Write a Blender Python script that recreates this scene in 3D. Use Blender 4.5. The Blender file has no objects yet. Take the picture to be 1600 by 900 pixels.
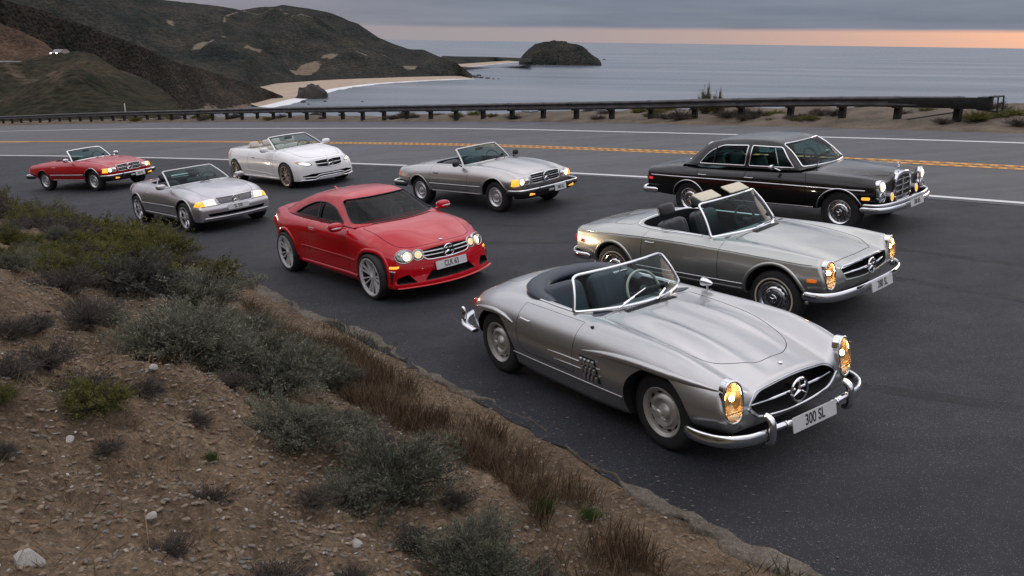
import bpy, bmesh, math, random
import numpy as np
from mathutils import Vector, Matrix, noise
from mathutils.bvhtree import BVHTree
from mathutils.geometry import delaunay_2d_cdt

scene = bpy.context.scene
C = scene.collection
PI = math.pi
R_ = math.radians
random.seed(7)
RNG = np.random.default_rng(7)

# ---------------------------------------------------------------- camera
CAM_H = 3.362
FPX = 1307.8                      # focal length in pixels of a 1600 px wide picture
PITCH = math.atan2(386.0, FPX)
ROLL = R_(0.8)
cd = bpy.data.cameras.new('camera')
cd.sensor_width = 36.0
cd.lens = FPX / 1600.0 * 36.0
cd.clip_start = 0.05
cd.clip_end = 400000.0
cam = bpy.data.objects.new('camera', cd)
C.objects.link(cam)
_f = Vector((0, math.cos(PITCH), -math.sin(PITCH)))
_u = Vector((0, math.sin(PITCH), math.cos(PITCH)))
_r = Vector((1, 0, 0))
_r2 = _r * math.cos(ROLL) + _u * math.sin(ROLL)
_u2 = _u * math.cos(ROLL) - _r * math.sin(ROLL)
_m = Matrix((( _r2.x, _u2.x, -_f.x, 0), (_r2.y, _u2.y, -_f.y, 0), (_r2.z, _u2.z, -_f.z, 0), (0, 0, 0, 1)))
cam.matrix_world = Matrix.Translation((0, 0, CAM_H)) @ _m
scene.camera = cam

# ---------------------------------------------------------------- world: dusk overcast deck with a clear strip over the sea horizon
SUN_AZ = R_(48)                   # clockwise from +Y (the view), low in the west
SUN_EL = R_(3.0)
W = bpy.data.worlds.new('World')
scene.world = W
W.use_nodes = True
nt = W.node_tree
for n in list(nt.nodes):
    nt.nodes.remove(n)
def N(tree, typ, **kw):
    n = tree.nodes.new(typ)
    for k, v in kw.items():
        setattr(n, k, v)
    return n
def math_(tree, op, a, b=None, c=None, clamp=False):
    n = tree.nodes.new('ShaderNodeMath'); n.operation = op; n.use_clamp = clamp
    for i, v in enumerate((a, b, c)):
        if v is None: continue
        if isinstance(v, (int, float)): n.inputs[i].default_value = v
        else: tree.links.new(v, n.inputs[i])
    return n.outputs[0]
def ramp_(tree, fac, stops, interp='LINEAR'):
    n = tree.nodes.new('ShaderNodeValToRGB'); n.color_ramp.interpolation = interp
    el = n.color_ramp.elements
    while len(el) < len(stops): el.new(0.5)
    for e, (p, c) in zip(el, stops):
        e.position = p; e.color = (*c, 1) if len(c) == 3 else c
    tree.links.new(fac, n.inputs[0])
    return n.outputs[0]
def mix_(tree, fac, a, b, typ='MIX'):
    n = tree.nodes.new('ShaderNodeMix'); n.data_type = 'RGBA'; n.blend_type = typ
    for s, v in ((0, fac), (6, a), (7, b)):
        if isinstance(v, (int, float)): n.inputs[s].default_value = v
        elif isinstance(v, (tuple, list)): n.inputs[s].default_value = (*v[:3], 1)
        else: tree.links.new(v, n.inputs[s])
    return n.outputs[2]
tc = N(nt, 'ShaderNodeTexCoord')
sep = N(nt, 'ShaderNodeSeparateXYZ'); nt.links.new(tc.outputs['Generated'], sep.inputs[0])
sky = N(nt, 'ShaderNodeTexSky'); sky.sky_type = 'NISHITA'; sky.sun_disc = False
sky.sun_elevation = SUN_EL; sky.sun_rotation = SUN_AZ; sky.altitude = 60; sky.dust_density = 3.0; sky.air_density = 1.2
# streaky stratus: noise stretched along the horizon
mp = N(nt, 'ShaderNodeMapping'); mp.inputs['Scale'].default_value = (2.2, 2.2, 26.0)
nt.links.new(tc.outputs['Generated'], mp.inputs[0])
nz = N(nt, 'ShaderNodeTexNoise'); nz.inputs['Scale'].default_value = 1.6; nz.inputs['Detail'].default_value = 5; nz.inputs['Roughness'].default_value = 0.55
nt.links.new(mp.outputs[0], nz.inputs['Vector'])
# how far towards the sunset
dotn = N(nt, 'ShaderNodeVectorMath', operation='DOT_PRODUCT')
nt.links.new(tc.outputs['Generated'], dotn.inputs[0]); dotn.inputs[1].default_value = (math.sin(SUN_AZ), math.cos(SUN_AZ), 0)
west = math_(nt, 'MULTIPLY_ADD', dotn.outputs['Value'], 0.5, 0.5, clamp=True)
west2 = math_(nt, 'POWER', west, 14.0)
# overcast deck, brighter overhead (standard overcast sky), faintly warm
deck = ramp_(nt, sep.outputs['Z'], [(0.0, (0.172, 0.196, 0.236)), (0.05, (0.170, 0.198, 0.246)), (0.20, (0.38, 0.40, 0.45)), (0.55, (0.94, 0.94, 1.0)), (1.0, (1.36, 1.33, 1.38))])
deckn = mix_(nt, 1.0, deck, ramp_(nt, nz.outputs['Fac'], [(0.28, (0.76, 0.79, 0.84)), (0.72, (1.24, 1.20, 1.18))]), 'MULTIPLY')
mp2 = N(nt, 'ShaderNodeMapping'); mp2.inputs['Scale'].default_value = (1.1, 1.1, 2.6); mp2.inputs['Rotation'].default_value = (0, 0, 0.6)
nt.links.new(tc.outputs['Generated'], mp2.inputs[0])
nzb = N(nt, 'ShaderNodeTexNoise'); nzb.inputs['Scale'].default_value = 2.3; nzb.inputs['Detail'].default_value = 6; nzb.inputs['Roughness'].default_value = 0.58; nzb.inputs['Distortion'].default_value = 0.6
nt.links.new(mp2.outputs[0], nzb.inputs['Vector'])
deckn = mix_(nt, math_(nt, 'MULTIPLY', sep.outputs['Z'], 5.0, clamp=True), deckn, mix_(nt, 1.0, deckn, ramp_(nt, nzb.outputs['Fac'], [(0.34, (0.58, 0.61, 0.66)), (0.52, (1.0, 1.0, 1.0)), (0.68, (1.42, 1.38, 1.36))]), 'MULTIPLY'))
east = math_(nt, 'SUBTRACT', 1.0, math_(nt, 'MULTIPLY', west, 1.0, clamp=True))
deckp = mix_(nt, math_(nt, 'MULTIPLY', math_(nt, 'SUBTRACT', east, 0.16), 2.6, clamp=True), deckn, (0.40, 0.325, 0.335))
deckn2 = mix_(nt, math_(nt, 'SUBTRACT', 1.0, math_(nt, 'MULTIPLY', sep.outputs['Z'], 3.0, clamp=True)), deckn, deckp)
# clear strip: the bare sky shows between the sea and the deck's lower edge
gapc = mix_(nt, west2, (0.285, 0.270, 0.290), mix_(nt, 0.05, (0.84, 0.47, 0.32), sky.outputs['Color']))
edge = math_(nt, 'MULTIPLY_ADD', nz.outputs['Fac'], 0.005, 0.0098)
cloudm = N(nt, 'ShaderNodeMapRange'); cloudm.interpolation_type = 'SMOOTHSTEP'
nt.links.new(sep.outputs['Z'], cloudm.inputs['Value'])
nt.links.new(edge, cloudm.inputs['From Min'])
nt.links.new(math_(nt, 'ADD', edge, 0.006), cloudm.inputs['From Max'])
skyc = mix_(nt, cloudm.outputs[0], gapc, deckn2)
lpbg = N(nt, 'ShaderNodeBackground'); nt.links.new(skyc, lpbg.inputs[0]); lpbg.inputs[1].default_value = 1.0
wo = N(nt, 'ShaderNodeOutputWorld'); nt.links.new(lpbg.outputs[0], wo.inputs[0])

# ---------------------------------------------------------------- sun: all but hidden behind the deck, very soft
sd = bpy.data.lights.new('sun', 'SUN'); sd.energy = 0.35; sd.angle = R_(25); sd.color = (1.0, 0.80, 0.66)
sun = bpy.data.objects.new('sun', sd); C.objects.link(sun)
_se = R_(12)
sdir = Vector((math.sin(SUN_AZ) * math.cos(_se), math.cos(SUN_AZ) * math.cos(_se), math.sin(_se)))
sun.rotation_euler = (-sdir).to_track_quat('-Z', 'Y').to_euler()

vs = scene.view_settings
vs.view_transform = 'Standard'; vs.look = 'None'; vs.exposure = 0.22; vs.gamma = 1.0; vs.use_curve_mapping = False
scene.cycles.max_bounces = 8; scene.cycles.transparent_max_bounces = 16
scene.cycles.use_denoising = True

# ---------------------------------------------------------------- the tilted plane the road lies on
PA, PB = 0.09553, -0.00448
def plane_z(x, y): return PA * x + PB * (y - 15.0)
PN = Vector((-PA, -PB, 1)).normalized()
# ================================================================ helpers
MATS = {}
def mat(name, color=(0.5, 0.5, 0.5), rough=0.5, metal=0.0, coat=0.0, spec=0.5, emit=None, estr=0.0, noise_=0.0, nscale=8.0, bump=0.0, bscale=200.0, aniso=None, coat_rough=0.03):
    if name in MATS: return MATS[name]
    m = bpy.data.materials.new(name); m.use_nodes = True
    t = m.node_tree; b = t.nodes['Principled BSDF']
    b.inputs['Base Color'].default_value = (*color, 1)
    b.inputs['Roughness'].default_value = rough
    b.inputs['Metallic'].default_value = metal
    b.inputs['Coat Weight'].default_value = coat
    b.inputs['Coat Roughness'].default_value = coat_rough
    b.inputs['Specular IOR Level'].default_value = spec
    if emit:
        b.inputs['Emission Color'].default_value = (*emit, 1); b.inputs['Emission Strength'].default_value = estr
    tcn = None
    if noise_ > 0 or bump > 0:
        tcn = N(t, 'ShaderNodeTexCoord')
    if noise_ > 0:
        nzz = N(t, 'ShaderNodeTexNoise'); nzz.inputs['Scale'].default_value = nscale; nzz.inputs['Detail'].default_value = 6
        t.links.new(tcn.outputs['Object'], nzz.inputs['Vector'])
        lo = tuple(c * (1 - noise_) for c in color); hi = tuple(min(1, c * (1 + noise_)) for c in color)
        t.links.new(ramp_(t, nzz.outputs['Fac'], [(0.3, lo), (0.7, hi)]), b.inputs['Base Color'])
        rr = N(t, 'ShaderNodeMapRange'); rr.inputs['To Min'].default_value = max(0, rough - 0.12 * noise_); rr.inputs['To Max'].default_value = min(1, rough + 0.25 * noise_)
        t.links.new(nzz.outputs['Fac'], rr.inputs['Value']); t.links.new(rr.outputs[0], b.inputs['Roughness'])
    if bump > 0:
        nb = N(t, 'ShaderNodeTexNoise'); nb.inputs['Scale'].default_value = bscale; nb.inputs['Detail'].default_value = 4
        t.links.new(tcn.outputs['Object'], nb.inputs['Vector'])
        bp = N(t, 'ShaderNodeBump'); bp.inputs['Strength'].default_value = bump; bp.inputs['Distance'].default_value = 0.01
        t.links.new(nb.outputs['Fac'], bp.inputs['Height']); t.links.new(bp.outputs[0], b.inputs['Normal'])
    MATS[name] = m
    return m

def paint(name, color, metal=0.0, rough=0.35, dust=0.10):
    rough *= .92
    """car paint: pigment and flakes under clear coat, a film of road dust in uneven patches"""
    if name in MATS: return MATS[name]
    m = mat(name, color, rough, metal, coat=1.0, coat_rough=0.04)
    t = m.node_tree; b = t.nodes['Principled BSDF']
    tcn = N(t, 'ShaderNodeTexCoord')
    if metal == 0: b.inputs['Specular IOR Level'].default_value = .12; b.inputs['Coat Weight'].default_value = .75
    if metal > 0:
        v = N(t, 'ShaderNodeTexVoronoi'); v.inputs['Scale'].default_value = 900
        t.links.new(tcn.outputs['Object'], v.inputs['Vector'])
        t.links.new(mix_(t, 0.12, color, v.outputs['Color'], 'OVERLAY'), b.inputs['Base Color'])
    n1 = N(t, 'ShaderNodeTexNoise'); n1.inputs['Scale'].default_value = 3.0; n1.inputs['Detail'].default_value = 8; n1.inputs['Roughness'].default_value = 0.65
    t.links.new(tcn.outputs['Object'], n1.inputs['Vector'])
    mr = N(t, 'ShaderNodeMapRange'); mr.inputs['From Min'].default_value = 0.35; mr.inputs['From Max'].default_value = 0.75
    mr.inputs['To Min'].default_value = 0.02; mr.inputs['To Max'].default_value = 0.02 + dust * .5
    t.links.new(n1.outputs['Fac'], mr.inputs['Value']); t.links.new(mr.outputs[0], b.inputs['Coat Roughness'])
    return m

def glass(name, tint=(0.75, 0.85, 0.83), ior=1.45, rough=0.0, refl=1.0):
    if name in MATS: return MATS[name]
    m = bpy.data.materials.new(name); m.use_nodes = True
    t = m.node_tree
    for n in list(t.nodes): t.nodes.remove(n)
    fr = N(t, 'ShaderNodeFresnel'); fr.inputs[0].default_value = ior
    tr = N(t, 'ShaderNodeBsdfTransparent'); tr.inputs[0].default_value = (*tint, 1)
    gl = N(t, 'ShaderNodeBsdfGlossy'); gl.inputs['Roughness'].default_value = rough; gl.inputs[0].default_value = (refl, refl, refl, 1)
    mx = N(t, 'ShaderNodeMixShader'); t.links.new(fr.outputs[0], mx.inputs[0]); t.links.new(tr.outputs[0], mx.inputs[1]); t.links.new(gl.outputs[0], mx.inputs[2])
    o = N(t, 'ShaderNodeOutputMaterial'); t.links.new(mx.outputs[0], o.inputs[0])
    MATS[name] = m
    return m

def link(name, me, m=None, parent=None, loc=None):
    o = bpy.data.objects.new(name, me); C.objects.link(o)
    if m is not None and not me.materials:
        for x in (m if isinstance(m, (list, tuple)) else [m]): me.materials.append(x)
    if parent is not None: o.parent = parent
    if loc is not None: o.location = loc
    return o
def tag(o, label=None, cat=None, group=None, kind=None):
    if label: o['label'] = label
    if cat: o['category'] = cat
    if group: o['group'] = group
    if kind: o['kind'] = kind
    return o
def empty(name, parent=None, loc=(0, 0, 0)):
    o = bpy.data.objects.new(name, None); C.objects.link(o); o.location = loc; o.empty_display_size = 0.2
    if parent is not None: o.parent = parent
    return o

def sharp(me, ang=35):
    """smooth shading with edges sharper than ang kept hard"""
    me.polygons.foreach_set('use_smooth', np.ones(len(me.polygons), bool))
    bm = bmesh.new(); bm.from_mesh(me)
    ca = R_(ang)
    for e in bm.edges:
        e.smooth = not (len(e.link_faces) == 2 and e.calc_face_angle(0) > ca)
    bm.to_mesh(me); bm.free()
    return me

class MB:
    """collects shapes for ONE mesh object"""
    def __init__(s): s.v = []; s.f = []; s.mi = []; s.m = 0
    def add(s, vs, fs):
        o = len(s.v); s.v.extend([tuple(map(float, v)) for v in vs]); s.f.extend([tuple(i + o for i in f) for f in fs]); s.mi.extend([s.m] * len(fs)); return s
    def box(s, c, d, rot=None, taper=None):
        a, b, h = d[0] / 2, d[1] / 2, d[2] / 2
        P = [Vector((x * a, y * b, z * h)) for z in (-1, 1) for y in (-1, 1) for x in (-1, 1)]
        if taper: P = [Vector((p.x * (taper if p.z > 0 else 1), p.y * (taper if p.z > 0 else 1), p.z)) for p in P]
        if rot is not None: P = [rot @ p for p in P]
        P = [p + Vector(c) for p in P]
        return s.add(P, [(0, 2, 3, 1), (4, 5, 7, 6), (0, 1, 5, 4), (2, 6, 7, 3), (0, 4, 6, 2), (1, 3, 7, 5)])
    def tube(s, path, r, n=8, closed=False, flat=1.0, up=None, caps=True):
        """round or flattened tube; r may be a list; flat squeezes it along 'up'"""
        P = [Vector(p) for p in path]; k = len(P)
        rs = r if isinstance(r, (list, tuple, np.ndarray)) else [r] * k
        V = []; prev = None
        for i in range(k):
            if closed: t = P[(i + 1) % k] - P[i - 1]
            else: t = P[min(i + 1, k - 1)] - P[max(i - 1, 0)]
            t = t.normalized() if t.length > 1e-9 else Vector((1, 0, 0))
            if up is not None: a = Vector(up[i] if isinstance(up, list) else up)
            elif prev is not None: a = prev
            else: a = Vector((0, 0, 1)) if abs(t.z) < 0.9 else Vector((0, 1, 0))
            a = (a - t * a.dot(t)); a = a.normalized() if a.length > 1e-6 else t.orthogonal().normalized()
            prev = a; b = t.cross(a)
            for j in range(n):
                w = 2 * PI * j / n
                V.append(P[i] + (a * math.cos(w) * flat + b * math.sin(w)) * rs[i])
        F = []
        for i in range(k if closed else k - 1):
            i2 = (i + 1) % k
            for j in range(n):
                j2 = (j + 1) % n
                F.append((i * n + j, i * n + j2, i2 * n + j2, i2 * n + j))
        if caps and not closed:
            F.append(tuple(reversed(range(n)))); F.append(tuple(range((k - 1) * n, k * n)))
        return s.add(V, F)
    def lathe(s, prof, n=32, c=(0, 0, 0), axis='y', closed=False, a0=0.0, a1=2 * PI):
        """prof: (radius, offset along the axis)"""
        V = []; k = len(prof); full = abs(a1 - a0 - 2 * PI) < 1e-6
        m = n if full else n + 1
        for j in range(m):
            w = a0 + (a1 - a0) * j / n; cs, sn = math.cos(w), math.sin(w)
            for r, h in prof:
                p = {'y': (r * cs, h, r * sn), 'x': (h, r * cs, r * sn), 'z': (r * cs, r * sn, h)}[axis]
                V.append((p[0] + c[0], p[1] + c[1], p[2] + c[2]))
        F = []
        for j in range(n):
            j2 = (j + 1) % m
            for i in range(k if closed else k - 1):
                i2 = (i + 1) % k
                F.append((j * k + i, j2 * k + i, j2 * k + i2, j * k + i2))
        return s.add(V, F)
    def grid(s, G, flip=False):
        """G: array rows x cols x 3"""
        a, b = len(G), len(G[0])
        V = [G[i][j] for i in range(a) for j in range(b)]
        F = [(i * b + j, i * b + j + 1, (i + 1) * b + j + 1, (i + 1) * b + j) for i in range(a - 1) for j in range(b - 1)]
        if flip: F = [f[::-1] for f in F]
        return s.add(V, F)
    def prism(s, poly, d0, d1, plane='xz'):
        """poly in a plane, pushed from d0 to d1 along the third axis"""
        k = len(poly)
        def P(a, b, d): return {'xz': (a, d, b), 'xy': (a, b, d), 'yz': (d, a, b)}[plane]
        V = [P(a, b, d0) for a, b in poly] + [P(a, b, d1) for a, b in poly]
        F = [tuple(range(k)), tuple(reversed(range(k, 2 * k)))] + [(i, i + k, (i + 1) % k + k, (i + 1) % k) for i in range(k)]
        return s.add(V, F)
    def ellipsoid(s, c, r, n=16, m=10, p=1.0, rot=None):
        V = []; F = []
        for i in range(m + 1):
            th = PI * i / m
            for j in range(n):
                ph = 2 * PI * j / n
                q = [math.sin(th) * math.cos(ph), math.sin(th) * math.sin(ph), math.cos(th)]
                q = [math.copysign(abs(a) ** p, a) * r[k] for k, a in enumerate(q)]
                q = Vector(q)
                if rot is not None: q = rot @ q
                V.append(q + Vector(c))
        for i in range(m):
            for j in range(n):
                F.append((i * n + j, (i + 1) * n + j, (i + 1) * n + (j + 1) % n, i * n + (j + 1) % n))
        return s.add(V, F)
    def mesh(s, name='m', weld=0.0, fix=True):
        me = bpy.data.meshes.new(name); me.from_pydata(s.v, [], s.f)
        me.polygons.foreach_set('material_index', s.mi)
        if weld or fix:
            bm = bmesh.new(); bm.from_mesh(me)
            if weld: bmesh.ops.remove_doubles(bm, verts=bm.verts, dist=weld)
            if fix: bmesh.ops.recalc_face_normals(bm, faces=bm.faces)
            bm.to_mesh(me); bm.free()
        return me
    def build(s, name, m, parent=None, ang=35, weld=0.0, fix=True, bevel=0.0, sub=0):
        me = s.mesh(name, weld, fix)
        if bevel:
            bm = bmesh.new(); bm.from_mesh(me)
            es = [e for e in bm.edges if len(e.link_faces) == 2 and e.calc_face_angle(0) > R_(30)]
            bmesh.ops.bevel(bm, geom=es, offset=bevel, segments=2, affect='EDGES', profile=0.5, clamp_overlap=True)
            bm.to_mesh(me); bm.free()
        for x in (m if isinstance(m, (list, tuple)) else [m]): me.materials.append(x)
        sharp(me, ang)
        o = link(name, me, None, parent)
        if sub:
            md = o.modifiers.new('sub', 'SUBSURF'); md.levels = sub; md.render_levels = sub
        return o

def rounded(poly, r, n=5):
    """round the corners of a polygon; r may be a list"""
    out = []; k = len(poly)
    for i in range(k):
        p = Vector(poly[i]); a = Vector(poly[i - 1]); b = Vector(poly[(i + 1) % k])
        rr = r[i] if isinstance(r, (list, tuple)) else r
        if rr <= 0: out.append(tuple(p)); continue
        da = (a - p); db = (b - p); la, lb = da.length, db.length
        d = min(rr, la * 0.48, lb * 0.48)
        pa = p + da / la * d; pb = p + db / lb * d
        for j in range(n + 1):
            t = j / n
            out.append(tuple((1 - t) ** 2 * pa + 2 * t * (1 - t) * p + t * t * pb))
    return out
def grow(poly, d):
    """offset a polygon outwards by d"""
    k = len(poly); ar = sum(poly[i - 1][0] * poly[i][1] - poly[i][0] * poly[i - 1][1] for i in range(k))
    s = 1 if ar > 0 else -1; out = []
    for i in range(k):
        a = Vector(poly[i - 1]); p = Vector(poly[i]); b = Vector(poly[(i + 1) % k])
        t = (b - a); t = t.normalized() if t.length > 1e-9 else Vector((1, 0))
        out.append((p.x + s * t.y * d, p.y - s * t.x * d))
    return out
def pchip(xs, ys):
    xs = np.asarray(xs, float); ys = np.asarray(ys, float); h = np.diff(xs); dl = np.diff(ys) / h; n = len(xs)
    d = np.zeros(n)
    if n == 2: d[:] = dl[0]
    else:
        for i in range(1, n - 1):
            if dl[i - 1] * dl[i] > 0:
                w1 = 2 * h[i] + h[i - 1]; w2 = h[i] + 2 * h[i - 1]
                d[i] = (w1 + w2) / (w1 / dl[i - 1] + w2 / dl[i])
        d[0] = dl[0]; d[-1] = dl[-1]
    def f(x):
        x = np.clip(np.asarray(x, float), xs[0], xs[-1]); i = np.clip(np.searchsorted(xs, x) - 1, 0, n - 2)
        t = (x - xs[i]) / h[i]
        return ((1 + 2 * t) * (1 - t) ** 2 * ys[i] + t * (1 - t) ** 2 * h[i] * d[i] + t * t * (3 - 2 * t) * ys[i + 1] + t * t * (t - 1) * h[i] * d[i + 1])
    return f
def spline(pts, n=8):
    """catmull-rom through points of any dimension"""
    P = [np.asarray(p, float) for p in pts]; P = [2 * P[0] - P[1]] + P + [2 * P[-1] - P[-2]]; out = []
    for i in range(1, len(P) - 2):
        for j in range(n):
            t = j / n; a, b, c, d = P[i - 1:i + 3]
            out.append(0.5 * (2 * b + (c - a) * t + (2 * a - 5 * b + 4 * c - d) * t * t + (3 * b - a - 3 * c + d) * t ** 3))
    out.append(P[-2]); return [tuple(map(float, p)) for p in out]
def sst(a, b, x):
    t = np.clip((np.asarray(x, float) - a) / (b - a), 0, 1); return t * t * (3 - 2 * t)

_bool_n = 0
def boolean(me, cutter, op='DIFFERENCE'):
    """me (mesh) cut by cutter (mesh); returns a new mesh"""
    a = bpy.data.objects.new('a', me); b = bpy.data.objects.new('b', cutter)
    C.objects.link(a); C.objects.link(b)
    md = a.modifiers.new('b', 'BOOLEAN'); md.object = b; md.operation = op; md.solver = BSOLVER
    dg = bpy.context.evaluated_depsgraph_get(); dg.update()
    r = bpy.data.meshes.new_from_object(a.evaluated_get(dg), depsgraph=dg)
    bpy.data.objects.remove(a); bpy.data.objects.remove(b)
    bm = bmesh.new(); bm.from_mesh(r)
    bmesh.ops.triangulate(bm, faces=[f for f in bm.faces if len(f.verts) > 3])
    bm.to_mesh(r); bm.free()
    return r
BSOLVER = 'MANIFOLD'
# ================================================================ setting
def resample(P, step):
    P = np.array(spline(P, 24)); d = np.concatenate([[0], np.cumsum(np.linalg.norm(np.diff(P, axis=0), axis=1))])
    n = max(2, int(d[-1] / step)); t = np.linspace(0, d[-1], n)
    return np.stack([np.interp(t, d, P[:, k]) for k in range(P.shape[1])], 1)
_perm = np.random.default_rng(3).permutation(512)
def vnoise(x, y):
    """smooth value noise, vectorised, about -1..1"""
    xi = np.floor(x).astype(int); yi = np.floor(y).astype(int); fx = x - xi; fy = y - yi
    u = fx * fx * (3 - 2 * fx); v = fy * fy * (3 - 2 * fy)
    def h(a, b): return (_perm[(_perm[a & 511] + b) & 511] / 255.5) - 1
    return (h(xi, yi) * (1 - u) + h(xi + 1, yi) * u) * (1 - v) + (h(xi, yi + 1) * (1 - u) + h(xi + 1, yi + 1) * u) * v
def fbm(x, y, o=5, g=0.5):
    s = 0; a = 1
    for k in range(o): s = s + a * vnoise(x * 2 ** k + 17.3 * k, y * 2 ** k - 9.1 * k); a *= g
    return s
def cross_grid(A, B, n):
    t = np.linspace(0, 1, n)[None, :, None]
    return A[:, None, :] * (1 - t) + B[:, None, :] * t

# ---- measured lines of the road in plan
EDGE = [(9.0,-7.0),(6.4,-2.6),(4.2,.8),(2.9,2.7),(1.76,4.46),(.98,5.62),(.02,7.09),(-.65,8.06),(-1.49,9.2),(-2.36,10.48),(-3.7,12.19),(-5.36,14.38),(-8.2,17.5),(-12,20.9),(-17,24.8),(-25,30.5),(-40,42),(-62,60)]
NEAR_LINE = [(22,-3.5),(15.5,5.6),(8.67,14.07),(3.17,19.94),(-5.05,27.23),(-14.66,34.74),(-26.49,43.22),(-48,57.5),(-70,71)]
YELLOW = [(22.5,2.0),(16.0,10.6),(10.49,17.24),(7.96,20.22),(2.86,25.63),(-2.41,30.79),(-11.81,38.58),(-20.89,45.62),(-33.22,54.43),(-52,66.8),(-75,80)]
FAR_LINE = [(24.5,4.4),(18,13.2),(12.33,20.45),(9.11,24.26),(4.4,29.61),(-2.92,37.32),(-14.4,47.24),(-27,57.8),(-42.46,69.0),(-60,81),(-80,93)]
PAVE_END = [(26.0,5.0),(19.5,13.6),(13.3,21.9),(8.6,28.0),(-.1,38.0),(-16.3,53.3),(-30,65.0),(-49.3,80.0),(-66,92),(-84,104)]
POSTS = [(16.9,18.6),(13.22,24.9),(10.92,28.2),(8.11,31.2),(4.98,33.9),(1.9,36.9),(-1.41,40.1),(-5.12,43.7),(-9.2,47.6),(-13.94,52.3),(-19.04,57.0),(-24.55,61.8),(-32.27,68.4),(-42.38,76.3),(-56,86.5)]
def on_plane(P, dz=0.0):
    P = np.asarray(P, float); return np.concatenate([P, (plane_z(P[..., 0], P[..., 1]) + dz)[..., None]], -1)

# ---- materials of the ground
def node_mat(name):
    m = bpy.data.materials.new(name); m.use_nodes = True; MATS[name] = m
    return m, m.node_tree, m.node_tree.nodes['Principled BSDF']
def tex(t, kind, scale, vec, detail=6, rough=0.6, **kw):
    n = N(t, kind); n.inputs['Scale'].default_value = scale
    if 'Detail' in n.inputs and kind == 'ShaderNodeTexNoise': n.inputs['Detail'].default_value = detail; n.inputs['Roughness'].default_value = rough
    t.links.new(vec, n.inputs['Vector'])
    return n
def asphalt_mat(name, lo, hi, speck, speck_amt, bump, rough, patch=0.25):
    m, t, b = node_mat(name)
    co = N(t, 'ShaderNodeTexCoord').outputs['Object']
    n1 = tex(t, 'ShaderNodeTexNoise', 160, co, 3, .7)          # grain
    v = tex(t, 'ShaderNodeTexVoronoi', 135, co)               # stones
    n2 = tex(t, 'ShaderNodeTexNoise', .35, co, 5, .6)          # patches
    n3 = tex(t, 'ShaderNodeTexNoise', 2.2, co, 6, .65)
    base = ramp_(t, n1.outputs['Fac'], [(.35, lo), (.70, hi)])
    sel = N(t, 'ShaderNodeSeparateColor'); t.links.new(v.outputs['Color'], sel.inputs[0])
    st = math_(t, 'GREATER_THAN', sel.outputs[0], 1 - speck_amt)
    core = math_(t, 'LESS_THAN', v.outputs['Distance'], .38)
    c = mix_(t, math_(t, 'MULTIPLY', math_(t, 'MULTIPLY', st, core), sel.outputs[1]), base, speck)
    pf = ramp_(t, n2.outputs['Fac'], [(.30, (1 - patch,) * 3), (.70, (1 + patch,) * 3)])
    c = mix_(t, 1.0, c, pf, 'MULTIPLY')
    c = mix_(t, 1.0, c, ramp_(t, n3.outputs['Fac'], [(.3, (.88, .88, .89)), (.7, (1.1, 1.1, 1.1))]), 'MULTIPLY')
    mpt = N(t, 'ShaderNodeMapping'); t.links.new(co, mpt.inputs[0]); mpt.inputs['Rotation'].default_value = (0, 0, R_(46)); mpt.inputs['Scale'].default_value = (.12, 1.9, 1)
    n5 = tex(t, 'ShaderNodeTexNoise', 1.0, mpt.outputs[0], 5, .6)
    c = mix_(t, 1.0, c, ramp_(t, n5.outputs['Fac'], [(.32, (.72,.72,.73)), (.55, (1.0,1.0,1.0)), (.72, (1.16,1.16,1.15))]), 'MULTIPLY')
    t.links.new(c, b.inputs['Base Color'])
    mr = N(t, 'ShaderNodeMapRange'); mr.inputs['From Min'].default_value = .3; mr.inputs['From Max'].default_value = .7; mr.inputs['To Min'].default_value = rough - .08; mr.inputs['To Max'].default_value = rough + .08
    t.links.new(n3.outputs['Fac'], mr.inputs['Value']); t.links.new(mr.outputs[0], b.inputs['Roughness'])
    bm_ = N(t, 'ShaderNodeBump'); bm_.inputs['Strength'].default_value = bump; bm_.inputs['Distance'].default_value = .006
    t.links.new(math_(t, 'SUBTRACT', n1.outputs['Fac'], math_(t, 'MULTIPLY', v.outputs['Distance'], .5)), bm_.inputs['Height']); t.links.new(bm_.outputs[0], b.inputs['Normal'])
    b.inputs['Specular IOR Level'].default_value = .35
    return m
M_pull = asphalt_mat('asphalt_coarse', (.0085,.0100,.0135), (.029,.0330,.0410), (.25,.25,.245), .15, 1.0, .70, .30)
M_high = asphalt_mat('asphalt_highway', (.060,.062,.067), (.092,.094,.099), (.2,.2,.19), .05, .5, .62, .14)
def line_mat(name, col, wear):
    m, t, b = node_mat(name); co = N(t, 'ShaderNodeTexCoord').outputs['Object']
    n = tex(t, 'ShaderNodeTexNoise', 9, co, 8, .75); n2 = tex(t, 'ShaderNodeTexNoise', .7, co, 3, .5)
    f = math_(t, 'ADD', math_(t, 'MULTIPLY', n.outputs['Fac'], .7), math_(t, 'MULTIPLY', n2.outputs['Fac'], .3))
    t.links.new(ramp_(t, f, [(wear, (.06,.062,.066)), (wear + .08, col)]), b.inputs['Base Color']); b.inputs['Roughness'].default_value = .6
    return m
M_white = line_mat('road_paint_white', (.60,.60,.60), .33)
M_yellow = line_mat('road_paint_yellow', (.62,.29,.05), .34)
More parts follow.
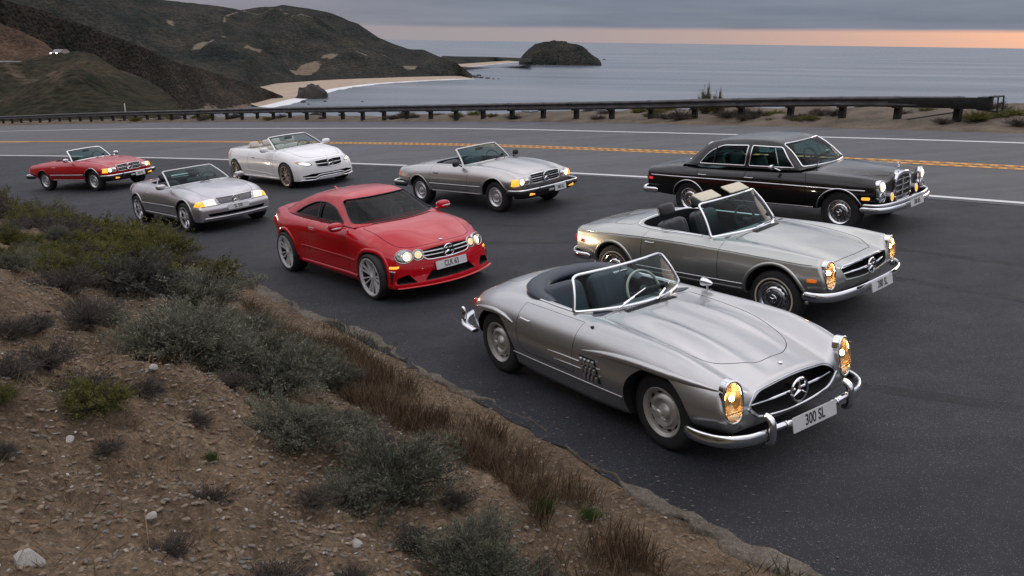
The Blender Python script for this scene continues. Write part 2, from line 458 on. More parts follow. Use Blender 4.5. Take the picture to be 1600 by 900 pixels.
def dirt_mat(name, cols, scale=1.0, bump=.8):
    m, t, b = node_mat(name); co = N(t, 'ShaderNodeTexCoord').outputs['Object']
    n1 = tex(t, 'ShaderNodeTexNoise', .9 * scale, co, 8, .62); n2 = tex(t, 'ShaderNodeTexNoise', 14 * scale, co, 8, .7); v = tex(t, 'ShaderNodeTexVoronoi', 46 * scale, co); n4 = tex(t, 'ShaderNodeTexNoise', 75 * scale, co, 4, .7)
    f = math_(t, 'ADD', math_(t, 'MULTIPLY', n1.outputs['Fac'], .55), math_(t, 'MULTIPLY', n2.outputs['Fac'], .45))
    c = ramp_(t, f, [(.34, cols[0]), (.46, cols[1]), (.56, cols[2]), (.68, cols[3])])
    sep_ = N(t, 'ShaderNodeSeparateColor'); t.links.new(v.outputs['Color'], sep_.inputs[0])
    c = mix_(t, math_(t, 'MULTIPLY', sep_.outputs[0], .55), c, mix_(t, 1.0, c, ramp_(t, sep_.outputs[1], [(0, (.45,.42,.40)), (.75, (1.1,1.08,1.05)), (1.0, (2.2,2.15,2.1))]), 'MULTIPLY'))
    c = mix_(t, 1.0, c, ramp_(t, n4.outputs['Fac'], [(.3, (.6,.6,.6)), (.7, (1.35,1.33,1.3))]), 'MULTIPLY')
    t.links.new(c, b.inputs['Base Color']); b.inputs['Roughness'].default_value = .95; b.inputs['Specular IOR Level'].default_value = .15
    bm_ = N(t, 'ShaderNodeBump'); bm_.inputs['Strength'].default_value = bump; bm_.inputs['Distance'].default_value = .02 / scale
    t.links.new(math_(t, 'ADD', n2.outputs['Fac'], math_(t, 'MULTIPLY', math_(t, 'SUBTRACT', n4.outputs['Fac'], v.outputs['Distance']), .5)), bm_.inputs['Height']); t.links.new(bm_.outputs[0], b.inputs['Normal'])
    return m
M_dirt = dirt_mat('bank_dirt', [(.046,.034,.024), (.096,.070,.047), (.155,.113,.075), (.250,.192,.135)])
M_shoulder = dirt_mat('shoulder_dirt', [(.060,.050,.040), (.11,.090,.070), (.155,.125,.098), (.20,.165,.135)])
M_lip = dirt_mat('crumbled_edge', [(.050,.042,.034), (.095,.082,.067), (.145,.127,.106), (.205,.184,.160)], 1.8)

# ---- the bank the camera stands on: height above the road plane by distance from the asphalt edge
EDGE_R = resample(EDGE, .06)
_et = np.gradient(EDGE_R, axis=0); _et /= np.linalg.norm(_et, axis=1, keepdims=True)
EDGE_N = np.stack([-_et[:, 1], _et[:, 0]], 1)            # to the left of travel (right to left in the view): towards the hill
if EDGE_N[len(EDGE_N)//2] @ np.array([-.8, -.58]) < 0: EDGE_N = -EDGE_N
for _ in range(60): EDGE_N[1:-1] = (EDGE_N[:-2] + 2 * EDGE_N[1:-1] + EDGE_N[2:]) / 4
EDGE_N /= np.linalg.norm(EDGE_N, axis=1, keepdims=True)
_prof = pchip([-1.5, -.25, .0, .30, .75, 1.4, 2.4, 4.0, 5.5, 7.5, 10, 14, 30], [-.10, -.07, -.022, .035, .10, .34, .86, 1.72, 2.45, 3.9, 6.2, 10.2, 25.0])
def bank_h(d, x, y):
    n = fbm(x * .55, y * .55, 4) * .16 + fbm(x * 2.3 + 5, y * 2.3, 4, .55) * .055 + np.abs(fbm(x * 7, y * 7 + 3, 4, .6)) * .030 - np.abs(fbm(x * 3.1 + 7, y * 3.1, 3, .5)) * .05
    return _prof(d) + n * sst(.15, 1.4, d) + fbm(x * 5, y * 5, 3) * .018 * sst(-.1, .3, d)
def bank_z(x, y):
    q = EDGE_R - np.array([x, y]); i = int(np.argmin((q ** 2).sum(1))); d = float((np.array([x, y]) - EDGE_R[i]) @ EDGE_N[i])
    return float(plane_z(x, y) + bank_h(np.array([d]), np.array([x]), np.array([y]))[0]), d
def bank_zs(P):
    P = np.asarray(P, float); i = np.zeros(len(P), int); E4 = EDGE_R[::6]
    for a in range(0, len(P), 2000):
        q = P[a:a + 2000]; i[a:a + 2000] = ((q[:, None, :] - E4[None]) ** 2).sum(-1).argmin(1) * 6
    d = ((P - EDGE_R[i]) * EDGE_N[i]).sum(1)
    return plane_z(P[:, 0], P[:, 1]) + bank_h(d, P[:, 0], P[:, 1])
def build_bank():
    ds = np.concatenate([np.arange(-1.5, -.1, .2), np.arange(-.1, 5.6, .035), 5.6 + np.cumsum(np.linspace(.05, 1.6, 34))])
    ss = np.concatenate([np.arange(0, len(EDGE_R), 1)]); keep = []
    acc = 0.0
    for i in range(len(EDGE_R)):
        far = np.hypot(*(EDGE_R[i])); st = .035 if far < 14 else (.09 if far < 24 else .4)
        if i == 0 or acc >= st: keep.append(i); acc = 0.0
        acc += .06
    E_ = EDGE_R[keep]; Nn = EDGE_N[keep]
    G = E_[:, None, :] + Nn[:, None, :] * ds[None, :, None]
    D = np.broadcast_to(ds[None, :], G.shape[:2])
    Z = plane_z(G[..., 0], G[..., 1]) + bank_h(D, G[..., 0], G[..., 1])
    me = grid_mesh(np.concatenate([G, Z[..., None]], -1), 'bank')
    me.materials.append(M_dirt)
    o = link('bank_ground', me); tag(o, kind='structure')
    # crumbled lip of old concrete and gravel along the asphalt
    for a, b_, nm in ((4.0, 12.6, 0), (13.6, 21.0, 1)): pass
    return o
def grid_mesh(G, name, flip=False):
    a, b = G.shape[:2]
    me = bpy.data.meshes.new(name); V = G.reshape(-1, 3)
    i, j = np.meshgrid(np.arange(a - 1), np.arange(b - 1), indexing='ij'); q = (i * b + j).ravel()
    F = np.stack([q, q + 1, q + b + 1, q + b], 1)
    if flip: F = F[:, ::-1]
    me.vertices.add(len(V)); me.vertices.foreach_set('co', V.ravel())
    me.loops.add(F.size); me.loops.foreach_set('vertex_index', F.ravel().astype(np.int32))
    me.polygons.add(len(F)); me.polygons.foreach_set('loop_start', np.arange(0, F.size, 4, dtype=np.int32))
    me.update(); me.validate()
    me.polygons.foreach_set('use_smooth', np.ones(len(me.polygons), bool))
    # faces should look up
    up = np.array([p.normal.z for p in me.polygons[:50]]) if len(me.polygons) else np.array([1])
    if up.mean() < 0: me.flip_normals()
    return me

def build_road():
    # coarse pull-out asphalt from the crumbled edge to the highway
    A = EDGE_R[::3].copy(); k = len(A)
    t = np.arange(k) * .18
    jit = .05 * vnoise(t * 1.1, t * 0) + .035 * vnoise(t * 4.7, t * 0 + 5) + .02 * vnoise(t * 11, t * 0 + 9)
    A = A + EDGE_N[::3] * (jit * 1.3 + .05)[:, None]
    B = resample(NEAR_LINE, .1); B = B[np.linspace(0, len(B) - 1, k).astype(int)]
    off = np.array([.77, .64]) * .4
    G = cross_grid(A, B + off, 14)
    o = link('pull_out_asphalt', grid_mesh(on_plane(G, 0.0), 'a'), M_pull); tag(o, kind='structure')
    # the broken edge has a visible thickness
    top = on_plane(A, 0.0); low = on_plane(A - EDGE_N[::3] * .0, -.09)
    o = link('asphalt_edge', grid_mesh(np.stack([top, low], 1), 'e'), M_pull); tag(o, kind='structure')
    # highway
    nA = resample(NEAR_LINE, .5); nB = resample(PAVE_END, .5); n = 160
    a = nA[np.linspace(0, len(nA) - 1, n).astype(int)] - np.array([.77, .64]) * .25; b_ = nB[np.linspace(0, len(nB) - 1, n).astype(int)]
    o = link('highway', grid_mesh(on_plane(cross_grid(a, b_, 8), .005), 'h'), M_high); tag(o, kind='structure')
    def paint_line(P, w, m, name, off=0.0, dz=.0095):
        Q = resample(P, .35); tq = np.gradient(Q, axis=0); tq /= np.linalg.norm(tq, axis=1, keepdims=True); nq = np.stack([-tq[:, 1], tq[:, 0]], 1)
        G = np.stack([on_plane(Q + nq * (off - w / 2), dz), on_plane(Q + nq * (off + w / 2), dz)], 1)
        o = link(name, grid_mesh(G, name), m); tag(o, kind='structure')
    paint_line(NEAR_LINE, .15, M_white, 'edge_line'); paint_line(FAR_LINE, .15, M_white, 'edge_line')
    paint_line(YELLOW, .17, M_yellow, 'centre_line', -.15); paint_line(YELLOW, .17, M_yellow, 'centre_line', .15)
    # rumble strip milled between and across the yellow lines
    Q = resample(YELLOW, .30); tq = np.gradient(Q, axis=0); tq /= np.linalg.norm(tq, axis=1, keepdims=True); nq = np.stack([-tq[:, 1], tq[:, 0]], 1)
    V = []; F = []
    for i in range(len(Q)):
        if not (-30 < Q[i, 0] < 14): continue
        c = Q[i]; o = len(V)
        for a_, b2 in ((-.07, -.2), (.07, -.2), (.07, .2), (-.07, .2)):
            p_ = c + tq[i] * a_ + nq[i] * b2; V.append((*p_, plane_z(*p_) + .0125))
        F.append((o, o + 1, o + 2, o + 3))
    mb = MB(); mb.add(V, F); o = mb.build('rumble_strip', mat('rumble', (.34,.16,.035), .8, noise_=.4, nscale=6)); tag(o, 'milled rumble strip of short grooves along the yellow centre lines', 'rumble strip', kind='stuff')
    # rubber left by turning cars
    m, t, b = node_mat('tyre_rubber'); co = N(t, 'ShaderNodeTexCoord').outputs['Object']; n = tex(t, 'ShaderNodeTexNoise', 1.6, co, 6, .7)
    b.inputs['Base Color'].default_value = (.006,.006,.0065,1); b.inputs['Roughness'].default_value = .6; tr = N(t, 'ShaderNodeBsdfTransparent'); mx = N(t, 'ShaderNodeMixShader')
    t.links.new(ramp_(t, n.outputs['Fac'], [(.40, (0,0,0)), (.75, (.55,.55,.55))]), mx.inputs[0]); t.links.new(tr.outputs[0], mx.inputs[1]); t.links.new(b.outputs[0], mx.inputs[2]); t.links.new(mx.outputs[0], t.nodes['Material Output'].inputs[0])
    for P in ([(1.6,13.6),(4.2,11.2),(6.4,8.4),(7.6,5.6)], [(2.6,14.6),(5.2,12.2),(7.5,9.3),(8.8,6.2)], [(-4.5,17.6),(-2.5,15.6),(-.2,14.2),(2.6,13.4)], [(-5.2,19.6),(-2.6,17.2),(.4,15.4),(3.6,14.2)], [(3.2,7.2),(4.6,6.2),(6.0,4.4)]):
        paint_line(P, .19, m, 'tyre_mark', 0.0, .003)
    # gravel shoulder, then the drop to the sea
    P = resample(PAVE_END, .3); nP = len(P); tq = np.gradient(P, axis=0); tq /= np.linalg.norm(tq, axis=1, keepdims=True); nq = np.stack([-tq[:, 1], tq[:, 0]], 1)
    if nq[nP // 2] @ np.array([.7, .7]) < 0: nq = -nq
    xx = P[:, 0]
    wid = np.interp(xx, [-80, -20, -12, -2, 3, 8, 13, 18, 30], [3.0, 2.7, 2.5, 2.9, 4.6, 6.2, 7.6, 9, 10])
    rows = []
    for f, dz in ((-.5, -.03), (-.05, -.02), (.0, .004), (.06, .02), (.2, .05), (.35, .07), (.5, .10), (.65, .13), (.8, .12), (.92, .04), (1.0, -.12), (1.15, -.8), (1.6, -3.0), (3.0, -11), (8, -34), (22, -84)):
        q = P + nq * (wid * (f if f > 0 else 0) + (f if f < 0 else 0))[:, None]
        z = plane_z(q[:, 0], q[:, 1]); z = np.where(f > 1.2, plane_z(P[:, 0], P[:, 1]), z) + dz + (fbm(q[:, 0] * .9, q[:, 1] * .9, 4) * (.07 if f > .05 else .012) * (1 + 8 * (f > 1.05)))
        rows.append(np.concatenate([q, z[:, None]], 1))
    o = link('seaward_shoulder', grid_mesh(np.array(rows), 's'), M_shoulder); tag(o, kind='structure')
    global SHOULDER
    SHOULDER = (P, nq, wid)

# ---- guardrail
def build_guardrail():
    wood = mat('post_timber', (.018,.016,.015), .9, noise_=.4, nscale=6, bump=.5, bscale=30)
    steel = mat('rail_steel', (.085,.082,.084), .58, .5, noise_=.35, nscale=3)
    Q = resample(POSTS, .05); L = np.concatenate([[0], np.cumsum(np.linalg.norm(np.diff(Q, axis=0), axis=1))])
    s0 = float(L[np.argmin(np.hypot(Q[:, 0] - 13.0, Q[:, 1] - 25.1))])     # the end post
    root = empty('guardrail', None, (0, 0, 0)); tag(root, 'long dark steel guardrail on timber posts between the highway and the sea', 'guardrail')
    at = lambda s: np.array([np.interp(s, L, Q[:, 0]), np.interp(s, L, Q[:, 1])])
    mp = MB(); mp.box((0, 0, .15), (.20, .15, 1.25)); pm = mp.mesh('post'); pm.materials.append(wood)
    mk = MB(); mk.box((0, 0, 0), (.18, .15, .36)); km = mk.mesh('block'); km.materials.append(wood)
    s = s0; k = 0
    ang0 = None
    while s < L[-1] - .5 and k < 62:
        p = at(s); tq = at(s + .1) - at(s - .1); a = math.atan2(tq[1], tq[0])
        po = link('post', pm, None, root); po.location = (p[0], p[1], plane_z(*p)); po.rotation_euler = (random.uniform(-.02, .02), random.uniform(-.02, .02), a + random.uniform(-.05, .05))
        nrm = np.array([-tq[1], tq[0]]); nrm /= np.linalg.norm(nrm)
        if nrm @ np.array([-.7, -.7]) < 0: nrm = -nrm
        bk = link('block', km, None, root); pb = p + nrm * .17; bk.location = (pb[0], pb[1], plane_z(*p) + .60); bk.rotation_euler = (0, 0, a)
        s += 1.905; k += 1
    # w-beam panels, each two bays long
    prof = [(.0, -.156), (.035, -.150), (.080, -.105), (.080, -.075), (.010, -.030), (.0, 0), (.010, .030), (.080, .075), (.080, .105), (.035, .150), (.0, .156)]
    sa = s0; first = True
    while sa < min(L[-1] - .5, s0 + 62 * 1.905):
        sb = min(sa + 3.81, L[-1] - .3); rows = []
        for q in np.linspace(sa - .10, sb + .10, 12):
            p = at(q); tq = at(q + .1) - at(q - .1); nrm = np.array([-tq[1], tq[0]]); nrm /= np.linalg.norm(nrm)
            if nrm @ np.array([-.7, -.7]) < 0: nrm = -nrm
            sh = .004 if int(round((sa - s0) / 3.81)) % 2 else 0
            rows.append([(*(p + nrm * (.262 + o + sh)), plane_z(*p) + .62 + z) for o, z in prof])
        mb = MB(); mb.grid(rows); o = mb.build('rail_beam', steel, root, ang=30)
        md = o.modifiers.new('s', 'SOLIDIFY'); md.thickness = .006
        sa = sb
    # end terminal: beam slides into a square impact head
    p = at(s0); e = at(s0 - .1) - at(s0); a = math.atan2(e[1], e[0]); head = empty('end_terminal', root, (p[0], p[1], plane_z(*p))); 
    eu = e / np.linalg.norm(e); ex = Vector((eu[0], eu[1], PA * eu[0] + PB * eu[1])).normalized(); ey = PN.cross(ex); head.matrix_world = Matrix(((ex.x, ey.x, PN.x, p[0]), (ex.y, ey.y, PN.y, p[1]), (ex.z, ey.z, PN.z, plane_z(*p)), (0, 0, 0, 1)))
    blk = mat('terminal_black', (.012,.012,.013), .55, .3, noise_=.3)
    mb = MB(); mb.box((-.9, -.28, .62), (2.3, .07, .30)); mb.box((.45, -.28, .62), (.8, .12, .32)); mb.build('feeder_chute', blk, head, bevel=.012)
    mb = MB(); mb.box((.98, -.28, .62), (.34, .26, .37)); mb.build('impact_head', blk, head, bevel=.015)
    mb = MB()
    for c_, d_ in (((1.28, -.28, .815), (.28, .30, .03)), ((1.28, -.28, .425), (.28, .30, .03)), ((1.41, -.14, .62), (.03, .03, .40)), ((1.41, -.42, .62), (.03, .03, .40)), ((1.41, -.28, .62), (.025, .28, .03))): mb.box(c_, d_)
    mb.build('face_frame', blk, head)
    mb = MB(); mb.tube([(.1, -.2, .35), (-1.9, -.1, .02)], .018, 6); mb.build('anchor_cable', blk, head)

# ---- far land
SEA_Z = -82.0
def ray(u, v):
    c, s = math.cos(ROLL), math.sin(ROLL); du, dv = u - 800, v - 450
    x = c * du + s * dv; y = -s * du + c * dv; cp, sp = math.cos(PITCH), math.sin(PITCH)
    return np.array([x, FPX * cp - y * sp, -FPX * sp - y * cp]) / FPX
def far_point(u, v, depth): 
    d = ray(u, v); return np.array([0, 0, CAM_H]) + d * (depth / d[1])
def sea_point(u, v):
    d = ray(u, v); return np.array([0, 0, CAM_H]) + d * ((SEA_Z - CAM_H) / d[2])
def land_mat(name, cols, scale, tint=True):
    m, t, b = node_mat(name); g = N(t, 'ShaderNodeNewGeometry'); co = g.outputs['Position']
    n1 = tex(t, 'ShaderNodeTexNoise', .011 * scale, co, 9, .65); n2 = tex(t, 'ShaderNodeTexNoise', .09 * scale, co, 7, .7); v = tex(t, 'ShaderNodeTexVoronoi', .16 * scale, co)
    f = math_(t, 'ADD', math_(t, 'MULTIPLY', n1.outputs['Fac'], .6), math_(t, 'MULTIPLY', n2.outputs['Fac'], .4))
    c = ramp_(t, f, [(.38, cols[0]), (.47, cols[1]), (.55, cols[2]), (.64, cols[3])])
    c = mix_(t, 1.0, c, ramp_(t, v.outputs['Distance'], [(.0, (.58,.60,.60)), (.75, (1.28,1.24,1.18))]), 'MULTIPLY')
    if tint:
        at_ = N(t, 'ShaderNodeAttribute'); at_.attribute_name = 'bare'
        nn = math_(t, 'ADD', at_.outputs['Fac'], math_(t, 'MULTIPLY', math_(t, 'SUBTRACT', n2.outputs['Fac'], .5), .9))
        c = mix_(t, ramp_(t, nn, [(.42, (0,0,0)), (.60, (1,1,1))]), c, mix_(t, n2.outputs['Fac'], cols[4], cols[5]))
    t.links.new(c, b.inputs['Base Color']); b.inputs['Roughness'].default_value = 1.0; b.inputs['Specular IOR Level'].default_value = .05
    bm_ = N(t, 'ShaderNodeBump'); bm_.inputs['Strength'].default_value = .8; bm_.inputs['Distance'].default_value = (6 if scale < 1.5 else 9) / scale
    t.links.new(math_(t, 'SUBTRACT', n2.outputs['Fac'], v.outputs['Distance']), bm_.inputs['Height']); t.links.new(bm_.outputs[0], b.inputs['Normal'])
    return m
def hill(name, m, ridge, foot, depth_r, nu=220, nv=60, rough=.06, bare=None, seed=0, back=1.6):
    """ridge and foot: picture measurements (u,v) turned into ground points at the ridge's distance and on the shore"""
    us = np.linspace(ridge[0][0], ridge[-1][0], nu)
    rv = np.interp(us, *zip(*[(q[0], q[1]) for q in ridge])); dr = np.interp(us, *zip(*depth_r))
    fv = np.interp(us, *zip(*[(q[0], q[1]) for q in foot])); fd = np.interp(us, *zip(*[(q[0], q[2]) for q in foot]))
    G = np.zeros((nv, nu, 3)); B = np.zeros((nv, nu))
    for j, u in enumerate(us):
        R = far_point(u, rv[j], dr[j]); F = far_point(u, fv[j], fd[j]) if fd[j] > 0 else sea_point(u, fv[j]) - np.array([0, 0, 1.5])
        for i in range(nv):
            t = i / (nv - 1) * back
            if t <= 1:
                q = F + (R - F) * np.array([t, t, t ** 1.15])
            else:
                q = R + (R - F) * np.array([t - 1, t - 1, -(t - 1) * 1.2]) * 1.0
            G[i, j] = q
    span = np.linalg.norm(G[-1, nu // 2] - G[0, nu // 2]); sc = span * .12
    nz_ = fbm(G[..., 0] / sc + seed, G[..., 1] / sc, 6, .55)
    tt = np.linspace(0, back, nv)[:, None]
    hl = G[int((nv - 1) / back), :, 2] - G[0, :, 2]; hl = np.clip(hl / hl.max() * 1.4, .02, 1)[None, :]
    amp = hl * rough * span * sst(0, .25, tt) * (1 - .75 * sst(.75, 1.0, tt))
    rid = 1 - np.abs(fbm(G[..., 0] / (sc * 1.4) + seed + 40, G[..., 1] / (sc * 3.2), 5, .5)) * 2
    G[..., 2] += nz_ * amp * .35 + rid * amp * .45
    me = grid_mesh(G, name)
    at_ = me.attributes.new('bare', 'FLOAT', 'POINT')
    if bare is not None:
        for i in range(nv):
            for j in range(nu):
                B[i, j] = bare(us[j], tt[i, 0])
    at_.data.foreach_set('value', B.ravel().astype(np.float32))
    me.materials.append(m)
    o = link(name, me); tag(o, kind='structure')
    return o
def build_far():
    # sea
    m, t, b = node_mat('sea_water'); g = N(t, 'ShaderNodeNewGeometry')
    mp = N(t, 'ShaderNodeMapping'); t.links.new(g.outputs['Position'], mp.inputs[0]); mp.inputs['Scale'].default_value = (.0009, .0035, 1); mp.inputs['Rotation'].default_value = (0, 0, .15)
    n1 = tex(t, 'ShaderNodeTexNoise', 1.0, mp.outputs[0], 6, .6)
    mp2 = N(t, 'ShaderNodeMapping'); t.links.new(g.outputs['Position'], mp2.inputs[0]); mp2.inputs['Scale'].default_value = (.02, .06, 1)
    n2 = tex(t, 'ShaderNodeTexNoise', 1.0, mp2.outputs[0], 5, .6)
    t.links.new(ramp_(t, n1.outputs['Fac'], [(.34, (.085,.112,.140)), (.52, (.125,.152,.182)), (.68, (.185,.200,.225))]), b.inputs['Base Color'])
    t.links.new(ramp_(t, n1.outputs['Fac'], [(.35, (.20,)*3), (.65, (.34,)*3)]), b.inputs['Roughness'])
    b.inputs['IOR'].default_value = 1.333
    bm_ = N(t, 'ShaderNodeBump'); bm_.inputs['Strength'].default_value = .35; bm_.inputs['Distance'].default_value = 3.0
    t.links.new(n2.outputs['Fac'], bm_.inputs['Height']); t.links.new(bm_.outputs[0], b.inputs['Normal'])
    s = 180000.0
    mb = MB(); mb.add([(-s, -2000, SEA_Z), (s, -2000, SEA_Z), (s, s, SEA_Z), (-s, s, SEA_Z)], [(0, 1, 2, 3)]); o = mb.build('sea', m); tag(o, kind='structure')
    scrub = [(.018,.022,.022), (.028,.031,.029), (.042,.041,.036), (.062,.055,.045), (.12,.098,.075), (.26,.205,.145)]
    M1 = land_mat('far_scrub', scrub, 1.0)
    M2 = land_mat('mid_scrub', [(.020,.021,.020), (.031,.030,.026), (.047,.040,.034), (.070,.055,.044), (.14,.11,.085), (.25,.19,.15)], 2.0)
    M3 = land_mat('near_scrub', [(.018,.020,.014), (.031,.031,.021), (.050,.043,.030), (.076,.058,.042), (.10,.07,.052), (.14,.10,.075)], 5.0)
    def seg(u, t, pts, w):
        best = 9
        for (a, b2), (c, d) in zip(pts[:-1], pts[1:]):
            du, dt = (c - a) / 400, d - b2; q = max(0, min(1, (((u - a) / 400) * du + (t - b2) * dt) / (du * du + dt * dt + 1e-9)))
            best = min(best, math.hypot((u - a) / 400 - q * du, t - b2 - q * dt))
        return max(0, 1 - best / w)
    def bare1(u, t):
        v = 0
        for cu, ct, ru, rt in ((466, .26, 13, .035), (480, .27, 16, .045), (488, .23, 12, .03), (512, .33, 10, .022), (520, .30, 8, .018), (566, .29, 9, .014), (603, .52, 8, .022), (318, .33, 16, .02), (395, .42, 14, .016), (640, .25, 10, .05)):
            v = max(v, 1.15 - math.hypot((u - cu) / ru, (t - ct) / rt) * .6)
        v = max(v, seg(u, t, [(378, .99), (398, .90), (420, .82), (445, .74), (470, .70), (500, .71)], .016) * .70, seg(u, t, [(372, .96), (352, .84), (350, .77)], .016) * .66, seg(u, t, [(262, .72), (290, .64), (330, .63), (346, .60)], .05) * .75, seg(u, t, [(262, .72), (268, .60)], .04) * .7, seg(u, t, [(0, .02), (740, .02)], .03) * .2)
        return max(0, v)
    # headland with beach below it
    ridge = [(-420, -140), (-200, -95), (0, -70), (150, -38), (250, 0), (340, 8), (375, 18), (400, 14), (440, 10), (480, 13), (520, 21), (560, 35), (590, 56), (612, 66), (640, 76), (662, 78), (690, 90), (715, 100), (738, 117)]
    foot = [(-420, 190, 0), (0, 175, 0), (200, 165, 0), (380, 152, 0), (405, 140, 0), (430, 134, 0), (500, 128.5, 0), (560, 125.5, 0), (640, 122.5, 0), (700, 120.5, 0), (738, 119.5, 0)]
    hill('headland_hills', M1, ridge, foot, [(-420, 1500), (0, 1700), (300, 2300), (520, 2500), (640, 2350), (700, 2140), (738, 2050)], 300, 90, .035, bare1, 1.0)
    # dark spur in front
    ridge = [(-420, -95), (-160, -30), (0, -2), (60, 14), (140, 42), (220, 72), (280, 98), (330, 112), (380, 128), (415, 139), (442, 150)]
    foot = [(-420, 260, 0), (0, 210, 0), (200, 190, 0), (300, 180, 0), (380, 170, 0), (400, 164, 0), (425, 155, 0), (442, 150.5, 0)]
    hill('dark_spur', M2, ridge, foot, [(-420, 650), (0, 760), (220, 920), (330, 1090), (400, 1190), (442, 1270)], 240, 60, .045, lambda u, t: (.62 * (1 - sst(.1, .42, t)) * float(sst(285, 320, u)) + .25 * float(vnoise(np.array([u * .09]), np.array([t * 2.0]))[0])) if u > 250 else 0, 4.0)
    # near brown slope with the road bench, cut slope above
    ridge = [(-420, 60), (-150, 92), (0, 98), (60, 96), (125, 92), (150, 97), (185, 113), (215, 132), (245, 152), (280, 176)]
    foot = [(-420, 215, 92), (0, 205, 92), (140, 203, 92), (280, 192, 92)]
    hill('near_slope', M3, ridge, foot, [(-420, 190), (0, 200), (150, 190), (220, 160), (280, 110)], 200, 60, .04, lambda u, t: .62 * seg(u, t, [(10, .55), (60, .45), (95, .25)], .10) + .5 * seg(u, t, [(0, .9), (30, .8)], .08), 7.0)
    ridge = [(-420, -60), (-120, 0), (-20, 22), (8, 40), (30, 48), (52, 58), (72, 68), (84, 80), (92, 92)]
    foot = [(-420, 100, 205), (-20, 100, 205), (0, 97, 205), (60, 97, 205), (92, 96, 205)]
    hill('cut_slope', land_mat('cut_rock', [(.035,.025,.019), (.065,.045,.033), (.10,.066,.046), (.13,.09,.064), (.15,.10,.075), (.2,.15,.11)], 10.0), ridge, foot, [(-420, 230), (92, 222)], 120, 40, .04, None, 11.0, back=1.3)
    # beach sand strips lying a little above the water
    sand = mat('beach_sand', (.34,.26,.19), .95, noise_=.15, nscale=.05)
    def beach(name, inner, outer, dz=.6):
        a = np.array([sea_point(*q) for q in inner]); b_ = np.array([sea_point(*q) for q in outer]); n = 60
        ra = resample(a[:, :2], 4.0); rb = resample(b_[:, :2], 4.0)
        ra = ra[np.linspace(0, len(ra) - 1, n).astype(int)]; rb = rb[np.linspace(0, len(rb) - 1, n).astype(int)]
        G = np.concatenate([cross_grid(ra, rb, 5), np.broadcast_to(np.linspace(2.6, .05, 5)[None, :, None] + SEA_Z, (n, 5, 1))], -1)
        link(name, grid_mesh(G, name), sand)['kind'] = 'structure'
        # breaking foam along the water's edge
        dirn = rb - ra; dirn /= np.linalg.norm(dirn, axis=1, keepdims=True) + 1e-9
        kk = np.arange(n); w0 = 7 + 9 * (vnoise(kk * .35, kk * 0) + 1); w1 = 3 + 5 * (vnoise(kk * .9 + 40, kk * 0) + 1)
        G = np.concatenate([np.stack([rb - dirn * 2, rb + dirn * w1[:, None], rb + dirn * (w0 + w1)[:, None]], 1), np.broadcast_to(np.array([.10, .16, .06])[None, :, None] + SEA_Z, (n, 3, 1))], -1)
        link('surf', grid_mesh(G, 'surf'), mat('surf_foam', (.62,.63,.64), .8, noise_=.2, nscale=.2))['kind'] = 'structure'
    beach('beach', [(738, 119), (690, 120), (620, 122), (540, 125), (470, 129), (420, 133), (405, 140), (398, 150), (396, 158), (392, 166)], [(740, 123), (700, 124), (640, 127), (580, 131), (530, 137), (500, 143), (478, 150), (455, 155), (430, 161), (404, 167)])
    beach('sand_spit', [(708, 101), (740, 98), (780, 95), (815, 92), (850, 91.2), (866, 91.5)], [(712, 106), (745, 103), (790, 98.5), (825, 96), (850, 94), (868, 93.2)])
    # low flats leading to the rock
    hill('low_flats', M1, [(690, 87), (720, 88), (760, 88.5), (800, 90), (830, 91)], [(690, 100, 2500), (720, 100, 2550), (760, 97, 2800), (800, 94.5, 3100), (830, 93.0, 3300)], [(690, 2700), (790, 2950)], 60, 14, .004, None, 2.0)
    # great rock
    depth = 3350.0
    prof = [(812, 91), (818, 84), (826, 76), (836, 69), (848, 65.5), (862, 64.2), (880, 65.5), (895, 67.5), (908, 72), (918, 79), (927, 86.5), (936, 93)]
    us = np.linspace(812, 936, 110); tops = np.interp(us, *zip(*prof)); G = np.zeros((40, 110, 3))
    for j, u in enumerate(us):
        T = far_point(u, tops[j], depth); hgt = max(0, T[2] - SEA_Z)
        for i in range(40):
            w = -1 + 2 * i / 39; f = (1 - abs(w) ** 2.2) ** .75 if abs(w) < 1 else 0
            nz_ = float(fbm(np.array([u * .09]), np.array([w * 4]), 5, .6)[0]); jag = abs(vnoise(np.array([u * .55]), np.array([w * 3.0])))[0]
            G[i, j] = (T[0] + nz_ * 3, depth + w * 95, SEA_Z - 3 + (hgt * f) * (1 + .05 * nz_) + (2.6 * jag if f > .6 else 0))
    me = grid_mesh(G, 'rock'); at_ = me.attributes.new('bare', 'FLOAT', 'POINT'); o = link('offshore_rock', me, M1); tag(o, 'great dark dome-shaped rock rising from the sea on the horizon', 'rock')
    # sea stack on the beach and loose skerries
    rockm = mat('sea_rock', (.042,.034,.030), .95, noise_=.5, nscale=.1, bump=.8, bscale=.3)
    def sea_rock(u, v, w, h, label, n=26, m_=12, seed=0):
        c = sea_point(u, v); k = c[1] / FPX; mb = MB(); mb.ellipsoid((0, 0, 0), (w * k / 2, w * k * .5, h * k), n, m_)
        mb.v = [(x * (1 + .28 * float(fbm(np.array([x * .11 + seed]), np.array([z * .11 + y * .05]), 4)[0])), y, z * (1 + .25 * float(fbm(np.array([y * .13 + seed]), np.array([x * .13]), 4)[0]))) for x, y, z in mb.v]
        o = mb.build('sea_rock', rockm, None, ang=25); o.location = (c[0], c[1], SEA_Z - .1 * h * k); tag(o, label, 'rock', 'rocks at the shore')
    sea_rock(486, 153, 46, 20, 'large brown sea stack standing at the end of the beach', seed=2)
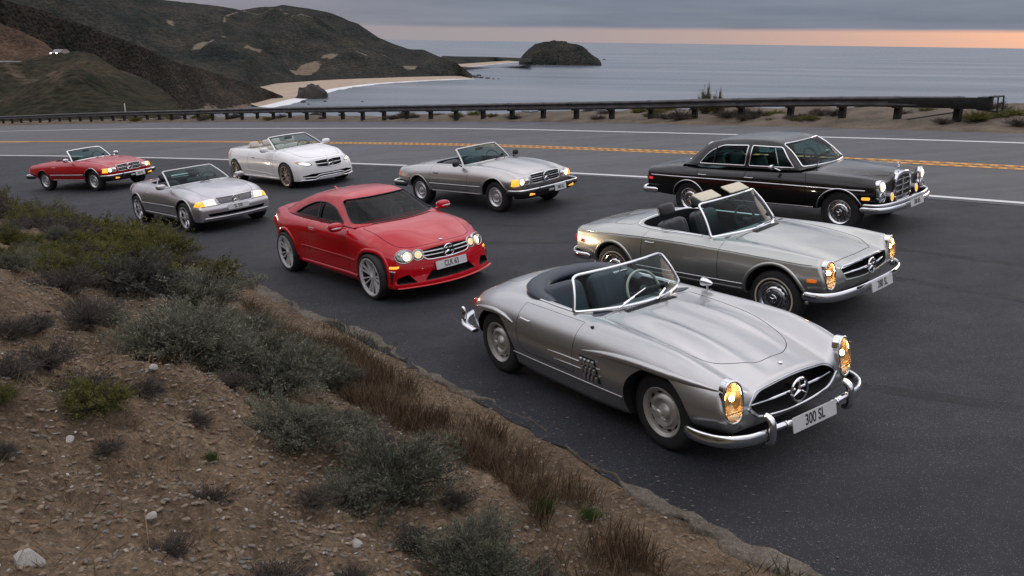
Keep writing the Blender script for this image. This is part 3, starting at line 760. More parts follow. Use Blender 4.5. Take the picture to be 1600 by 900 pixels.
    sea_rock(474, 160, 10, 3.5, 'small dark rock in the surf just left of the sea stack', 12, 8, 5); sea_rock(482, 163, 5, 2, 'tiny dark rock in the water below the sea stack', 10, 6, 6); sea_rock(508, 159, 6, 2.5, 'small dark rock in the water right of the sea stack', 10, 6, 7); sea_rock(566, 159, 4, 1.6, 'lone tiny rock in the water right of the beach', 10, 6, 8)
    for k, (u, v, w, h) in enumerate([(741, 121, 14, 4), (752, 122, 8, 2.4), (762, 122.6, 9, 2), (771, 123.4, 5, 1.6), (748, 118.5, 9, 2.6), (779, 123.5, 3, 1.2), (944, 93.5, 5, 1.4)]):
        sea_rock(u, v, w, h, 'low dark skerry off the headland point' if k < 6 else 'low skerry beside the great offshore rock', 12, 8, 10 + k)
# ================================================================ car library
chrome = mat('chrome', (0.78, 0.79, 0.81), 0.06, 1.0)
chrome_worn = mat('chrome_worn', (0.70, 0.70, 0.71), 0.16, 1.0)
alloy = mat('alloy', (0.66, 0.66, 0.67), 0.34, 0.65, noise_=0.10, nscale=20)
rubber = mat('rubber', (0.016, 0.016, 0.017), 0.72, noise_=0.35, nscale=14, bump=0.15, bscale=120)
black = mat('black_trim', (0.012, 0.012, 0.013), 0.45)
dark = mat('dark_void', (0.006, 0.006, 0.006), 0.9)
leather_black = mat('leather_black', (0.018, 0.021, 0.027), 0.42, bump=0.12, bscale=90)
leather_navy = mat('leather_navy', (0.026, 0.036, 0.052), 0.40, bump=0.12, bscale=90)
leather_cream = mat('leather_cream', (0.58, 0.54, 0.48), 0.45, bump=0.1, bscale=90)
plate_white = mat('plate_white', (0.62, 0.63, 0.62), 0.45, noise_=0.06, nscale=12)
plate_ink = mat('plate_ink', (0.01, 0.01, 0.012), 0.5)
glass_clear = glass('glass_clear', (0.62, 0.78, 0.77), 1.28, refl=.5)
glass_green = glass('glass_green', (0.32, 0.55, 0.54), 1.30, refl=.45)
glass_mid = glass('glass_mid', (0.46, 0.62, 0.61), 1.34, refl=.5)
glass_dark = glass('glass_dark', (0.13, 0.19, 0.18), 1.36, refl=.6)
lens_glass = glass('lens_glass', (0.93, 0.95, 0.95), 1.35)
reflector = mat('reflector', (0.85, 0.85, 0.83), 0.12, 1.0)
def lamp_mat(name, c0, c1, s0, s1, scale=14.0, size=.11):
    """lit lamp: the filament's glow fills the bowl from the middle, broken up by moulded glass"""
    if name in MATS: return MATS[name]
    m = mat(name, tuple(.5 * x for x in c0), 0.12, coat=1.0)
    t = m.node_tree; b = t.nodes['Principled BSDF']
    tcn = N(t, 'ShaderNodeTexCoord'); co = tcn.outputs['Object']
    ln = N(t, 'ShaderNodeVectorMath', operation='LENGTH'); mp = N(t, 'ShaderNodeMapping'); t.links.new(co, mp.inputs[0])
    mp.inputs['Scale'].default_value = (0, 1.25 / size, .8 / size); mp.inputs['Location'].default_value = (0, 0, -.08)
    t.links.new(mp.outputs[0], ln.inputs[0])
    v = N(t, 'ShaderNodeTexNoise'); v.inputs['Scale'].default_value = scale; v.inputs['Detail'].default_value = 3; t.links.new(co, v.inputs['Vector'])
    w = N(t, 'ShaderNodeTexWave'); w.inputs['Scale'].default_value = 26; w.inputs['Distortion'].default_value = 2.0; w.bands_direction = 'Y'; t.links.new(co, w.inputs['Vector'])
    f = math_(t, 'ADD', math_(t, 'MULTIPLY', ln.outputs['Value'], .75), math_(t, 'MULTIPLY', math_(t, 'SUBTRACT', v.outputs['Fac'], .5), .8))
    f = math_(t, 'ADD', f, math_(t, 'MULTIPLY', w.outputs['Fac'], .10))
    t.links.new(ramp_(t, f, [(.05, c1), (.45, tuple(.5 * (x + y) for x, y in zip(c0, c1))), (.75, c0), (1.0, tuple(.45 * x for x in c0))]), b.inputs['Emission Color'])
    mr = N(t, 'ShaderNodeMapRange'); mr.inputs['From Min'].default_value = .05; mr.inputs['From Max'].default_value = .95
    mr.inputs['To Min'].default_value = s1; mr.inputs['To Max'].default_value = s0
    t.links.new(f, mr.inputs['Value']); t.links.new(mr.outputs[0], b.inputs['Emission Strength'])
    return m
lamp_amber = lamp_mat('lamp_amber', (0.85, 0.27, 0.05), (1.0, 0.70, 0.30), 0.22, 1.5, 22)
lamp_warm = lamp_mat('lamp_warm', (0.95, 0.42, 0.12), (1.0, 0.82, 0.50), 0.35, 1.9, 22)
lamp_white = lamp_mat('lamp_white', (1.0, 0.80, 0.50), (1.0, 0.95, 0.82), 1.0, 4.5, 14, .08)
orange_lens = mat('orange_lens', (0.65, 0.12, 0.01), 0.2, coat=1.0, emit=(1.0, 0.22, 0.01), estr=0.35)
orange_lit = mat('orange_lit', (0.8, 0.25, 0.02), 0.2, coat=1.0, emit=(1.0, 0.42, 0.04), estr=1.1)
red_lens = mat('red_lens', (0.35, 0.01, 0.012), 0.15, coat=1.0, emit=(1.0, 0.05, 0.03), estr=0.10)

def lens_ribbed():
    if 'lens_ribbed' in MATS: return MATS['lens_ribbed']
    m = glass('lens_ribbed', (.95,.88,.78), 1.32, .02); t = m.node_tree; tcn = N(t, 'ShaderNodeTexCoord')
    w = N(t, 'ShaderNodeTexWave'); w.inputs['Scale'].default_value = 30; w.bands_direction = 'Y'; t.links.new(tcn.outputs['Object'], w.inputs['Vector'])
    bp = N(t, 'ShaderNodeBump'); bp.inputs['Strength'].default_value = .25; bp.inputs['Distance'].default_value = .004; t.links.new(w.outputs['Fac'], bp.inputs['Height'])
    for n_ in t.nodes:
        if n_.type == 'BSDF_GLOSSY': t.links.new(bp.outputs[0], n_.inputs['Normal'])
    return m
class Body:
    def __init__(s, lines, creases=(), bow_f=0.12, bow_r=0.12, Fz=None, Rz=None, Lf=0.55, Lr=0.55, capf=0.05, capr=0.05, nx=120, sub=5, powf=2.0, smooth=3):
        xr = max(l[0][0] for l in lines); xf = min(l[-1][0] for l in lines)
        s.xr, s.xf = xr, xf
        K = len(lines); xs = np.linspace(xr, xf, nx)
        Y = np.zeros((K, nx)); Z = np.zeros((K, nx))
        for k, l in enumerate(lines):
            a = np.array(l, float)
            Y[k] = pchip(a[:, 0], a[:, 1])(xs); Z[k] = pchip(a[:, 0], a[:, 2])(xs)
        for _ in range(smooth):
            for A in (Y, Z):
                A[:, 1:-1] = (A[:, :-2] + 2 * A[:, 1:-1] + A[:, 2:]) / 4
        P = np.stack([Y, Z], -1)                       # K nx 2
        # tangents along the section
        sec = []
        d = np.linalg.norm(np.diff(P, axis=0), axis=-1, keepdims=True) + 1e-9      # K-1 nx 1
        sl = np.diff(P, axis=0) / d
        Tin = np.zeros_like(P); Tout = np.zeros_like(P)
        for k in range(K):
            if k == 0: t = sl[0].copy(); t[:, 1] = 0; Tin[k] = Tout[k] = t
            elif k == K - 1: t = sl[-1].copy(); t[:, 1] = 0; Tin[k] = Tout[k] = t
            elif k in creases: Tin[k] = sl[k - 1]; Tout[k] = sl[k]
            else:
                w = d[k - 1] / (d[k - 1] + d[k])
                t = sl[k - 1] * (1 - w) + sl[k] * w
                Tin[k] = Tout[k] = t
        for k in range(K - 1):
            n = 8 if k == K - 2 else (sub if not isinstance(sub, (list, tuple)) else sub[k])
            for j in range(n):
                t = j / n
                sec.append((1 + 2 * t) * (1 - t) ** 2 * P[k] + t * (1 - t) ** 2 * d[k] * Tout[k] + t * t * (3 - 2 * t) * P[k + 1] + t * t * (t - 1) * d[k] * Tin[k + 1])
        sec.append(P[-1])
        S = np.array(sec)                               # M nx 2
        M = len(S)
        ym = Y.max()
        Fz = Fz or [(0, 0), (2, 0)]; Rz = Rz or [(0, 0), (2, 0)]
        F = pchip(*zip(*Fz)); Rr = pchip(*zip(*Rz))
        def X(x, y, z):
            x = np.asarray(x, float)
            wf = sst(xf - Lf, xf, x); wr = 1 - sst(xr, xr + Lr, x)
            return x + wf * (F(z) - bow_f * (np.abs(y) / ym) ** powf) - wr * (Rr(z) - bow_r * (np.abs(y) / ym) ** 2)
        rings = []
        def normal2(q):
            t = np.gradient(q, axis=0); n = np.stack([-t[:, 1], t[:, 0]], -1)
            n /= np.linalg.norm(n, axis=1, keepdims=True) + 1e-9
            n = -n if n[0, 1] < 0 else n
            n[0] = (0, 1); n[-1] = (0, -1)
            return n
        def ring(x, q, adv):
            q = q.copy(); yc, zc = q[M - 9]
            q[M - 9:, 0] = np.linspace(yc, 0, 9); q[M - 9:, 1] = zc
            return np.stack([X(x, q[:, 0], q[:, 1]) + adv, np.maximum(q[:, 0], 0), q[:, 1]], -1)
        ths = (90, 60, 30)
        q0 = S[:, 0]; n0 = normal2(q0); q1 = S[:, -1]; n1 = normal2(q1)
        for th in ths:
            rings.append(ring(xr, q0 - n0 * capr * (1 - math.cos(R_(th))), -capr * math.sin(R_(th))))
        for i in range(nx): rings.append(ring(xs[i], S[:, i], 0))
        for th in reversed(ths):
            rings.append(ring(xf, q1 - n1 * capf * (1 - math.cos(R_(th))), capf * math.sin(R_(th))))
        G = np.array(rings)                             # A M 3
        mb = MB(); mb.grid(G)
        G2 = G * np.array([1, -1, 1]); mb.grid(G2, flip=True)
        # end caps, bowed in plan
        for e, x, adv in ((0, xr, -capr), (-1, xf, capf)):
            row = G[e]
            loop = [(float(q[1]), float(q[2])) for q in row] + [(-float(q[1]), float(q[2])) for q in row[-2:0:-1]]
            lp = np.array(loop); inn = []
            for gy in np.arange(lp[:, 0].min(), lp[:, 0].max(), 0.05):
                for gz in np.arange(lp[:, 1].min(), lp[:, 1].max(), 0.05):
                    a0, a1 = lp, np.roll(lp, -1, 0)
                    cr = ((a0[:, 1] > gz) != (a1[:, 1] > gz)) & (gy < (a1[:, 0] - a0[:, 0]) * (gz - a0[:, 1]) / (a1[:, 1] - a0[:, 1] + 1e-12) + a0[:, 0])
                    if cr.sum() % 2 and np.min(np.hypot(lp[:, 0] - gy, lp[:, 1] - gz)) > 0.03: inn.append((float(gy), float(gz)))
            r_ = delaunay_2d_cdt([Vector(q) for q in loop + inn], [], [list(range(len(loop)))], 1, 1e-7)
            yz = np.array([tuple(q) for q in r_[0]])
            mb.add(np.stack([X(x, yz[:, 0], yz[:, 1]) + adv, yz[:, 0], yz[:, 1]], -1), [tuple(f) for f in r_[2]])
        s.me = mb.mesh('body', weld=2e-5)
        bm = bmesh.new(); bm.from_mesh(s.me)
        be = [e for e in bm.edges if len(e.link_faces) == 1]
        if be: bmesh.ops.holes_fill(bm, edges=be, sides=0)
        bmesh.ops.triangulate(bm, faces=bm.faces)
        bmesh.ops.recalc_face_normals(bm, faces=bm.faces)
        bm.to_mesh(s.me); bm.free()
        s.cur = s.me
        s.V = [v.co.copy() for v in s.me.vertices]; s.Nv = [v.normal.copy() for v in s.me.vertices]
        s.T = [tuple(p.vertices) for p in s.me.polygons]
        s.bvh = BVHTree.FromPolygons(s.V, s.T)
    def cut(s, mb): s.cur = boolean(s.cur, mb.mesh('c'))
    def both(s, mb):
        c = mb.mesh('c')
        r = boolean(s.cur, c, 'INTERSECT'); return r
    def side(s, x, z, sg=-1):
        h = s.bvh.ray_cast(Vector((x, sg * 2.5, z)), Vector((0, -sg, 0)))
        return (h[0], h[1]) if h[0] is not None else (Vector((x, sg * 0.8, z)), Vector((0, sg, 0)))
    def top(s, x, y):
        h = s.bvh.ray_cast(Vector((x, y, 3)), Vector((0, 0, -1)))
        return (h[0], h[1]) if h[0] is not None else (Vector((x, y, 0.8)), Vector((0, 0, 1)))
    def front(s, y, z, sg=1):
        h = s.bvh.ray_cast(Vector((sg * 4, y, z)), Vector((-sg, 0, 0)))
        return (h[0], h[1]) if h[0] is not None else (Vector((sg * 1.9, y, z)), Vector((sg, 0, 0)))
    def normal_at(s, co):
        loc, nor, idx, dist = s.bvh.find_nearest(co)
        a, b, c = s.T[idx]; A, B, D = s.V[a], s.V[b], s.V[c]
        v0 = B - A; v1 = D - A; v2 = loc - A
        d00 = v0.dot(v0); d01 = v0.dot(v1); d11 = v1.dot(v1); d20 = v2.dot(v0); d21 = v2.dot(v1); den = d00 * d11 - d01 * d01
        if abs(den) < 1e-16: return nor, nor, dist
        v = (d11 * d20 - d01 * d21) / den; w = (d00 * d21 - d01 * d20) / den
        n = s.Nv[a] * (1 - v - w) + s.Nv[b] * v + s.Nv[c] * w
        return (n.normalized() if n.length > 1e-6 else nor), nor, dist
    def finish(s, me, mats, inner=None):
        """shade cut meshes with the uncut surface's normals; faces that a cut made get the dark or the interior material"""
        me.materials.clear()
        for m in mats: me.materials.append(m)
        cache = [s.normal_at(v.co) for v in me.vertices]
        ln = [None] * len(me.loops)
        for p in me.polygons:
            nn, fn, dist = s.normal_at(p.center)
            on = dist < 0.0035 and p.normal.dot(nn) > 0.80 and all(cache[i][2] < 0.0015 for i in p.vertices)
            p.use_smooth = True
            if on:
                p.material_index = 0
                for li, vi in zip(p.loop_indices, p.vertices): ln[li] = cache[vi][0]
            else:
                p.material_index = inner(p.center) if inner else 1
                for li in p.loop_indices: ln[li] = p.normal.copy()
        me.normals_split_custom_set(ln)
        return me

def star_shape(mb, c, r, depth=0.012, ring=0.10, n=28):
    """three-pointed star in a ring, facing +x"""
    cx, cy, cz = c
    mb.lathe([(r, -depth / 2), (r + r * ring * 0.5, 0), (r, depth / 2), (r - r * ring, depth / 3), (r - r * ring, -depth / 3)], n, c, 'x', closed=True)
    for k in range(3):
        a = PI / 2 + k * 2 * PI / 3
        d = Vector((0, math.cos(a), math.sin(a))); e = Vector((0, -math.sin(a), math.cos(a))); o = Vector(c)
        tip = o + d * r * 0.97; w = r * 0.15
        V = [o + e * w + d * r * 0.09, o - e * w + d * r * 0.09, tip, o + Vector((depth * 0.8, 0, 0)), o - Vector((depth * 0.3, 0, 0))]
        mb.add(V, [(0, 2, 3), (2, 1, 3), (2, 0, 4), (1, 2, 4), (0, 3, 4), (1, 4, 3)])

class Car:
    def __init__(s, name, label, x, y, yaw, wb, group=None, cat='car', dz=0.0):
        s.root = empty(name); s.wb = wb
        fw = Vector((math.cos(R_(yaw)), math.sin(R_(yaw)), 0)); fw = (fw - PN * fw.dot(PN)).normalized(); lf = PN.cross(fw)
        o = Vector((x, y, plane_z(x, y) + dz))
        s.root.matrix_world = Matrix(((fw.x, lf.x, PN.x, o.x), (fw.y, lf.y, PN.y, o.y), (fw.z, lf.z, PN.z, o.z), (0, 0, 0, 1)))
        tag(s.root, label, cat, group)
    # ---- body panels
    def lamp_holes(s, b, x, y, z, w, h, p=2.3):
        mb = MB()
        for sg in (-1, 1):
            q = 2.0 / p; mb.prism([(sg * y + math.copysign(abs(math.cos(a)) ** q, math.cos(a)) * w / 2, z + math.copysign(abs(math.sin(a)) ** q, math.sin(a)) * h / 2) for a in np.linspace(0, 2 * PI, 41)[:-1]], x, x + .6, 'yz')
        b.cut(mb)
    def wells(s, b, xs, r, yin=0.52, z=0.33):
        mb = MB()
        for x, rr, zz in xs:
            for sg in (-1, 1):
                poly = [(x + rr * math.cos(2 * PI * k / 48), zz + rr * math.sin(2 * PI * k / 48)) for k in range(48)]
                mb.prism(poly, sg * yin, sg * 1.3, 'xz')
        b.cut(mb)
    def panel(s, b, poly, d0, d1, plane, name, paint_, gap=0.006, mirror=False, inner=None, parent=None):
        out = []
        for sg in ((1, -1) if mirror else (1,)):
            m1 = MB(); m1.prism(grow(poly, -gap / 2), sg * d0, sg * d1, plane)
            m2 = MB(); m2.prism(grow(poly, gap / 2), sg * d0 - (sg * 0.004), sg * (d1 + 0.2), plane)
            if plane != 'xz':
                m2 = MB(); m2.prism(grow(poly, gap / 2), d0 - 0.004, d1 + 0.2, plane)
            piece = b.both(m1)
            if len(piece.polygons) == 0: continue
            b.cut(m2)
            b.finish(piece, [paint_, black, s.inter], inner)
            out.append(link(name, piece, None, parent or s.root))
        return out
    # ---- trim that follows the body
    def strip_side(s, b, pts, r, m, name='chrome_strip', flat=0.6, off=0.0, sides=(-1, 1), n=8, dense=True, parent=None):
        out = []
        P = spline(pts, 10) if dense and len(pts) > 2 else ([tuple(np.array(pts[0]) * (1 - t) + np.array(pts[1]) * t) for t in np.linspace(0, 1, 24)] if dense else pts)
        rs = r
        if isinstance(r, (list, tuple)):
            rs = np.interp(np.linspace(0, 1, len(P)), np.linspace(0, 1, len(r)), r)
        for sg in sides:
            path = []; ups = []
            for x, z in P:
                c, nrm = b.side(x, z, sg); nrm = Vector((0, nrm.y, nrm.z)).normalized()
                path.append(c + nrm * off); ups.append(nrm)
            mb = MB(); mb.tube(path, rs, n, flat=flat, up=ups)
            out.append(mb.build(name, m, parent or s.root, ang=50))
        return out
    def strip_top(s, b, pts, r, m, name, flat=0.6, off=0.0, smooth=True, bvh=None):
        P = spline(pts, 10) if smooth else pts
        path = []; ups = []
        for x, y in P:
            c, nrm = b.top(x, y); path.append(c + nrm * off); ups.append(nrm)
        mb = MB(); mb.tube(path, r, 8, flat=flat, up=ups)
        return mb.build(name, m, s.root, ang=50)
    def strip_front(s, b, pts, r, m, name, flat=0.6, off=0.0, sg=1, parent=None, closed=False, smooth=True):
        P = spline(pts, 8) if smooth else pts
        path = []; ups = []
        for y, z in P:
            c, nrm = b.front(y, z, sg); path.append(c + Vector((sg, 0, 0)) * off); ups.append(Vector((sg, 0, 0)))
        mb = MB(); mb.tube(path, r, 8, flat=flat, up=ups, closed=closed)
        return mb.build(name, m, parent or s.root, ang=50)
    def arch_lip(s, b, x, z, rr, r, m, a0=-8, a1=188, name='wheel_arch_lip', flat=0.7, off=0.0):
        pts = [(x + rr * math.cos(R_(a)), z + rr * math.sin(R_(a))) for a in np.linspace(a0, a1, 30)]
        return s.strip_side(b, pts, r, m, name, flat=flat, off=off, dense=False)
    # ---- wheels
    def wheels(s, kind, R, rr, w, tf, tr, paint_=None, whitewall=False):
        protos = wheel_meshes(kind, R, rr, w, paint_, whitewall)
        for x, t in ((s.wb / 2, tf), (-s.wb / 2, tr)):
            for sg in (-1, 1):
                e = empty('wheel', s.root, (x, sg * t / 2, R - 0.006))
                e.rotation_euler = (0, random.uniform(0, 6.28), 0) if sg < 0 else (0, random.uniform(0, 6.28), PI)
                for nm, me in protos: link(nm, me, None, e)
    # ---- screen
    def windscreen(s, base, basec, top, topc, fr, frmat, gm, corner=(0.05, 0.10), lowframe=True, name='windscreen', frname='windscreen_frame', low_r=None):
        (xb, yb, zb), (xbc, zbc) = base, basec; (xt, yt, zt), (xtc, ztc) = top, topc
        def Pt(u, t):
            q = u * u
            B = Vector((xbc + (xb - xbc) * q, u * yb, zbc + (zb - zbc) * q)); T = Vector((xtc + (xt - xtc) * q, u * yt, ztc + (zt - ztc) * q))
            p = B.lerp(T, t); p += Vector((0.018, 0, 0.01)) * math.sin(PI * t)
            return p
        cb, ct = corner
        sq = []
        def seg(a, b_, n):
            for i in range(n): sq.append((a[0] + (b_[0] - a[0]) * i / n, a[1] + (b_[1] - a[1]) * i / n))
        k = rounded([(-1, 0), (1, 0), (1, 1), (-1, 1)], [cb * 2, cb * 2, ct * 2, ct * 2], 6)
        for i in range(len(k)):
            a, b_ = k[i], k[(i + 1) % len(k)]
            L = math.hypot(a[0] - b_[0], a[1] - b_[1])
            seg(a, b_, max(1, int(L / 0.12)))
        path = [Pt(*q) for q in sq]
        mb = MB()
        V = []; F = []; nr = 6; n = len(sq)
        for j in range(1, nr + 1):
            for q in sq: V.append(Pt(q[0] * j / nr, 0.5 + (q[1] - 0.5) * j / nr))
        V.append(Pt(0, 0.5)); c = len(V) - 1
        for i in range(n):
            F.append((c, i, (i + 1) % n))
            for j in range(nr - 1): F.append((j * n + i, (j + 1) * n + i, (j + 1) * n + (i + 1) % n, j * n + (i + 1) % n))
        mb.add(V, F)
        g = mb.build(name, gm, s.root, ang=80)
        rs = [fr if (q[1] > 0.06 or low_r is None) else low_r for q in sq]
        mb = MB(); mb.tube(path, rs, 10, closed=True, flat=0.85)
        mb.build(frname, frmat, g, ang=60)
        s.Pt = Pt
        return g
    def wipers(s, spans, r=0.007, m=None):
        for (u0, t0, u1, t1) in spans:
            mb = MB()
            a = s.Pt(u0, t0) + Vector((0.035, 0, -0.005)); b_ = s.Pt((u0 + u1) / 2, (t0 + t1) / 2) + Vector((0.035, 0, 0.02)); 
            c0 = s.Pt(u0 + (u1 - u0) * 0.15, t0 + (t1 - t0) * 0.15) + Vector((0.025, 0, 0.012)); c1 = s.Pt(u1, t1) + Vector((0.022, 0, 0.012))
            mb.tube([a, b_], r, 6); mb.tube([c0, c1], r * 0.8, 6)
            mb.build('wiper', m or chrome_worn, s.root)
    # ---- cabin
    def seat(s, x, y, m, z=0.30, w=0.48, h=0.52, rec=18, rest=False, pleats=0, cush=0.50):
        e = empty('seat', s.root, (x, y, z))
        mb = MB(); mb.ellipsoid((0.22, 0, 0.02), (cush / 2, w / 2, 0.10), 32, 14, 0.42)
        if pleats: mb.v = [(a, b, c + (0.009 * abs(math.sin(b * pleats)) if c > 0.06 and abs(b) < w * 0.40 else 0)) for a, b, c in mb.v]
        mb.build('cushion', m, e, ang=60)
        mb = MB(); mb.ellipsoid((0, 0, 0), (0.085, w / 2, h / 2), 44, 26, 0.45)
        if pleats: mb.v = [((a + 0.012 * abs(math.sin(b * pleats)) if a > 0.03 and abs(b) < w * 0.42 and abs(c) < h * 0.42 else a), b, c) for a, b, c in mb.v]
        rot = Matrix.Rotation(-R_(rec), 3, 'Y')
        mb.v = [tuple(rot @ Vector(v) + Vector((-0.08 - math.sin(R_(rec)) * h / 2, 0, 0.06 + h / 2))) for v in mb.v]
        mb.build('backrest', m, e, ang=60)
        if rest:
            mb = MB(); mb.ellipsoid((-0.10 - math.sin(R_(rec)) * (h + 0.12), 0, 0.06 + h + 0.10), (0.05, 0.14, 0.085), 20, 12, 0.5, rot)
            mb.build('headrest', m, e, ang=60)
    def steering(s, x, y, z, r=0.20, tilt=62, m=None):
        e = empty('steering_wheel', s.root, (x, y, z)); e.rotation_euler = (0, R_(-(90 - tilt) - 0), 0)
        mb = MB(); mb.lathe([(r + 0.013 * math.cos(a), 0.013 * math.sin(a)) for a in np.linspace(0, 2 * PI, 9)[:-1]], 36, axis='x', closed=True)
        mb.build('rim', m or black, e, ang=70)
        mb = MB()
        for a in (R_(0), R_(180), R_(-90)): mb.tube([(0.0, 0, 0), (0.0, math.cos(a) * r, math.sin(a) * r)], 0.012, 6, flat=0.6)
        mb.ellipsoid((0, 0, 0), (0.03, 0.055, 0.055), 14, 8); mb.tube([(0, 0, 0), (0.35, 0, -0.02)], 0.025, 8)
        mb.build('spokes', black, e)
    def dash(s, x, ws, z, m, depth=0.30, drop=0.22):
        mb = MB()
        pr = [(x, z), (x - depth * 0.75, z - 0.015), (x - depth, z - 0.06), (x - depth * 0.95, z - drop), (x - 0.05, z - drop)]
        mb.prism(rounded(pr, 0.03, 3), -ws, ws, 'xz'); mb.build('dashboard', m, s.root, ang=40)
    def mirror(s, x, y, z, sg, m, rx=0.055, ry=0.085, rz=0.055, stem=True, foot=None):
        mb = MB(); mb.ellipsoid((x, sg * y, z), (rx, ry, rz), 18, 12, 0.7)
        o = mb.build('door_mirror', m, s.root, ang=60)
        mb = MB()
        mb.v, mb.f, mb.mi = [], [], []
        k = [(sg * y + 0.86 * ry * math.cos(a), z + 0.82 * rz * math.sin(a)) for a in np.linspace(0, 2 * PI, 25)[:-1]]
        mb.prism(k, x - rx * 0.98, x - rx * 0.7, 'yz'); mb.build('mirror_glass', reflector, o)
        if foot: 
            mb = MB(); mb.tube([(x, sg * (y - ry * 0.6), z - rz * 0.4), foot], [0.022, 0.028], 8, flat=0.6); mb.build('mirror_arm', m, o)
        return o
    def number_plate(s, c, w, h, text, tilt=0, tsize=None, rot_z=0, xs=0.8):
        e = empty('number_plate', s.root, c); e.rotation_euler = (0, R_(tilt), R_(rot_z))
        mb = MB(); mb.prism(rounded([(-w / 2, -h / 2), (w / 2, -h / 2), (w / 2, h / 2), (-w / 2, h / 2)], 0.012, 3), -0.006, 0.0, 'yz')
        mb.build('plate', plate_white, e)
        if text:
            cu = bpy.data.curves.new('t', 'FONT'); cu.body = text; cu.size = tsize or h * 0.86; cu.extrude = 0.0008; cu.align_x = 'CENTER'; cu.align_y = 'CENTER'; cu.offset = 0.0012 if h > 0.09 else 0.0
            to = bpy.data.objects.new('t', cu); C.objects.link(to)
            dg = bpy.context.evaluated_depsgraph_get(); dg.update()
            me = bpy.data.meshes.new_from_object(to.evaluated_get(dg)); bpy.data.objects.remove(to)
            me.transform(Matrix(((0, 0, 1, 0.0016), (xs, 0, 0, 0), (0, 1, 0, 0), (0, 0, 0, 1))))
            me.materials.clear(); me.materials.append(plate_ink)
            link('lettering', me, None, e)
        return e
    def lens(s, c, w, h, bulge, m, name='headlight', yaw=0, tilt=0, rim=0.012, rim_m=None, p=2.0, depth=0.05, parent=None, band=None, n=32, flatback=True):
        """oval lamp facing +x: bulging lens with a rim"""
        o = empty(name, parent or s.root, c); o.rotation_euler = (0, R_(tilt), R_(yaw))
        def el(k, a):
            ca, sa = math.cos(a), math.sin(a); q = 2.0 / p
            return (math.copysign(abs(ca) ** q, ca) * w / 2 * k, math.copysign(abs(sa) ** q, sa) * h / 2 * k)
        mb = MB(); V = []; F = []; nr = 7
        for j in range(nr + 1):
            k = j / nr
            for i in range(n):
                y, z = el(k, 2 * PI * i / n); V.append((bulge * (1 - k * k), y, z))
        for j in range(nr):
            for i in range(n): F.append((j * n + i, (j + 1) * n + i, (j + 1) * n + (i + 1) % n, j * n + (i + 1) % n))
        mb.add(V, F)
        if band:                                   # lower or upper share of the lens in another glass
            zc, m2, sgn = band
            mb.mi = [1 if sgn * (sum(V[q][2] for q in f) / 4 - zc) < 0 else 0 for f in F]
            mb.build('lens', [m, m2], o, ang=80, weld=1e-5)
        else: mb.build('lens', m, o, ang=80, weld=1e-5)
        if rim > 0:
            mb = MB(); mb.tube([(0.0, *el(1.0, 2 * PI * i / n)) for i in range(n)], rim, 8, closed=True, up=Vector((1, 0, 0)))
            G = [[(x_, *el(k_, 2 * PI * i / n)) for i in range(n + 1)] for x_, k_ in ((0.004, 1.04), (-depth, 1.06))]
            mb.grid(G)
            mb.build('bezel', rim_m or chrome, o, ang=60)
        return o
    def bowl_lamp(s, c, w, h, bulge, yaw=0, tilt=0, rim=.012, p=2.3, depth=.05, glow=18.0, fog=False, n=36):
        o = empty('headlight', s.root, c); o.rotation_euler = (0, R_(tilt), R_(yaw))
        def el(k, a):
            ca, sa = math.cos(a), math.sin(a); q = 2.0 / p
            return (math.copysign(abs(ca) ** q, ca) * w / 2 * k, math.copysign(abs(sa) ** q, sa) * h / 2 * k)
        def shell(f, ks):
            V = []; F = []
            for k in ks:
                for i in range(n):
                    y, z = el(k, 2 * PI * i / n); V.append((f(k), y, z))
            for j in range(len(ks) - 1):
                for i in range(n): F.append((j * n + i, (j + 1) * n + i, (j + 1) * n + (i + 1) % n, j * n + (i + 1) % n))
            mb = MB(); mb.add(V, F); return mb
        ks = [0.0, .15, .3, .45, .6, .75, .88, 1.0]
        shell(lambda k: bulge * (1 - k * k), ks).build('lens', lens_ribbed(), o, ang=80, weld=1e-5)
        shell(lambda k: -depth * (1 - k * k) - .002, ks).build('reflector', mat('reflector_gold', (.95,.68,.42), .24, 1.0, noise_=.22, nscale=30), o, ang=80, weld=1e-5)
        zc = .03 if fog else .0
        mb = MB(); mb.ellipsoid((-.016, 0, zc), (.018,.020,.024), 14, 10); mb.build('bulb', mat('bulb_%d' % int(glow), (1,.8,.5), .3, emit=(1.0, .66, .34), estr=glow), o)
        if fog:
            mb = MB(); mb.box((.006, 0, -h * .235), (.02, w * .90, .008)); mb.build('lens_bar', chrome, o)
            mb = MB(); mb.ellipsoid((.0, 0, -h * .35), (.012, w * .30, h * .075), 16, 8); mb.build('fog_lens', mat('fog_glass', (.70,.69,.67), .15, 0, coat=1.0, emit=(1,.85,.7), estr=.10), o)
        mb = MB(); mb.tube([(0.0, *el(1.0, 2 * PI * i / n)) for i in range(n)], rim, 8, closed=True, up=Vector((1, 0, 0)))
        mb.grid([[(x_, *el(k_, 2 * PI * i / n)) for i in range(n + 1)] for x_, k_ in ((0.004, 1.05), (-depth, 1.08))]); mb.build('bezel', chrome, o, ang=60)
        return o
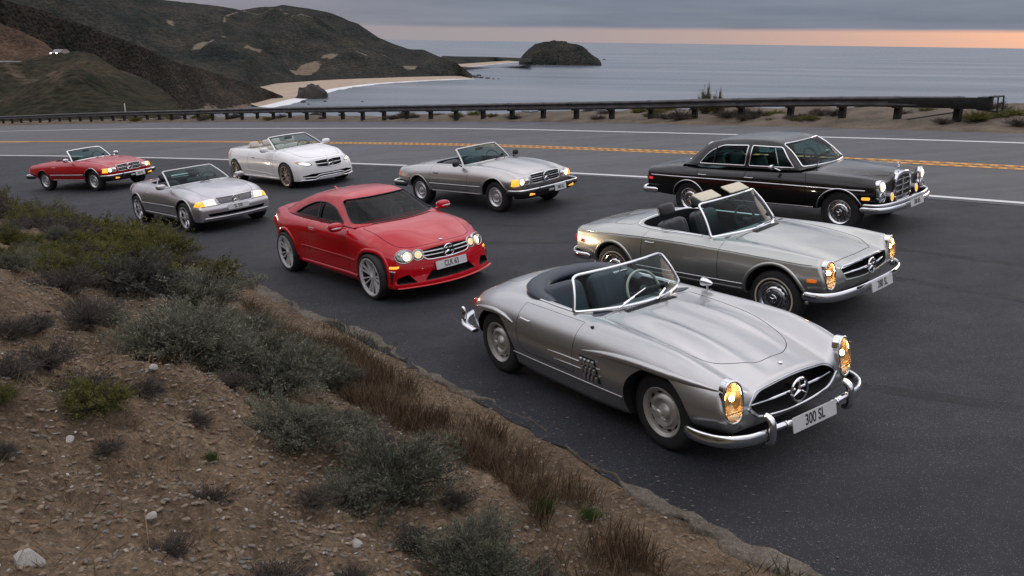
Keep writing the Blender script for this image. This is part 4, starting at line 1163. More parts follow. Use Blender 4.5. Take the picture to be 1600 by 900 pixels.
    def face_patch(s, b, poly, m, name, off=0.004, plane='front', parent=None, nu=1, thick=0.012):
        """a shaped plate that follows the body's nose, side or top"""
        P = []
        for q in poly:
            if plane == 'front': c, n_ = b.front(q[0], q[1]); P.append((c + Vector((off, 0, 0)), Vector((1, 0, 0))))
            elif plane == 'rear': c, n_ = b.front(q[0], q[1], -1); P.append((c - Vector((off, 0, 0)), Vector((-1, 0, 0))))
            elif plane in ('right', 'left'):
                sg = -1 if plane == 'right' else 1
                c, n_ = b.side(q[0], q[1], sg); P.append((c + Vector((0, sg * off, 0)), Vector((0, sg, 0))))
            else: c, n_ = b.top(q[0], q[1]); P.append((c + Vector((0, 0, off)), Vector((0, 0, 1))))
        k = len(P); cn = P[0][1]
        def onb(p):
            if plane == 'front': return b.front(p.y, p.z)[0] + Vector((off, 0, 0))
            if plane == 'rear': return b.front(p.y, p.z, -1)[0] - Vector((off, 0, 0))
            if plane in ('right', 'left'): return b.side(p.x, p.z, -1 if plane == 'right' else 1)[0] + cn * off
            return b.top(p.x, p.y)[0] + Vector((0, 0, off))
        # close spacing round the outline, then rings towards the middle, all resting on the body
        ring = []
        for i in range(k):
            a_, c_ = P[i][0], P[(i + 1) % k][0]; m_ = max(1, int((c_ - a_).length / .03))
            for j in range(m_): ring.append(onb(a_.lerp(c_, j / m_)))
        k = len(ring); cx = sum(ring, Vector()) / k; V = []; F = []; nr = 5
        for q in ring: V.append(q - cn * thick)
        for j in range(nr):
            for q in ring: V.append(onb(q.lerp(cx, j / nr)) + cn * (.0015 if j else 0))
        V.append(onb(cx) + cn * .002); c0 = len(V) - 1
        for j in range(nr):
            for i in range(k): F.append((j * k + i, j * k + (i + 1) % k, (j + 1) * k + (i + 1) % k, (j + 1) * k + i))
        F += [(nr * k + i, nr * k + (i + 1) % k, c0) for i in range(k)]
        mb = MB(); mb.add(V, F)
        return mb.build(name, m, parent or s.root, ang=40)
    def headlamp_light(s, x, y, z, power, yaw=0.0, pitch=-3.0, spread=70, col=(1.0, 0.78, 0.5), blend=0.9, rad=0.06):
        L = bpy.data.lights.new('headlamp_beam', 'SPOT'); L.energy = power; L.color = col; L.spot_size = R_(spread); L.spot_blend = blend; L.shadow_soft_size = rad
        o = bpy.data.objects.new('headlamp_beam', L); C.objects.link(o); o.parent = s.root; o.location = (x, y, z)
        d = Vector((math.cos(R_(yaw)) * math.cos(R_(pitch)), math.sin(R_(yaw)) * math.cos(R_(pitch)), math.sin(R_(pitch))))
        o.rotation_euler = d.to_track_quat('-Z', 'Y').to_euler()
        return o

_wheel_cache = {}
def wheel_meshes(kind, R, rr, w, paint_, whitewall):
    """tyre, rim and hub cap; the outer face looks to -y"""
    key = (kind, R, rr, w, paint_.name if paint_ else None, whitewall)
    if key in _wheel_cache: return _wheel_cache[key]
    out = []; h = w / 2
    def done(mb, name, m, ang=35):
        me = mb.mesh(name, weld=1e-6); 
        for x in (m if isinstance(m, (list, tuple)) else [m]): me.materials.append(x)
        sharp(me, ang); out.append((name, me))
    side = []
    d = R - rr
    for t, o in ((0.0, -0.012), (0.06, 0.004), (0.25, 0.010), (0.5, 0.013), (0.75, 0.009), (0.9, -0.004), (0.97, -0.020)):
        side.append((rr + d * t, -h - o))
    tread = []
    nt_ = 4; tw = 2 * (h - 0.026)
    for k in range(nt_):
        a = -tw / 2 + tw * k / nt_; b = -tw / 2 + tw * (k + 1) / nt_
        tread += [(R, a + 0.004), (R, b - 0.006), (R - 0.007, b - 0.005), (R - 0.007, b + 0.003)]
    prof = [(rr - 0.012, -h + 0.02)] + side + tread[:-2] + [(r, -y) for r, y in reversed(side)] + [(rr - 0.012, h - 0.02)]
    mb = MB(); mb.lathe(prof, 56)
    done(mb, 'tyre', rubber, 40)
    if whitewall:
        mb = MB(); k0, k1 = rr + d * 0.30, rr + d * 0.42
        f = lambda r: -h - 0.0108 - 0.004 * math.sin(PI * (r - rr) / d)
        mb.lathe([(k0, f(k0) + 0.003), (k0, f(k0)), (k1, f(k1)), (k1, f(k1) + 0.003)], 56); done(mb, 'whitewall', mat('whitewall', (0.55, 0.48, 0.36), 0.6))
    lip = [(rr - 0.02, -h + 0.045), (rr - 0.004, -h + 0.004), (rr + 0.010, -h - 0.004), (rr + 0.012, -h - 0.010), (rr + 0.004, -h - 0.013), (rr - 0.006, -h - 0.006)]
    if kind == 'steel':
        m = mat('wheel_silver', (0.52, 0.51, 0.48), 0.36, 0.6, noise_=0.08)
        prof = lip[2:] + [(rr - 0.022, -h + 0.006), (rr - 0.028, -h + 0.030), (rr - 0.045, -h + 0.034), (rr - 0.062, -h + 0.012), (rr - 0.085, -h + 0.002), (rr - 0.100, -h + 0.010), (rr - 0.108, -h + 0.026), (rr - 0.135, -h + 0.030), (0.055, -h + 0.012), (0.048, -h - 0.012), (0.030, -h - 0.020), (0.0, -h - 0.022)]
        mb = MB(); mb.lathe(prof, 56); done(mb, 'rim', m)
        mb = MB()
        for k in range(10):
            a0 = 2 * PI * k / 10; pts = [((rr - 0.040) * math.cos(a0 + a), -h + 0.030, (rr - 0.040) * math.sin(a0 + a)) for a in np.linspace(-0.13, 0.13, 6)]
            mb.tube(pts, 0.010, 6, flat=0.5, up=Vector((0, 1, 0)))
        done(mb, 'cooling_slots', dark)
        mb = MB(); mb.lathe([(0.042, -h - 0.008), (0.040, -h - 0.040), (0.030, -h - 0.050), (0.0, -h - 0.052)], 28)
        for sg in (-1, 1): mb.tube([(0, -h - 0.030, 0), (sg * 0.050, -h - 0.034, 0), (sg * 0.085, -h - 0.030, sg * 0.008)], [0.020, 0.018, 0.010], 8, flat=0.7)
        done(mb, 'hub_nut', m)
    elif kind == 'cap':
        prof = lip[2:] + [(rr - 0.020, -h + 0.004), (rr - 0.026, -h + 0.016), (rr - 0.046, -h + 0.014), (rr - 0.060, -h - 0.002), (rr - 0.072, -h - 0.006), (rr - 0.080, -h + 0.012), (0.02, -h + 0.012)]
        mb = MB(); mb.lathe(prof, 56); done(mb, 'rim', chrome_worn)
        mb = MB()
        for k in range(14):
            a0 = 2 * PI * k / 14; pts = [((rr - 0.046) * math.cos(a0 + a), -h + 0.011, (rr - 0.046) * math.sin(a0 + a)) for a in np.linspace(-0.10, 0.10, 5)]
            mb.tube(pts, 0.009, 6, flat=0.5, up=Vector((0, 1, 0)))
        done(mb, 'cooling_slots', dark)
        mb = MB(); rc = rr - 0.080
        mb.lathe([(rc, -h + 0.012), (rc - 0.004, -h - 0.012), (rc - 0.030, -h - 0.022), (0.045, -h - 0.026), (0.0, -h - 0.026)], 40); done(mb, 'hub_cap', mat('hub_cap_dark', (0.03, 0.03, 0.032), 0.3, coat=1.0))
        mb = MB(); star_shape(mb, (0, 0, 0), 0.048, 0.008, 0.14)
        mb.v = [(y, -h - 0.029 - x, z) for x, y, z in mb.v]; done(mb, 'star_emblem', chrome)
        mb = MB(); mb.lathe([(rc + 0.002, -h - 0.004), (rc + 0.000, -h - 0.018), (rc - 0.014, -h - 0.021), (rc - 0.016, -h - 0.012)], 40); done(mb, 'cap_ring', chrome)
    elif kind == 'bundt':
        prof = lip[2:] + [(rr - 0.022, -h + 0.010), (rr - 0.034, -h + 0.022), (rr - 0.050, -h + 0.004), (rr - 0.085, -h + 0.004), (rr - 0.105, -h + 0.020), (0.060, -h + 0.022), (0.052, -h + 0.004), (0.030, -h - 0.004), (0.0, -h - 0.005)]
        mb = MB(); mb.lathe(prof, 60); done(mb, 'rim', alloy)
        mb = MB()
        for k in range(15):
            a = 2 * PI * k / 15; ca, sa = math.cos(a), math.sin(a)
            mb.tube([((rr - 0.092) * ca, -h + 0.008, (rr - 0.092) * sa), ((rr - 0.048) * ca, -h + 0.006, (rr - 0.048) * sa)], [0.008, 0.012], 8, flat=0.5, up=Vector((0, 1, 0)))
        done(mb, 'cooling_slots', dark)
    else:
        # spoked alloy: barrel, lip, spokes, centre
        mb = MB(); mb.lathe([(rr - 0.010, -h + 0.030), (rr - 0.016, -h + 0.004), (rr + 0.010, -h - 0.004), (rr + 0.012, -h - 0.010), (rr + 0.002, -h - 0.013), (rr - 0.014, -h - 0.006), (rr - 0.018, -h + 0.03)], 60)
        am = {'multi': mat('alloy_silver', (0.80, 0.80, 0.80), 0.30, 0.45), 'reflected_glow': mat('alloy_reflected_glow', (0.62, 0.55, 0.47), 0.25, 0.7), 'mono': mat('alloy_bright', (0.72, 0.72, 0.73), 0.25, 0.7)}[kind]  # white cabriolet's wheels: warm reflected light is put into the alloy colour
        done(mb, 'rim', am)
        mb = MB(); mb.lathe([(rr - 0.012, h - 0.01), (rr - 0.03, 0), (rr - 0.014, -h + 0.028)], 48); done(mb, 'wheel_barrel', mat('barrel_dark', (0.045, 0.045, 0.047), 0.5, 0.4))
        mb = MB(); mb.lathe([(rr - 0.02, 0.0), (0.17, 0.012), (0.17, 0.02), (0.0, 0.02)], 40)
        mb.lathe([(0.165, -0.03), (0.165, -0.012), (0.05, -0.012), (0.05, -0.03)], 40, closed=True)
        done(mb, 'brake_disc', mat('brake_disc', (0.035, 0.035, 0.036), 0.5, 0.5))
        n, w0, w1, dish = {'multi': (14, 0.017, 0.030, 0.035), 'reflected_glow': (10, 0.030, 0.040, 0.02), 'mono': (6, 0.085, 0.058, 0.02)}[kind]
        mb = MB()
        for k in range(n):
            a = 2 * PI * k / n + ((k % 2) * 0.10 if kind == 'multi' else 0)
            d = Vector((math.cos(a), 0, math.sin(a))); e = Vector((-math.sin(a), 0, math.cos(a)))
            V = []
            for r, ww, yy in ((0.045, w0, -h + dish), ((rr + 0.045) / 2, (w0 + w1) / 2 * 0.85, -h + dish * 0.75 - 0.003), (rr - 0.008, w1, -h + 0.006)):
                for sx, yo in ((-1, 0.030), (-0.7, 0), (0.7, 0), (1, 0.030)): V.append(d * r + e * ww / 2 * sx + Vector((0, yy + yo, 0)))
            F = [(i * 4 + j, i * 4 + (j + 1) % 4, (i + 1) * 4 + (j + 1) % 4, (i + 1) * 4 + j) for i in range(2) for j in range(4)]
            mb.add(V, F)
        done(mb, 'spokes', am, 30)
        mb = MB(); rh = 0.085 if kind == 'mono' else 0.060
        mb.lathe([(rh, -h + dish + 0.03), (rh, -h + dish), (rh - 0.02, -h + dish - 0.012), (0.030, -h + dish - 0.012), (0.026, -h + dish - 0.018), (0, -h + dish - 0.018)], 32); done(mb, 'hub_cap', am)
    _wheel_cache[key] = out
    return out

def well_liner(x, y, z, inner): pass
# ================================================================ silver gull-era roadster (nearest car)
def build_sl300():
    p = paint('paint_silver_warm', (0.455, 0.455, 0.452), 0.85, 0.35)
    c = Car('roadster', 'low silver roadster nearest the camera with tall oval headlights, number plate 300 SL', 1.24, 7.67, -55.8, 2.40)
    c.inter = leather_navy
    L = [
     [(-2.10,0,.62),(-1.9,0,.74),(-1.6,0,.85),(-1.25,0,.92),(-.9,0,.925),(-.3,0,.885),(.1,0,.868),(.35,0,.865),(1.0,0,.835),(1.5,0,.755),(1.70,0,.705),(1.80,0,.665)],
     [(-2.10,.17,.614),(-1.9,.18,.733),(-1.25,.18,.911),(-.3,.18,.881),(.35,.18,.862),(.7,.18,.849),(1.0,.18,.829),(1.4,.175,.768),(1.8,.17,.660)],
     [(-2.10,.25,.611),(-1.9,.27,.729),(-1.25,.27,.904),(-.3,.27,.878),(.35,.265,.862),(.7,.262,.862),(1.0,.258,.845),(1.4,.25,.777),(1.6,.245,.722),(1.8,.24,.654)],
     [(-2.10,.33,.606),(-1.9,.36,.721),(-1.25,.36,.894),(-.3,.36,.874),(.35,.345,.856),(.7,.345,.838),(1.0,.34,.817),(1.4,.335,.749),(1.8,.33,.640)],
     [(-2.10,.42,.595),(-1.9,.47,.705),(-1.25,.49,.872),(-.3,.50,.866),(.35,.50,.842),(1.0,.49,.790),(1.5,.47,.690),(1.8,.45,.605)],
     [(-2.1,.53,.565),(-1.9,.62,.675),(-1.6,.67,.775),(-1.25,.69,.838),(-.8,.69,.852),(-.3,.68,.857),(.35,.68,.858),(.8,.68,.858),(1.2,.68,.845),(1.5,.675,.805),(1.7,.665,.762),(1.80,.66,.735)],
     [(-2.1,.59,.525),(-1.9,.70,.60),(-1.6,.785,.69),(-1.25,.825,.752),(-.3,.822,.765),(.35,.815,.77),(.8,.81,.775),(1.2,.81,.76),(1.5,.798,.715),(1.7,.775,.675),(1.80,.755,.65)],
     [(-2.1,.615,.46),(-1.9,.74,.50),(-1.6,.83,.55),(-1.25,.875,.58),(-.3,.89,.58),(.35,.885,.59),(1.2,.88,.58),(1.5,.862,.55),(1.7,.83,.53),(1.80,.80,.52)],
     [(-2.1,.59,.37),(-1.9,.71,.375),(-1.6,.80,.38),(-1.25,.85,.38),(-.3,.862,.36),(.35,.862,.36),(1.2,.86,.38),(1.5,.84,.39),(1.7,.80,.39),(1.8,.76,.39)],
     [(-2.1,.48,.30),(-1.6,.70,.28),(-1.0,.80,.20),(-.3,.815,.175),(.35,.815,.175),(.9,.80,.20),(1.5,.72,.28),(1.8,.66,.31)],
     [(-2.1,0,.30),(-1.6,0,.28),(-1.0,0,.20),(-.3,0,.175),(.35,0,.175),(.9,0,.20),(1.5,0,.28),(1.8,0,.31)]]
    b = Body(L, creases=(9,), bow_f=.07, bow_r=.22, Fz=[(.2,.02),(.38,.05),(.5,.055),(.62,.02),(.70,-.01),(.9,-.06)], Lf=.5, Lr=.6, capf=.045, capr=.06)
    c.wells(b, [(1.2,.385,.32),(-1.2,.365,.33)], 0)
    c.lamp_holes(b, 1.772, .665, .585, .172, .326, 2.35)
    ck = rounded([(-1.10,-.57),(.02,-.60),(.10,-.30),(.12,0),(.10,.30),(.02,.60),(-1.10,.57)], [.3,.08,0,0,0,.08,.3], 6)
    mb = MB(); mb.prism(ck, .30, 1.5, 'xy'); b.cut(mb)
    gr = rounded([(-.52,.51),(-.40,.40),(0,.365),(.40,.40),(.52,.51),(.40,.595),(0,.630),(-.40,.595)], [.05,.1,.3,.1,.05,.1,.3,.1], 5)
    mb = MB(); mb.prism(gr, 1.66, 2.4, 'yz'); b.cut(mb)
    inn = lambda q: 2 if (-1.13 < q.x < .13 and abs(q.y) < .61 and q.z > .29) else 1
    c.panel(b, rounded([(-.70,.40),(.16,.40),(.17,1.0),(-.74,1.0),(-.74,.62)], [.10,.03,0,0,.1]), .72, 1.2, 'xz', 'door', p, .007, mirror=True, inner=inn)
    hd = rounded([(.20,-.54),(.20,.54),(1.0,.53),(1.42,.45),(1.63,.22),(1.655,0),(1.63,-.22),(1.42,-.45),(1.0,-.53)], [.06,.06,.4,.3,.15,.3,.15,.3,.4], 5)
    c.panel(b, hd, .55, 1.3, 'xy', 'bonnet', p, .006, inner=inn)
    c.panel(b, rounded([(-1.30,-.44),(-1.30,.44),(-1.92,.38),(-2.0,0),(-1.92,-.38)], [.1,.1,.12,.3,.12], 5), .50, 1.3, 'xy', 'boot_lid', p, .007, inner=inn)
    b.finish(b.cur, [p, dark, c.inter], inn); link('body', b.cur, None, c.root)
    # eyebrows over the wheels
    c.strip_side(b, [(.30,.655),(.62,.690),(1.0,.710),(1.4,.705),(1.82,.668)], [.003,.022,.034,.038,.036,.026,.003], p, 'wheel_eyebrow', flat=.95, off=.006)
    c.strip_side(b, [(-1.66,.625),(-1.45,.672),(-1.2,.700),(-1.0,.692),(-.80,.655)], [.004,.022,.030,.030,.024,.004], p, 'wheel_eyebrow', flat=.95, off=.004)
    # side outlet with fins and the two long strips
    for sg, pl in ((-1, 'right'), (1, 'left')):
        o = c.face_patch(b, [(.275,.612),(.49,.606),(.545,.40),(.33,.385)], dark, 'side_vent', off=.003, plane=pl)
        for r in range(3):
            for k in range(4):
                x0 = .315 + .052 * k + .018 * r; z0 = .572 - .068 * r
                q, nq = b.side(x0, z0, sg)
                mb = MB(); mb.box(q + Vector((0, sg * .018, 0)), (.027, .026, .056), Matrix.Rotation(R_(14), 3, 'Y'))
                mb.build('vent_fin', p, o, bevel=.003)
    for z0, xa in ((.535, -.20), (.468, -.12)):
        c.strip_side(b, [(xa,z0),(.56,z0 + .012)], [.003,.008,.009,.009,.008,.003], chrome_worn, 'chrome_strip', off=.004)
    c.strip_side(b, [(-.86,.330),(.80,.352)], .011, chrome_worn, 'sill_strip', off=.002)
    # nose
    g = empty('grille', c.root)
    mb = MB(); mb.tube([(1.845,-.50,.505),(1.885,-.25,.508),(1.895,0,.510),(1.885,.25,.508),(1.845,.50,.505)], .012, 8, flat=.9); mb.build('grille_bar', chrome, g)
    mb = MB(); star_shape(mb, (1.925,0,.512), .098, .022, .16, 40); mb.tube([(1.80,0,.512),(1.92,0,.512)], .02, 8); mb.build('star_emblem', chrome, g)
    low = [(-.53,.50),(-.47,.435),(-.40,.395),(-.2,.37),(0,.362),(.2,.37),(.40,.395),(.47,.435),(.53,.50)]
    c.strip_front(b, low, .013, chrome, 'grille_surround', off=.004)
    c.strip_front(b, [(-.52,.515),(-.40,.60),(0,.635),(.40,.60),(.52,.515)], .006, chrome, 'grille_surround', off=.002)
    mb = MB(); mb.box((1.70,0,.50), (.01,.9,.22)); mb.build('radiator_screen', black, g)
    q, nq = b.top(1.735, 0); mb = MB(); mb.ellipsoid(q + nq * .003, (.022,.022,.008), 16, 8); mb.build('bonnet_badge', chrome, c.root)
    for sg in (-1, 1):
        c.bowl_lamp((1.850, sg * .665, .585), .175, .330, .050, yaw=sg * 9, tilt=-5, rim=.012, p=2.35, depth=.06, glow=42.0, fog=True)
    # bumpers
    for sg in (-1, 1):
        P = spline([(1.54, sg*.872,.330),(1.70, sg*.885,.330),(1.88, sg*.82,.326),(1.985, sg*.67,.322),(2.02, sg*.50,.322)], 7)
        ups = [(Vector(P[min(len(P) - 1, i + 1)]) - Vector(P[max(0, i - 1)])).cross(Vector((0, 0, 1))).normalized() for i in range(len(P))]
        mb = MB(); mb.tube(P, [.018,.036] + [.050] * (len(P) - 3) + [.046], 14, flat=.42, up=ups); mb.build('front_bumper', chrome, c.root, ang=60)
        mb = MB(); P = spline([(1.99, sg*.47,.24),(2.045, sg*.47,.27),(2.055, sg*.47,.35),(2.045, sg*.47,.43),(1.985, sg*.47,.475)], 5)
        mb.tube(P, [.024,.030] + [.034]*(len(P)-4) + [.032,.022], 10, flat=.8); mb.build('overrider', chrome, c.root, ang=60)
        mb = MB(); mb.tube([(2.03, sg*.47,.36),(2.035, sg*.33,.355),(2.04, sg*.24,.345)], .026, 10); mb.lathe([(.030,-.012),(.034,0),(.030,.012)], 14, (2.04, sg*.30,.352), 'y'); mb.build('bumper_bar', chrome, c.root)
        mb = MB(); P = spline([(-1.62, sg*.84,.36),(-1.90, sg*.80,.37),(-2.08, sg*.66,.38),(-2.22, sg*.40,.38),(-2.27, 0,.38)], 6); mb.tube(P, .045, 10, flat=.45, up=Vector((0,0,1)) if 0 else None); mb.build('rear_bumper', chrome, c.root, ang=60)
        mb = MB(); mb.ellipsoid((-2.02, sg*.74,.44), (.05,.03,.09), 12, 8); mb.build('overrider', chrome, c.root)
        q, nq = b.side(-1.93, .57, sg); mb = MB(); mb.ellipsoid(q, (.06,.025,.05), 14, 8); mb.build('tail_light', red_lens, c.root)
        q, nq = b.side(-.60, .735, sg); mb = MB(); mb.tube([q + Vector((-.075, sg*.006, 0)), q + Vector((-.07, sg*.022, 0)), q + Vector((.06, sg*.022, -.008)), q + Vector((.07, sg*.006, -.008))], .008, 8, flat=.7); mb.build('door_handle', chrome, c.root)
        q, nq = b.side(.30, .83, sg); mb = MB(); mb.lathe([(.018,0),(.016,.012),(0,.014)], 14, q + Vector((0,0,-.0)), 'z'); mb.build('fender_plug', black, c.root)
    c.number_plate((2.075, 0, .335), .52, .125, '300 SL', tilt=-6, tsize=.125, xs=.70)
    # screen, mirror, wipers, scuttle vents
    c.windscreen((-.06,.665,.868), (.235,.885), (-.20,.555,1.172), (-.105,1.185), .018, chrome, glass_clear, corner=(.03,.075), low_r=.022)
    c.wipers([(-.50,.03,.02,.30), (.12,.03,.62,.22)], .007, chrome)
    mb = MB(); mb.tube([(.33,.66,.85),(.30,.665,.915)], .012, 8); mb.lathe([(.0,-.075),(.018,-.055),(.036,-.01),(.043,.035),(.040,.045),(0,.045)], 20, (0,0,0), 'x'); 
    o = MB(); o.tube([(.34,.66,.845),(.33,.665,.92)], .011, 8); o.lathe([(.0,.09),(.018,.07),(.034,.02),(.042,-.03),(.040,-.04),(0,-.04)], 20, (.31,.665,.935), 'x'); o.build('fender_mirror', chrome, c.root, ang=50)
    mb = MB()
    for k in range(26):
        y = -.30 + .6 * k / 25
        q, _ = b.top(.265 - .25 * (y * .6) ** 2, y)
        mb.box(q + Vector((.0, 0, .003)), (.055, .010, .010))
    mb.build('scuttle_vent', black, c.root)
    # interior
    c.strip_top(b, [(-.02,-.635),(-.45,-.635),(-.85,-.60),(-1.06,-.47),(-1.16,-.25),(-1.18,0),(-1.16,.25),(-1.06,.47),(-.85,.60),(-.45,.635),(-.02,.635)], .011, chrome, 'cockpit_trim', flat=.8, off=.004)
    hp = spline([(-.50,-.575,.84),(-.78,-.54,.88),(-.98,-.40,.905),(-1.06,-.2,.92),(-1.075,0,.925),(-1.06,.2,.92),(-.98,.40,.905),(-.78,.54,.88),(-.50,.575,.84)], 6)
    n = len(hp); mb = MB(); mb.tube(hp, [.03 + .095 * math.sin(PI * min(1, (i + 2) / 14) / 2) * math.sin(PI * min(1, (n - i + 1) / 14) / 2) for i in range(n)], 14, flat=.50, up=Vector((0, 0, 1))); mb.build('hood_cover', leather_navy, c.root, ang=60)
    for sg in (-1, 1): c.seat(-.52, sg * .30, leather_navy, z=.40, w=.50, h=.50, rec=20, pleats=55)
    c.dash(.17, .60, .865, leather_navy, .26, .20)
    c.steering(-.17, .30, .84, .205, 66, mat('ivory', (.62,.58,.46), .3))
    mb = MB(); mb.tube([(-.18,-.08,1.10),(-.17,.08,1.10)], .022, 8, flat=.5); mb.tube([(-.15,0,1.16),(-.17,0,1.11)], .006, 6); mb.build('rear_view_mirror', chrome, c.root)
    c.wheels('steel', .335, .203, .165, 1.40, 1.45)
    return c
# ================================================================ shared detail
def handles(c, b, x, z, m, L=.13, sides=(-1, 1), name='door_handle'):
    for sg in sides:
        q, nq = b.side(x, z, sg)
        mb = MB(); mb.tube([q + Vector((-L/2, sg*.002, 0)), q + Vector((-L/2 + .012, sg*.022, 0)), q + Vector((L/2 - .012, sg*.022, -.004)), q + Vector((L/2, sg*.002, -.004))], .010, 8, flat=.7)
        mb.build(name, m, c.root)
def marker(c, b, x, z, w, h, m, name, sides=(-1, 1)):
    for sg in sides:
        c.face_patch(b, rounded([(x - w/2, z - h/2), (x + w/2, z - h/2), (x + w/2, z + h/2), (x - w/2, z + h/2)], h * .35, 3), m, name, off=.010, plane='right' if sg < 0 else 'left')
def blade(c, pts, r, m, name, flat=.4, n=12, parent=None):
    """bumper blade mirrored about the centre line: pts run from the side to the middle (y<0)"""
    P = spline(pts, 6); P = P + [(x, -y, z) for x, y, z in P[-2::-1]]
    ups = []
    for i in range(len(P)):
        a = Vector(P[max(0, i - 1)]); d = Vector(P[min(len(P) - 1, i + 1)]) - a
        ups.append(Vector((d.y, -d.x, 0)).normalized())
    k = len(P); rs = [r * (.55 if i in (0, k - 1) else 1) for i in range(k)]
    mb = MB(); mb.tube(P, rs, n, flat=flat, up=ups)
    return mb.build(name, m, parent or c.root, ang=60)
def ribs(c, b, xa, xb, z, n, dz, r, m, name='sill_rib'):
    for k in range(n): c.strip_side(b, [(xa, z - k * dz), (xb, z - k * dz)], r, m, name, flat=.6, off=.001)
def hidden_underside(c, b, x0, x1, w=.60, z=.22):
    mb = MB(); mb.box(((x0 + x1)/2, 0, z + .08), (x1 - x0, w * 2, .16)); mb.build('underbody', dark, c.root)

# ================================================================ 1960s square-edged roadster
def build_sl280():
    p = paint('paint_silver_green', (0.415, 0.425, 0.395), 0.82, 0.35)
    c = Car('roadster', 'grey-green open roadster with cream sun visors standing up, behind the nearest silver roadster', 2.81, 10.46, -48.5, 2.40)
    c.inter = leather_black
    L = [
     [(-2.02,0,.785),(-1.9,0,.81),(-1.5,0,.875),(-1.1,0,.925),(-.6,0,.935),(.2,0,.90),(.5,0,.897),(1.0,0,.862),(1.5,0,.785),(1.70,0,.74),(1.78,0,.712)],
     [(-2.02,.28,.783),(-1.9,.28,.808),(-1.1,.28,.92),(.2,.28,.897),(.5,.28,.893),(1.0,.28,.856),(1.5,.27,.778),(1.78,.26,.702)],
     [(-2.02,.50,.778),(-1.1,.50,.905),(.4,.52,.872),(1.0,.52,.828),(1.5,.50,.742),(1.78,.47,.672)],
     [(-2.02,.63,.775),(-1.5,.69,.83),(-1.0,.71,.857),(.2,.715,.860),(.8,.715,.855),(1.2,.71,.842),(1.5,.70,.825),(1.78,.69,.805)],
     [(-2.02,.715,.742),(-1.7,.785,.765),(-1.0,.835,.80),(-.5,.845,.815),(.3,.845,.80),(1.0,.835,.777),(1.5,.815,.756),(1.78,.785,.742)],
     [(-2.02,.745,.60),(-1.7,.83,.61),(-1.0,.875,.62),(.3,.88,.62),(1.2,.875,.61),(1.6,.85,.60),(1.78,.82,.60)],
     [(-2.02,.72,.45),(-1.7,.80,.44),(-1,.855,.43),(.3,.86,.42),(1.2,.855,.43),(1.6,.825,.45),(1.78,.79,.46)],
     [(-2.02,.66,.38),(-1.7,.74,.36),(-.9,.82,.33),(.8,.82,.33),(1.6,.75,.38),(1.78,.70,.40)],
     [(-2.02,0,.38),(-1.7,0,.36),(-.9,0,.33),(.8,0,.33),(1.6,0,.38),(1.78,0,.40)]]
    b = Body(L, creases=(4,7), bow_f=.11, bow_r=.10, Fz=[(.3,.0),(.45,.04),(.55,.06),(.66,.03),(.74,-.01),(.9,-.04)], Lf=.45, capf=.035, capr=.04)
    c.wells(b, [(1.2,.372,.335),(-1.2,.355,.325)], 0)
    c.lamp_holes(b, 1.715, .69, .632, .162, .300, 2.4)
    mb = MB(); mb.prism(rounded([(-.98,-.58),(.20,-.62),(.34,-.3),(.36,0),(.34,.3),(.20,.62),(-.98,.58)], [.22,.05,0,0,0,.05,.22], 5), .34, 1.5, 'xy'); b.cut(mb)
    mb = MB(); mb.prism(rounded([(-.50,.655),(-.44,.545),(0,.518),(.44,.545),(.50,.655),(.3,.672),(0,.680),(-.3,.672)], [.03,.06,.2,.06,.03,.1,.1,.1], 4), 1.64, 2.4, 'yz'); b.cut(mb)
    inn = lambda q: 2 if (-1.0 < q.x < .38 and abs(q.y) < .63 and q.z > .33) else 1
    c.panel(b, rounded([(-.66,.39),(.47,.39),(.47,1.1),(-.68,1.1),(-.70,.60)], [.10,.03,0,0,.1]), .70, 1.2, 'xz', 'door', p, .007, mirror=True, inner=inn)
    c.panel(b, rounded([(.52,-.58),(.52,.58),(1.50,.54),(1.68,.42),(1.745,0),(1.68,-.42),(1.50,-.54)], [.05,.05,.2,.1,.4,.1,.2], 5), .60, 1.3, 'xy', 'bonnet', p, .008, inner=inn)
    c.panel(b, rounded([(-1.40,-.58),(-1.40,.58),(-1.95,.54),(-1.98,0),(-1.95,-.54)], [.06,.06,.06,.2,.06], 5), .60, 1.3, 'xy', 'boot_lid', p, .007, inner=inn)
    c.panel(b, rounded([(-1.02,-.62),(-1.02,.62),(-1.38,.60),(-1.38,-.60)], [.1,.1,.05,.05], 5), .80, 1.3, 'xy', 'hood_well_lid', p, .007, inner=inn)
    b.finish(b.cur, [p, dark, c.inter], inn); link('body', b.cur, None, c.root)
    c.arch_lip(b, 1.2, .335, .385, .020, p, -4, 182, off=.004); c.arch_lip(b, -1.2, .325, .368, .020, p, -2, 182, off=.004)
    c.strip_side(b, [(-1.98,.748),(-1.0,.800),(-.3,.812),(.6,.792),(1.74,.742)], .007, p, 'waist_crease_highlight', off=.003)  # bead of body paint added to draw the highlight along the waist crease
    c.strip_side(b, [(-.80,.425),(.80,.425)], .011, chrome_worn, 'sill_strip', off=.002); c.strip_side(b, [(-.80,.362),(.78,.362)], .009, chrome_worn, 'sill_strip', off=.002)
    g = empty('grille', c.root)
    mb = MB(); mb.tube([(1.80,-.48,.60),(1.865,-.22,.604),(1.875,0,.606),(1.865,.22,.604),(1.80,.48,.60)], .012, 8); mb.build('grille_bar', chrome, g)
    mb = MB(); star_shape(mb, (1.905,0,.607), .088, .020, .14, 36); mb.tube([(1.75,0,.607),(1.90,0,.607)], .02, 8); mb.build('star_emblem', chrome, g)
    c.strip_front(b, [(-.50,.662),(-.3,.680),(0,.688),(.3,.680),(.50,.662)], .014, chrome, 'grille_surround', off=.004)
    c.strip_front(b, [(-.47,.56),(-.42,.535),(0,.508),(.42,.535),(.47,.56)], .010, p, 'grille_surround', off=.002)
